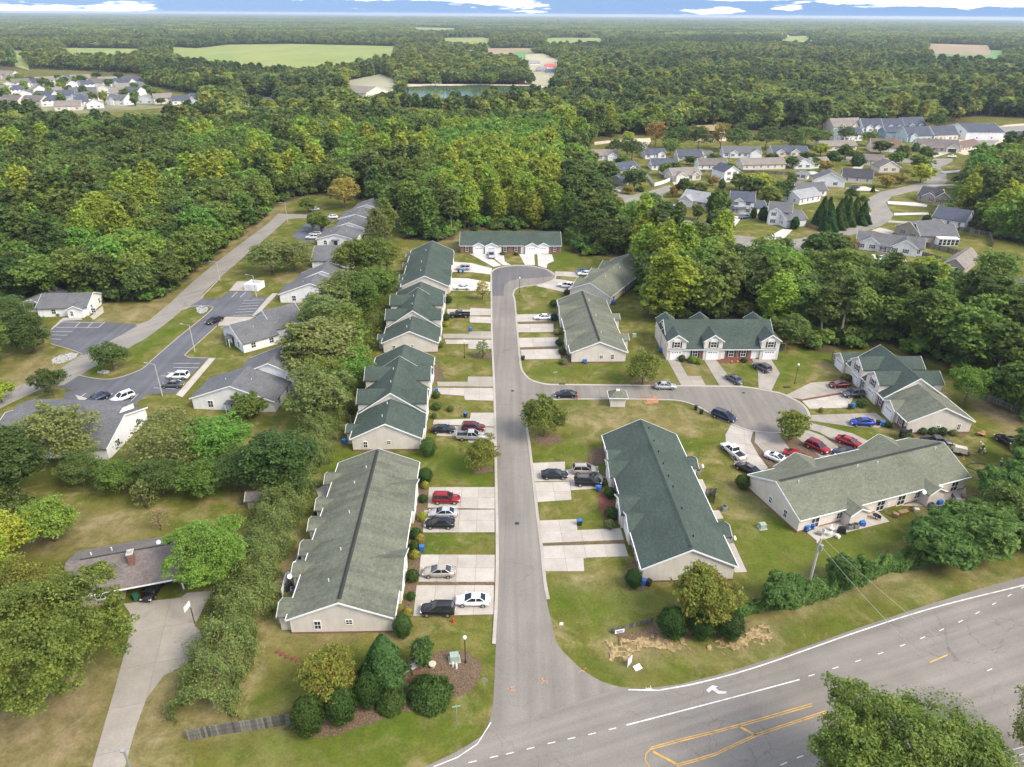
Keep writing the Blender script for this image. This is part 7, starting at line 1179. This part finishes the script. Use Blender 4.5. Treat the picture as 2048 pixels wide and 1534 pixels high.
def nattr(nm, dt): n = N_('GeometryNodeInputNamedAttribute'); n.data_type = dt; n.inputs['Name'].default_value = nm; return n.outputs[0]
cx = N_('ShaderNodeCombineXYZ'); LK = ng.links.new; LK(nattr('turn', 'FLOAT'), cx.inputs[2]); iop.inputs['Pick Instance'].default_value = True
LK(gi.outputs[0], iop.inputs['Points']); LK(ci.outputs[0], iop.inputs['Instance']); LK(nattr('kind_index', 'INT'), iop.inputs['Instance Index']); LK(cx.outputs[0], iop.inputs['Rotation']); LK(nattr('size', 'FLOAT_VECTOR'), iop.inputs['Scale']); LK(iop.outputs[0], go.inputs[0])
wo_ = link('woodland', wm); md = wo_.modifiers.new('scatter', 'NODES'); md.node_group = ng; tag(wo_, 'mixed woods reaching to the horizon', None, None, 'stuff')
# ------------------------------------------------------------------ street furniture and small things
def at(name, label, cat, u, v_, rz=0, group=None, z=0): g = G(u, v_); return thing(name, label, cat, (g.x, g.y, z), rz, group)
for u, v_, h, lb in ((931, 1326, 4.6, 'black lamp post with pale globe at the entrance bed'), (929, 716, 4.6, 'black lamp post on the lawn halfway along the left row'), (1589, 767, 4.8, 'black lamp post at the right cul-de-sac'), (1039, 585, 4.6, 'black lamp post on the lawn below the far cul-de-sac')):
    T = at('street_lamp', lb, 'street lamp', u, v_); part(T, 'pole', MB().tube((0, 0, 0), (0, 0, .5), .13, .1).tube((0, 0, .5), (0, 0, h - .5), .065, .05), M['black']); part(T, 'lantern', MB().lathe([(.06, h - .5), (.2, h - .35), (.24, h - .1), (.12, h + .08), (.03, h + .12)], 10), M['white_plain'])
for u, v_, tv, lb in ((575, 444, 406, 'tall lamp pole at the top bend of the access road'), (440, 562, 524, 'tall lamp pole on the verge of the access road'), (513, 594, 551, 'tall lamp pole beside the bin enclosure'), (390, 704, 650, 'tall lamp pole beside the parking lane'), (325, 792, 728, 'tall lamp pole below the grey sedan')):
    T = at('street_lamp', lb, 'street lamp', u, v_); h = HG(G(u, v_), tv); part(T, 'pole', MB().tube((0, 0, 0), (0, 0, h), .13, .08), M['concrete_pole']); part(T, 'arm', MB().tube((0, 0, h - .1), (-1.6, 0, h + .25), .05, .04, 6), M['metal']); part(T, 'lamp_head', MB().box((-1.8, 0, h + .27), (.7, .3, .14)), M['metal'])
def bin_mesh(lid):
    return fixn(MB().box((0, 0, .5), (.5, .55, .92), taper=1.2).mesh('body', M['binblack'])), fixn(MB().box((0, 0, 1.0), (.64, .72, .09)).box((-.3, 0, .96), (.1, .6, .08)).mesh('lid', M['binblack'])), fixn(MB().tube((-.22, -.27, .12), (-.22, .27, .12), .12, .12, 8).mesh('wheel', M['tyre']))
BM = bin_mesh(0)
for k, (u, v_, c, l, lb) in enumerate([(844, 1102, 'binblue', 'binblue', 'blue bin beside the pale sedan driveway'), (931, 834, 'binblack', 'binblue', 'black bin with blue lid on the lawn edge'), (873, 785, 'binblue', 'binblue', 'blue bin beside the middle row'), (941, 662, 'binblue', 'binblue', 'blue bin beside the far driveway'), (1108, 640, 'binblue', 'binblue', 'blue bin beside the white sedan on the right'), (1112, 669, 'binblue', 'binblue', 'blue bin beside the yellow shrub on the right'), (1046, 720, 'binblack', 'binblack', 'black bin at the right kerb'), (1170, 727, 'binblue', 'binblue', 'blue bin at the near end wall of the stained olive roof'), (1159, 1050, 'binblack', 'binblue', 'black bin with light blue lid on the central lawn'), (1197, 982, 'binblue', 'binblue', 'blue bin by the black suv of the central row'), (1286, 1170, 'binblue', 'binblue', 'blue bin at the central row corner'), (1297, 1171, 'binblack', 'binblack', 'black bin at the central row corner'), (1391, 820, 'binblack', 'binblack', 'black bin at the kerb, left of the pair'), (1402, 828, 'binblack', 'binblack', 'black bin at the kerb, right of the pair'), (1698, 818, 'binblack', 'binblack', 'black bin of the pair by the bright driveway'), (1705, 816, 'binblue', 'binblue', 'blue bin of the pair by the bright driveway'), (1755, 850, 'binblack', 'binblack', 'dark bin by the blue sedan'), (1764, 852, 'binblue', 'binblue', 'blue bin by the blue sedan'), (1320, 704, 'binblue', 'binblue', 'blue bin at the left wall of the two-storey row'), (689, 888, 'binblue', 'binblue', 'blue bin at the back of the green-roofed row'), (661, 980, 'binblack', 'binblue', 'blue-lidded bin on the upper back patio'), (625, 1072, 'binblue', 'binblue', 'blue bin on the middle back patio'), (1223, 608, 'binblue', 'binblue', 'blue bin behind the far beige gable'), (1229, 610, 'binblue', 'binblue', 'second blue bin behind the far beige gable'), (926, 545, 'binblue', 'binblue', 'blue bin beside the silver suv'), (917, 546, 'binblack', 'binblack', 'black bin beside the silver suv'), (273, 1200, 'bingreen', 'bingreen', 'green bin in the carport'), (1612, 1062, 'binblue', 'binblue', 'blue bin at the near patio corner')]):
    T = at('wheeled_bin', lb, 'bin', u, v_, random.uniform(0, 6)); link('body', BM[0], T, mat=M[c]); link('lid', BM[1], T, mat=M[l]); link('wheels', BM[2], T)
def fence(px, h, mat, label, pw=.3, name='fence', cat='fence', post=2.4, gap=.03, uneven=.04, rails=True):
    p = pts2(px); o = p[0]; T = thing(name, label, cat, (o.x, o.y, 0)); key = None
    for a, b in zip(p[:-1], p[1:]):
        d = b - a; L = d.length; ang = math.atan2(d.y, d.x); n = max(1, int(L / pw)); me = cached(('pk', pw, h, mat), lambda: MB().box((0, 0, h / 2), (pw - gap, .03, h)).mesh('board', M[mat]))
        for i in range(n):
            q = a.lerp(b, (i + .5) / n) - o; bo = link('board', me, T, (q.x, q.y, random.uniform(-uneven, uneven)), ang); bo.rotation_euler = (random.uniform(-.03, .03), random.uniform(-.012, .012), ang)
        m = max(1, round(L / post))
        for i in range(m + 1): q = a.lerp(b, i / m) - o; nr = Vector((-d.y, d.x)).normalized() * .09; link('post', cached(('po', h), lambda: MB().box((0, 0, h * .5), (.12, .12, h * 1.02)).mesh('post', M[mat])), T, (q.x + nr.x, q.y + nr.y, 0), ang)
        if rails:
            for z in (.3, h - .3): q = (a + b) / 2 - o; nr = Vector((-d.y, d.x)).normalized() * .04; link('rail', MB().box((0, 0, 0), (L, .045, .09)).mesh('rail', M[mat]), T, (q.x + nr.x, q.y + nr.y, z), ang)
fence([(377, 1482), (440, 1470), (510, 1460), (588, 1447)], 1.8, 'wood', 'weathered grey plank fence ending at the hollies', .28)
fence([(1224, 1266), (1262, 1256), (1305, 1244)], .75, 'wood', 'low weathered fence left of the roadside hollies', .3)
fence([(1845, 493), (1890, 503), (1935, 516)], 1.7, 'wood', 'grey plank fence right of the tan wing', .55, uneven=.02); fence([(1915, 461), (1980, 472), (1984, 495)], 1.6, 'wood', 'grey plank fence round the right back lawn', .55, uneven=.02); fence([(1843, 512), (1880, 522)], 1.5, 'wood', 'grey plank fence beside the long ranch house', .55, uneven=.02)
fence([(1288, 350), (1297, 358), (1308, 373), (1326, 368), (1341, 362), (1330, 352), (1318, 346)], 1.7, 'white_plain', 'white vinyl fence round a small back garden', .8, uneven=.0); fence([(1745, 352), (1790, 357), (1800, 352)], 1.6, 'wood2', 'brown plank fence beside the gable-fronted house', .8, uneven=.02); fence([(1400, 345), (1460, 344), (1560, 349), (1580, 350)], 1.5, 'wood', 'grey fence along the estate back gardens', .9, uneven=.02); fence([(1598, 445), (1622, 457), (1632, 460)], 1.6, 'wood2', 'brown fence left of the tall evergreens', .7); fence([(1955, 795), (2000, 812), (2060, 838)], 1.5, 'wood', 'grey fence in the shade of the wood, right', .5); fence([(691, 865), (704, 862), (702, 845)], 1.7, 'wood', 'short grey fence behind the green-roofed row', .3); fence([(1411, 993), (1430, 991), (1428, 1007)], 1.6, 'wood', 'short slatted screen behind the central row', .22); fence([(565, 1195), (575, 1160), (598, 1155)], 1.5, 'white_plain', 'white patio screen behind the olive-roofed row', .4)
# entrance wall
p0, p1 = G(765, 1372), G(850, 1338); d = p1 - p0; T = thing('brick_planter', 'low red brick entrance wall with piers', 'wall', (p0.x, p0.y, 0), math.atan2(d.y, d.x)); L = d.length
part(T, 'wall', MB().box((L / 2, 0, .4), (L, .35, .8)), M['brick']); part(T, 'coping', MB().box((L / 2, 0, .84), (L, .45, .08)), M['brick'])
for x in (0, L * .55, L * .75): pr_ = part(T, 'pier', MB().box((x, 0, .6), (.7, .7, 1.2)), M['brick']); part(pr_, 'cap', MB().box((x, 0, 1.25), (.85, .85, .1)), M['concrete_pole'])
T = at('urn', 'tan stone planter on the entrance wall end', 'planter', 865, 1334); part(T, 'bowl', MB().lathe([(.3, 0), (.35, .3), (.5, .6), (.45, .65)], 10), M['straw_tan'])
for k, (u, v_) in enumerate([(556, 1303), (564, 1308), (574, 1313), (586, 1317), (597, 1321), (608, 1324)]): g = G(u, v_); tag(link('stepping_stone', MB().box((0, 0, .03), (.75, .5, .08)).mesh('stepping_stone', M['redmulch']), None, (g.x, g.y, 0), .4), 'red-brown stepping stone on the near lawn', 'stepping stone', 'stepping stones on the near lawn')
# signs
def sign(u, v_, h, w, hh, mat, label, rz=0, name='sign', text=None):
    T = at(name, label, 'sign', u, v_, rz); part(T, 'post', MB().tube((0, 0, 0), (0, 0, h), .035, .035, 6), M['metal']); part(T, 'panel', MB().box((0, -.05, h - hh / 2), (w, .03, hh)), M[mat]); return T
T = at('stop_sign', 'grey back of the stop sign at the street mouth', 'sign', 970, 1385); part(T, 'post', MB().tube((0, 0, 0), (0, 0, 2.3), .035, .035, 6), M['metal']); part(T, 'panel', MB().tube((0, -.06, 2.2), (0, -.03, 2.2), .38, .38, 8), M['metal'])
T = sign(914, 1443, 2.6, .05, .05, 'metal', 'street name sign on the verge at the junction', .2, 'street_sign'); part(T, 'blade', MB().box((0, 0, 2.55), (.95, .03, .2)), M['utilgreen']); part(T, 'blade', MB().box((0, 0, 2.32), (.03, .95, .2)), M['utilgreen'])
T = sign(1110, 765, 2.6, .05, .05, 'metal', 'street name sign at the side street corner', .3, 'street_sign'); part(T, 'blade', MB().box((0, 0, 2.55), (.95, .03, .2)), M['utilgreen'])
sign(1122, 1262, 1.6, .5, .5, 'white_plain', 'small white notice on a post at the right kerb'); T = at('yard_sign', 'white for-sale board leaning beside the straw mat', 'sign', 1259, 1330, .9); part(T, 'panel', MB().box((0, 0, .75), (.95, .04, 1.2)), M['white_plain']); part(T, 'post', MB().box((-.5, 0, .75), (.08, .08, 1.5)), M['white_plain'])
T = at('yard_sign', 'pale board fixed to the low fence by the hollies', 'sign', 1238, 1268, .25); part(T, 'panel', MB().box((0, -.12, .62), (1.3, .04, .6)), M['white_plain']); part(T, 'print', MB().box((0, -.145, .68), (1.0, .01, .12)).box((0, -.145, .48), (.8, .01, .1)), M['binblack'])
g = G(1275, 1336); tag(link('loose_board', MB().box((0, 0, .12), (1.0, .7, .04), rx=.25).mesh('loose_board', M['white_plain']), None, (g.x, g.y, 0), .5), 'white board lying on the grass beside the yard sign', 'board')
# utility pole and wires
base = G(1617, 1172); hp = HG(base, 1076); T = thing('utility_pole', 'pale utility pole rising from the vine-covered fence', 'utility pole', (base.x, base.y, 0)); part(T, 'pole', MB().tube((0, 0, 0), (0, 0, hp), .2, .13, 10), M['concrete_pole']); part(T, 'crossarm', MB().box((0, 0, hp - .5), (2.0, .12, .14), .6), M['wood2'])
for s in (-1, 1): part(T, 'insulator', MB().lathe([(.05, 0), (.08, .1), (.05, .25)], 8, (s * .8 * math.cos(.6), s * .8 * math.sin(.6), hp - .43)), M['white_plain'])
part(T, 'transformer', MB().tube((.3, -.15, hp - 2.0), (.3, -.15, hp - 1.1), .24, .24, 10), M['metal'])
def cable(a, b, sag, r, label, mat='metal', n=16):
    a, b = Vector(a), Vector(b); bld = MB(); pr_ = None; org = a.copy()
    for i in range(n + 1):
        q = a.lerp(b, i / n); q.z -= sag * 4 * (i / n) * (1 - i / n); q = q - org
        if pr_ is not None: bld.tube(pr_, q, r, r, 5, cap=False)
        pr_ = q
    return tag(link('power_line', bld.mesh('power_line', M[mat]), None, org), label, 'power line')
for s in (-1, 1):
    e = G(1800 + s * 25, 1262, 6); cable((base.x + s * .6, base.y, hp - .3), (e.x + (e.x - base.x) * 1.2, e.y + (e.y - base.y) * 1.2, 9.0), 1.2, .02, ('left' if s < 0 else 'right') + ' one of two thin wires falling from the utility pole', 'concrete_pole')
for k in range(3):
    a_, b_ = G3(1700, 1575 + k * 14, 10), G3(2150, 1468 + k * 14, 10); cable(a_, b_, .15, .035, ['upper', 'middle', 'lower'][k] + ' one of three thick cables across the lower right corner', 'concrete_pole')
bs = G(300, 1640); hb = HG(bs, 1503); T = thing('light_pole', 'top of a grey metal pole at the lower left edge', 'pole', (bs.x, bs.y, 0)); part(T, 'pole', MB().tube((0, 0, 0), (0, 0, hb), .16, .1), M['metal']); part(T, 'cap', MB().box((-.1, 0, hb + .05), (.45, .25, .14)), M['metal'])
# basketball hoop, hydrant, utility boxes, manholes
T = at('basketball_hoop', 'basketball hoop on a black post beside the drive', 'basketball hoop', 390, 1248, R(170)); part(T, 'post', MB().tube((0, 0, 0), (0, 0, 2.9), .06, .06, 6), M['black']); part(T, 'backboard', MB().box((.5, 0, 3.0), (.05, 1.3, .85)), M['white_plain']); part(T, 'rim', MB().tube((.75, 0, 2.78), (.75, 0, 2.82), .22, .22, 10, cap=False), M['red'])
T = at('fire_hydrant', 'red fire hydrant on the corner lawn', 'hydrant', 906, 1245); part(T, 'barrel', MB().lathe([(.16, 0), (.13, .1), (.12, .5), (.16, .55), (.1, .72), (.03, .8)], 10), M['red']); part(T, 'outlet', MB().tube((-.22, 0, .42), (.22, 0, .42), .06, .06, 8), M['red'])
for u, v_, s, lb in ((909, 1320, 1.0, 'green transformer box in the entrance bed'), (1524, 1056, .9, 'green transformer box on the lawn behind the central row'), (1268, 673, .8, 'pale utility box behind the stained olive roof')):
    T = at('utility_box', lb, 'utility box', u, v_, .2); part(T, 'cabinet', MB().box((0, 0, .5 * s), (1.15 * s, .95 * s, 1.0 * s), taper=.95), M['utilgreen']); part(T, 'pad', MB().box((0, 0, .04), (1.5 * s, 1.3 * s, .1)), M['concrete'])
for u, v_, lb in ((906, 1334, 'left short white utility post in the entrance bed'), (913, 1337, 'right short white utility post in the entrance bed')): T = at('utility_post', lb, 'post', u, v_); part(T, 'post', MB().lathe([(.13, 0), (.13, .7), (.09, .85), (.02, .9)], 8), M['white_plain'])
for u, v_, lb in ((1034, 1047, 'round manhole cover in the street'), (1025, 782, 'round manhole cover near the side street'), (1487, 786, 'manhole cover in the right cul-de-sac')): g = G(u, v_); o = struct(link('manhole_cover', fixn(MB().tube((0, 0, 0), (0, 0, .03), .38, .36, 16).mesh('manhole_cover', M['ridge_dark'])), None, (g.x, g.y, .03)), lb)
for u, v_, lb in ((1124, 770, 'dark storm drain at the side street kerb'), (1574, 776, 'round storm drain by the lamp post')): g = G(u, v_); struct(link('storm_drain', MB().box((0, 0, .1), (1.4, .5, .12)).mesh('storm_drain', M['ridge_dark']), None, (g.x, g.y + .2, .05)), lb)
# dishes, air conditioners, grills and patio things
def dish(u, v_, z, label, rz=0): g = G(u, v_, z); T = thing('satellite_dish', label, 'satellite dish', (g.x, g.y, z - .5), rz); part(T, 'mast', MB().tube((0, 0, -.4), (0, 0, .45), .03, .03, 6), M['metal']); b = MB().lathe([(.02, 0), (.2, .04), (.36, .13)], 12); o = part(T, 'reflector', b, M['dish'], (0, -.05, .5)); o.rotation_euler = (R(55), 0, 0)
for k, (u, v_, z, lb, rz) in enumerate([(643, 1004, 2.8, 'far white dish behind the olive-roofed row', 0), (634, 1046, 2.8, 'white dish above the covered grill', 0), (590, 1127, 2.8, 'white dish low on the olive roof edge, middle', 0), (580, 1152, 2.8, 'white dish nearest the patio screen', 0), (1404, 932, 2.6, 'white dish behind the upper central row', 1), (1468, 1076, 2.6, 'white dish behind the lower central row', 1), (1848, 984, 2.8, 'left white dish above the far patio', 0), (1881, 972, 2.8, 'right white dish above the far patio', 0), (318, 1084, 4.5, 'white dish on the ranch house ridge', 0)]): dish(u, v_, z, lb, rz)
acm = MB().box((0, 0, .42), (.8, .8, .8)).mesh('cabinet', M['acgrey']), fixn(MB().tube((0, 0, .83), (0, 0, .88), .33, .33, 12).mesh('fan_grille', M['black']))
for u, v_, lb in ((1396, 948, 'air conditioner behind the upper central row'), (1457, 1084, 'air conditioner behind the lower central row'), (1698, 1058, 'left air conditioner on the cluttered patio'), (1710, 1056, 'right air conditioner on the cluttered patio'), (1862, 1015, 'air conditioner near the blue barrel'), (640, 1060, 'air conditioner beside the covered grill'), (588, 1185, 'air conditioner behind the patio screen'), (1448, 1020, 'air conditioner by the slatted screen')):
    T = at('air_conditioner', lb, 'air conditioner', u, v_, .2); link('cabinet', acm[0], T); link('fan_grille', acm[1], T)
def grill(u, v_, label): T = at('covered_grill', label, 'grill', u, v_, random.uniform(0, 3)); part(T, 'cover', MB().box((0, 0, .55), (1.3, .65, 1.1), taper=.8), M['black']); part(T, 'lid', MB().box((0, 0, 1.15), (.8, .45, .2), taper=.7), M['black'])
for u, v_, lb in ((636, 1030, 'large covered black grill on the back patio'), (606, 1118, 'covered black grill low on the back patio'), (578, 1178, 'black grill behind the white screen'), (1682, 1066, 'black grill on the cluttered patio')): grill(u, v_, lb)
def chair(u, v_, mat, label, rz=0):
    T = at('garden_chair', label, 'chair', u, v_, rz, z=.08); part(T, 'seat', MB().box((0, 0, .42), (.5, .5, .05)), M[mat]); part(T, 'backrest', MB().box((-.25, 0, .72), (.05, .5, .6)), M[mat])
    for sx in (-1, 1):
        for sy in (-1, 1): part(T, 'leg', MB().box((sx * .21, sy * .21, .2), (.05, .05, .4)), M[mat])
for u, v_, m_, lb, rz in ((1648, 1068, 'white_plain', 'white garden chair left on the cluttered patio', .4), (1658, 1072, 'white_plain', 'white garden chair nearest the lawn edge', 2.0), (1664, 1062, 'white_plain', 'white garden chair against the beige wall', -1), (1757, 1040, 'black', 'dark garden chair beside the round table', 1), (1905, 998, 'black', 'dark chair on the far patio', 0), (1820, 1020, 'redmulch', 'reddish chair left of the blue barrel', 2.5)): chair(u, v_, m_, lb, rz)
T = at('patio_table', 'round dark table at the patio end', 'table', 1750, 1038, z=.08); part(T, 'table_top', MB().tube((0, 0, .7), (0, 0, .74), .55, .55, 14), M['black']); part(T, 'leg', MB().tube((0, 0, 0), (0, 0, .7), .06, .04, 6), M['black'])
T = at('patio_table', 'long wooden table on the far patio', 'table', 1805, 1030, .35, z=.08); part(T, 'table_top', MB().box((0, 0, .72), (1.8, .8, .06)), M['wood2']); [part(T, 'leg', MB().box((sx * .8, sy * .3, .35), (.08, .08, .7)), M['wood2']) for sx in (-1, 1) for sy in (-1, 1)]
for u, v_, m_, lb, s in ((1622, 1056, 'binblue', 'blue tarped heap at the near patio corner', 1.0), (1723, 1050, 'binblue', 'blue tarped box beside the air conditioners', 1.0), (1878, 1008, 'binblue', 'blue barrel on the far patio', .9), (1638, 1070, 'acgrey', 'grey storage box on the patio', .7), (1675, 1076, 'white_plain', 'white tub near the pole top', .6), (1790, 1034, 'wood2', 'wooden planter box before the far patio', .9), (1832, 1024, 'straw_tan', 'tan storage box between chair and barrel', .8), (1915, 1004, 'metal', 'pale metal box at the far patio edge', .8), (1925, 995, 'wood2', 'brown crate at the far patio end', .7)):
    T = at('storage_box', lb, 'box', u, v_, random.uniform(0, 3), z=.08); part(T, 'body', MB().box((0, 0, .35 * s), (.95 * s, .75 * s, .7 * s), taper=1.06), M[m_]); part(T, 'lid', MB().box((0, 0, .75 * s), (1.05 * s, .85 * s, .1 * s), taper=.85), M[m_])
ld = G(1766, 1021); T = thing('ladder', 'aluminium ladder leaning on the beige back wall', 'ladder', (ld.x, ld.y, .08), R(20))
for s in (-1, 1): part(T, 'rail', MB().tube((s * .2, -.6, 0), (s * .2, .45, 3.3), .035, .035, 6), M['metal'])
for k in range(10): f = (k + .5) / 10; part(T, 'rung', MB().tube((-.2, -.6 + 1.05 * f, 3.3 * f), (.2, -.6 + 1.05 * f, 3.3 * f), .02, .02, 5), M['metal'])
# play set, paddling pool, cable reel, motorcycle, compressor
T = at('swing_set', 'wooden swing set with green roof behind the two-storey row', 'swing set', 1556, 704)
for s in (-1, 1):
    for q in (-1, 1): part(T, 'leg', MB().tube((s * 1.5, q * .8, 0), (s * 1.5, 0, 2.3), .07, .06, 6), M['wood2'])
part(T, 'beam', MB().tube((-1.6, 0, 2.3), (1.6, 0, 2.3), .07, .07, 6), M['wood2']); part(T, 'deck', MB().box((-2.3, 0, 1.3), (1.3, 1.3, .1)), M['wood2']); part(T, 'canopy', gable_roof(-3.0, -1.7, -.75, .75, 2.6, 3.1, .1, (.1, .1), .05), M['utilgreen'])
for s in (-1, 1): part(T, 'post', MB().box((-2.3 + s * .6, -.6, 1.3), (.1, .1, 2.6)), M['wood2']); part(T, 'swing_seat', MB().box((s * .5, 0, .6), (.45, .2, .05)), M['black'])
T = at('paddling_pool', 'small blue paddling pool beside the swing set', 'paddling pool', 1552, 697); part(T, 'rim', MB().lathe([(1.2, 0), (1.3, .45), (1.1, .45), (1.1, .1)], 16), M['binblue'])
T = at('cable_reel', 'large black cable reel standing by the right row', 'cable reel', 1808, 876, .6); [part(T, 'flange', MB().tube((0, s * .55, 1.15), (0, s * .65, 1.15), 1.15, 1.15, 20), M['black']) for s in (-1, 1)]; part(T, 'drum', MB().tube((0, -.55, 1.15), (0, .55, 1.15), .8, .8, 16), M['ridge_dark'])
T = at('motorcycle', 'black motorcycle parked before the central row garage', 'motorcycle', 1208, 968, R(70))
for x in (-.7, .7): part(T, 'wheel', MB().tube((x, -.06, .32), (x, .06, .32), .32, .32, 14), M['tyre'])
part(T, 'engine', MB().box((0, 0, .45), (.6, .3, .4)), M['metal']); part(T, 'tank', MB().box((.2, 0, .85), (.55, .28, .25), taper=.7), M['black']); part(T, 'seat', MB().box((-.4, 0, .78), (.7, .28, .12)), M['black']); part(T, 'handlebar', MB().tube((.55, -.4, 1.1), (.55, .4, 1.1), .025, .025, 6), M['metal']); part(T, 'fork', MB().tube((.7, 0, .32), (.5, 0, 1.1), .05, .04, 6), M['metal'])
T = at('compressor_trailer', 'tan towable compressor on the dug lawn', 'compressor', 1918, 908, R(-25)); part(T, 'body', MB().box((0, 0, 1.05), (2.3, 1.3, 1.0), taper=.86), M['straw_tan']); part(T, 'chassis', MB().box((.2, 0, .48), (3.0, 1.1, .14)), M['black']); part(T, 'drawbar', MB().tube((1.3, 0, .48), (2.6, 0, .4), .06, .05, 6), M['black']); [part(T, 'wheel', MB().tube((0, s * .72 - .1, .35), (0, s * .72 + .1, .35), .35, .35, 14), M['tyre']) for s in (-1, 1)]
T = at('traffic_cone', 'orange cone beside the compressor drawbar', 'cone', 1926, 918); part(T, 'body', MB().lathe([(.2, .04), (.05, .7)], 8), M['orange']); part(T, 'base', MB().box((0, 0, .02), (.45, .45, .05)), M['orange'])
hs = MB(); pv = None
for i in range(40):
    a = i / 39 * 5.2; q = Vector((2.2 * math.cos(a) * (1 + .1 * math.sin(3 * a)), 1.3 * math.sin(a), .06))
    if pv: hs.tube(pv, q, .05, .05, 5, cap=False)
    pv = q
g = G(1960, 935); tag(link('hose', hs.mesh('hose', M['black']), None, (g.x, g.y, 0)), 'black hose looped on the dug lawn', 'hose')
for u, v_, lb in ((1463, 724, 'left pumpkin on the brick porch'), (1475, 724, 'right pumpkin on the brick porch')): T = at('pumpkin', lb, 'pumpkin', u, v_); part(T, 'fruit', MB().lathe([(.05, 0), (.22, .06), (.27, .18), (.2, .3), (.05, .34)], 10), M['pumpkin']); part(T, 'stem', MB().tube((0, 0, .33), (.03, 0, .43), .03, .02, 5), M['wood2'])
T = at('garden_shed', 'small grey wooden shed behind the bright green tree', 'shed', 500, 1010, .1); section(T, 0, 2.4, 2.2, 1.9, 2.5, 'roof_dusk', 'tan', gutter=False)
T = at('swimming_pool', 'blue above-ground pool in an estate garden', 'pool', 1612, 373); part(T, 'wall', MB().lathe([(2.6, 0), (2.6, 1.1), (2.4, 1.1), (2.4, .9)], 20), M['white_plain']); part(T, 'water', MB().lathe([(2.38, .88), (2.38, .95)], 20), plain('pool_water', (.08, .3, .42), .1))
T = at('covered_boat', 'green and white boat under a cover in an estate garden', 'boat', 1622, 350, .4); part(T, 'hull', MB().box((0, 0, .9), (5.5, 1.9, .9), taper=1.15), M['white_plain']); part(T, 'cover', MB().box((0, 0, 1.6), (5.8, 2.1, .6), taper=.5), M['utilgreen'])  # boat hull with a fitted cover over it, no tent
# people
def skinned(name, verts, edges, rad, mat, parent, root=0):
    me = bpy.data.meshes.new(name); me.from_pydata(verts, edges, []); me.materials.append(mat); o = bpy.data.objects.new(name, me); COL.objects.link(o); o.parent = parent
    md = o.modifiers.new('skin', 'SKIN'); md.use_smooth_shade = True
    for i, r in enumerate(rad): me.skin_vertices[0].data[i].radius = (r, r)
    me.skin_vertices[0].data[root].use_root = True; s_ = o.modifiers.new('sub', 'SUBSURF'); s_.levels = 1; s_.render_levels = 1; return o
def person(u, v_, label, shirt, trous, hat, bend=0.0, kneel=False, rz=0, reach=.2):
    T = at('person', label, 'person', u, v_, rz); ph = .5 if kneel else .92
    def up(x, y, z): return (x * math.cos(bend) + (z - ph) * math.sin(bend), y, ph + (z - ph) * math.cos(bend) - x * math.sin(bend))
    V = [(0, 0, ph), up(0, 0, ph + .25), up(0, 0, ph + .48), up(0, 0, ph + .58), up(.02, 0, ph + .7), up(.03, 0, ph + .8)]; E_ = [(0, 1), (1, 2), (2, 3), (3, 4), (4, 5)]; Rd = [.15, .14, .15, .06, .1, .085]
    for s in (-1, 1):
        k = len(V); V += [up(0, s * .2, ph + .46), up(.08 + reach * .5, s * .25, ph + .2), up(.2 + reach, s * .22, ph + .02), up(.27 + reach, s * .2, ph - .06)]; E_ += [(2, k), (k, k + 1), (k + 1, k + 2), (k + 2, k + 3)]; Rd += [.075, .055, .042, .05]
        k = len(V); kn = (.3, s * .13, .42) if kneel else (.02, s * .1, .48); ft = (-.05, s * .13, .07) if kneel else (0, s * .11, .08); V += [(0, s * .09, ph - .05), kn, ft, (ft[0] + .16, ft[1], .05)]; E_ += [(0, k), (k, k + 1), (k + 1, k + 2), (k + 2, k + 3)]; Rd += [.1, .075, .055, .05]
    skinned('body', V, E_, Rd, M['skin'], T)
    skinned('shirt', [V[0], V[1], V[2], V[6], V[7], V[14], V[15]], [(0, 1), (1, 2), (2, 3), (3, 4), (2, 5), (5, 6)], [.17, .165, .175, .095, .07, .095, .07], shirt, T)
    skinned('trousers', [V[0], V[10], V[11], V[12], V[18], V[19], V[20]], [(0, 1), (1, 2), (2, 3), (0, 4), (4, 5), (5, 6)], [.165, .12, .09, .075, .12, .09, .075], trous, T)
    c = V[5]; part(T, 'hat', MB().lathe([(.13, 0), (.135, .04), (.1, .12), (.03, .15)], 10, (c[0], c[1], c[2] - .01)), hat)
person(1965, 899, 'bending worker in a yellow vest on the dug lawn, farthest back', M['hivis'], M['denim'], M['white_plain'], .9, rz=2.5); person(1970, 909, 'kneeling worker in a yellow vest nearest the hole', M['hivis'], M['denim'], M['white_plain'], .5, True, 3.0); person(1957, 906, 'kneeling worker in a dark blue shirt beside the hole', M['denim'], M['black'], M['binblack'], .6, True, .5); person(2001, 934, 'worker in a yellow vest half behind the bushes', M['hivis'], M['denim'], M['white_plain'], .3, rz=1.8); person(1154, 800, 'person in red standing behind the black sedan at the kerb', M['red'], M['red'], M['binblack'], .1, rz=3.0)
# ------------------------------------------------------------------ haze
t = bpy.data.materials.new('thin_haze'); t.use_nodes = True; nt_ = t.node_tree; nt_.nodes.clear(); ou = nt_.nodes.new('ShaderNodeOutputMaterial'); vo = nt_.nodes.new('ShaderNodeVolumePrincipled'); vo.inputs['Color'].default_value = (.74, .86, 1, 1); vo.inputs['Density'].default_value = 8e-5; vo.inputs['Anisotropy'].default_value = .2; nt_.links.new(vo.outputs[0], ou.inputs['Volume'])
hz = link('haze', MB().box((0, 14000, 37), (60000, 50000, 78)).mesh('haze', t)); tag(hz, 'thin blue haze over the far woods', None, None, 'stuff')
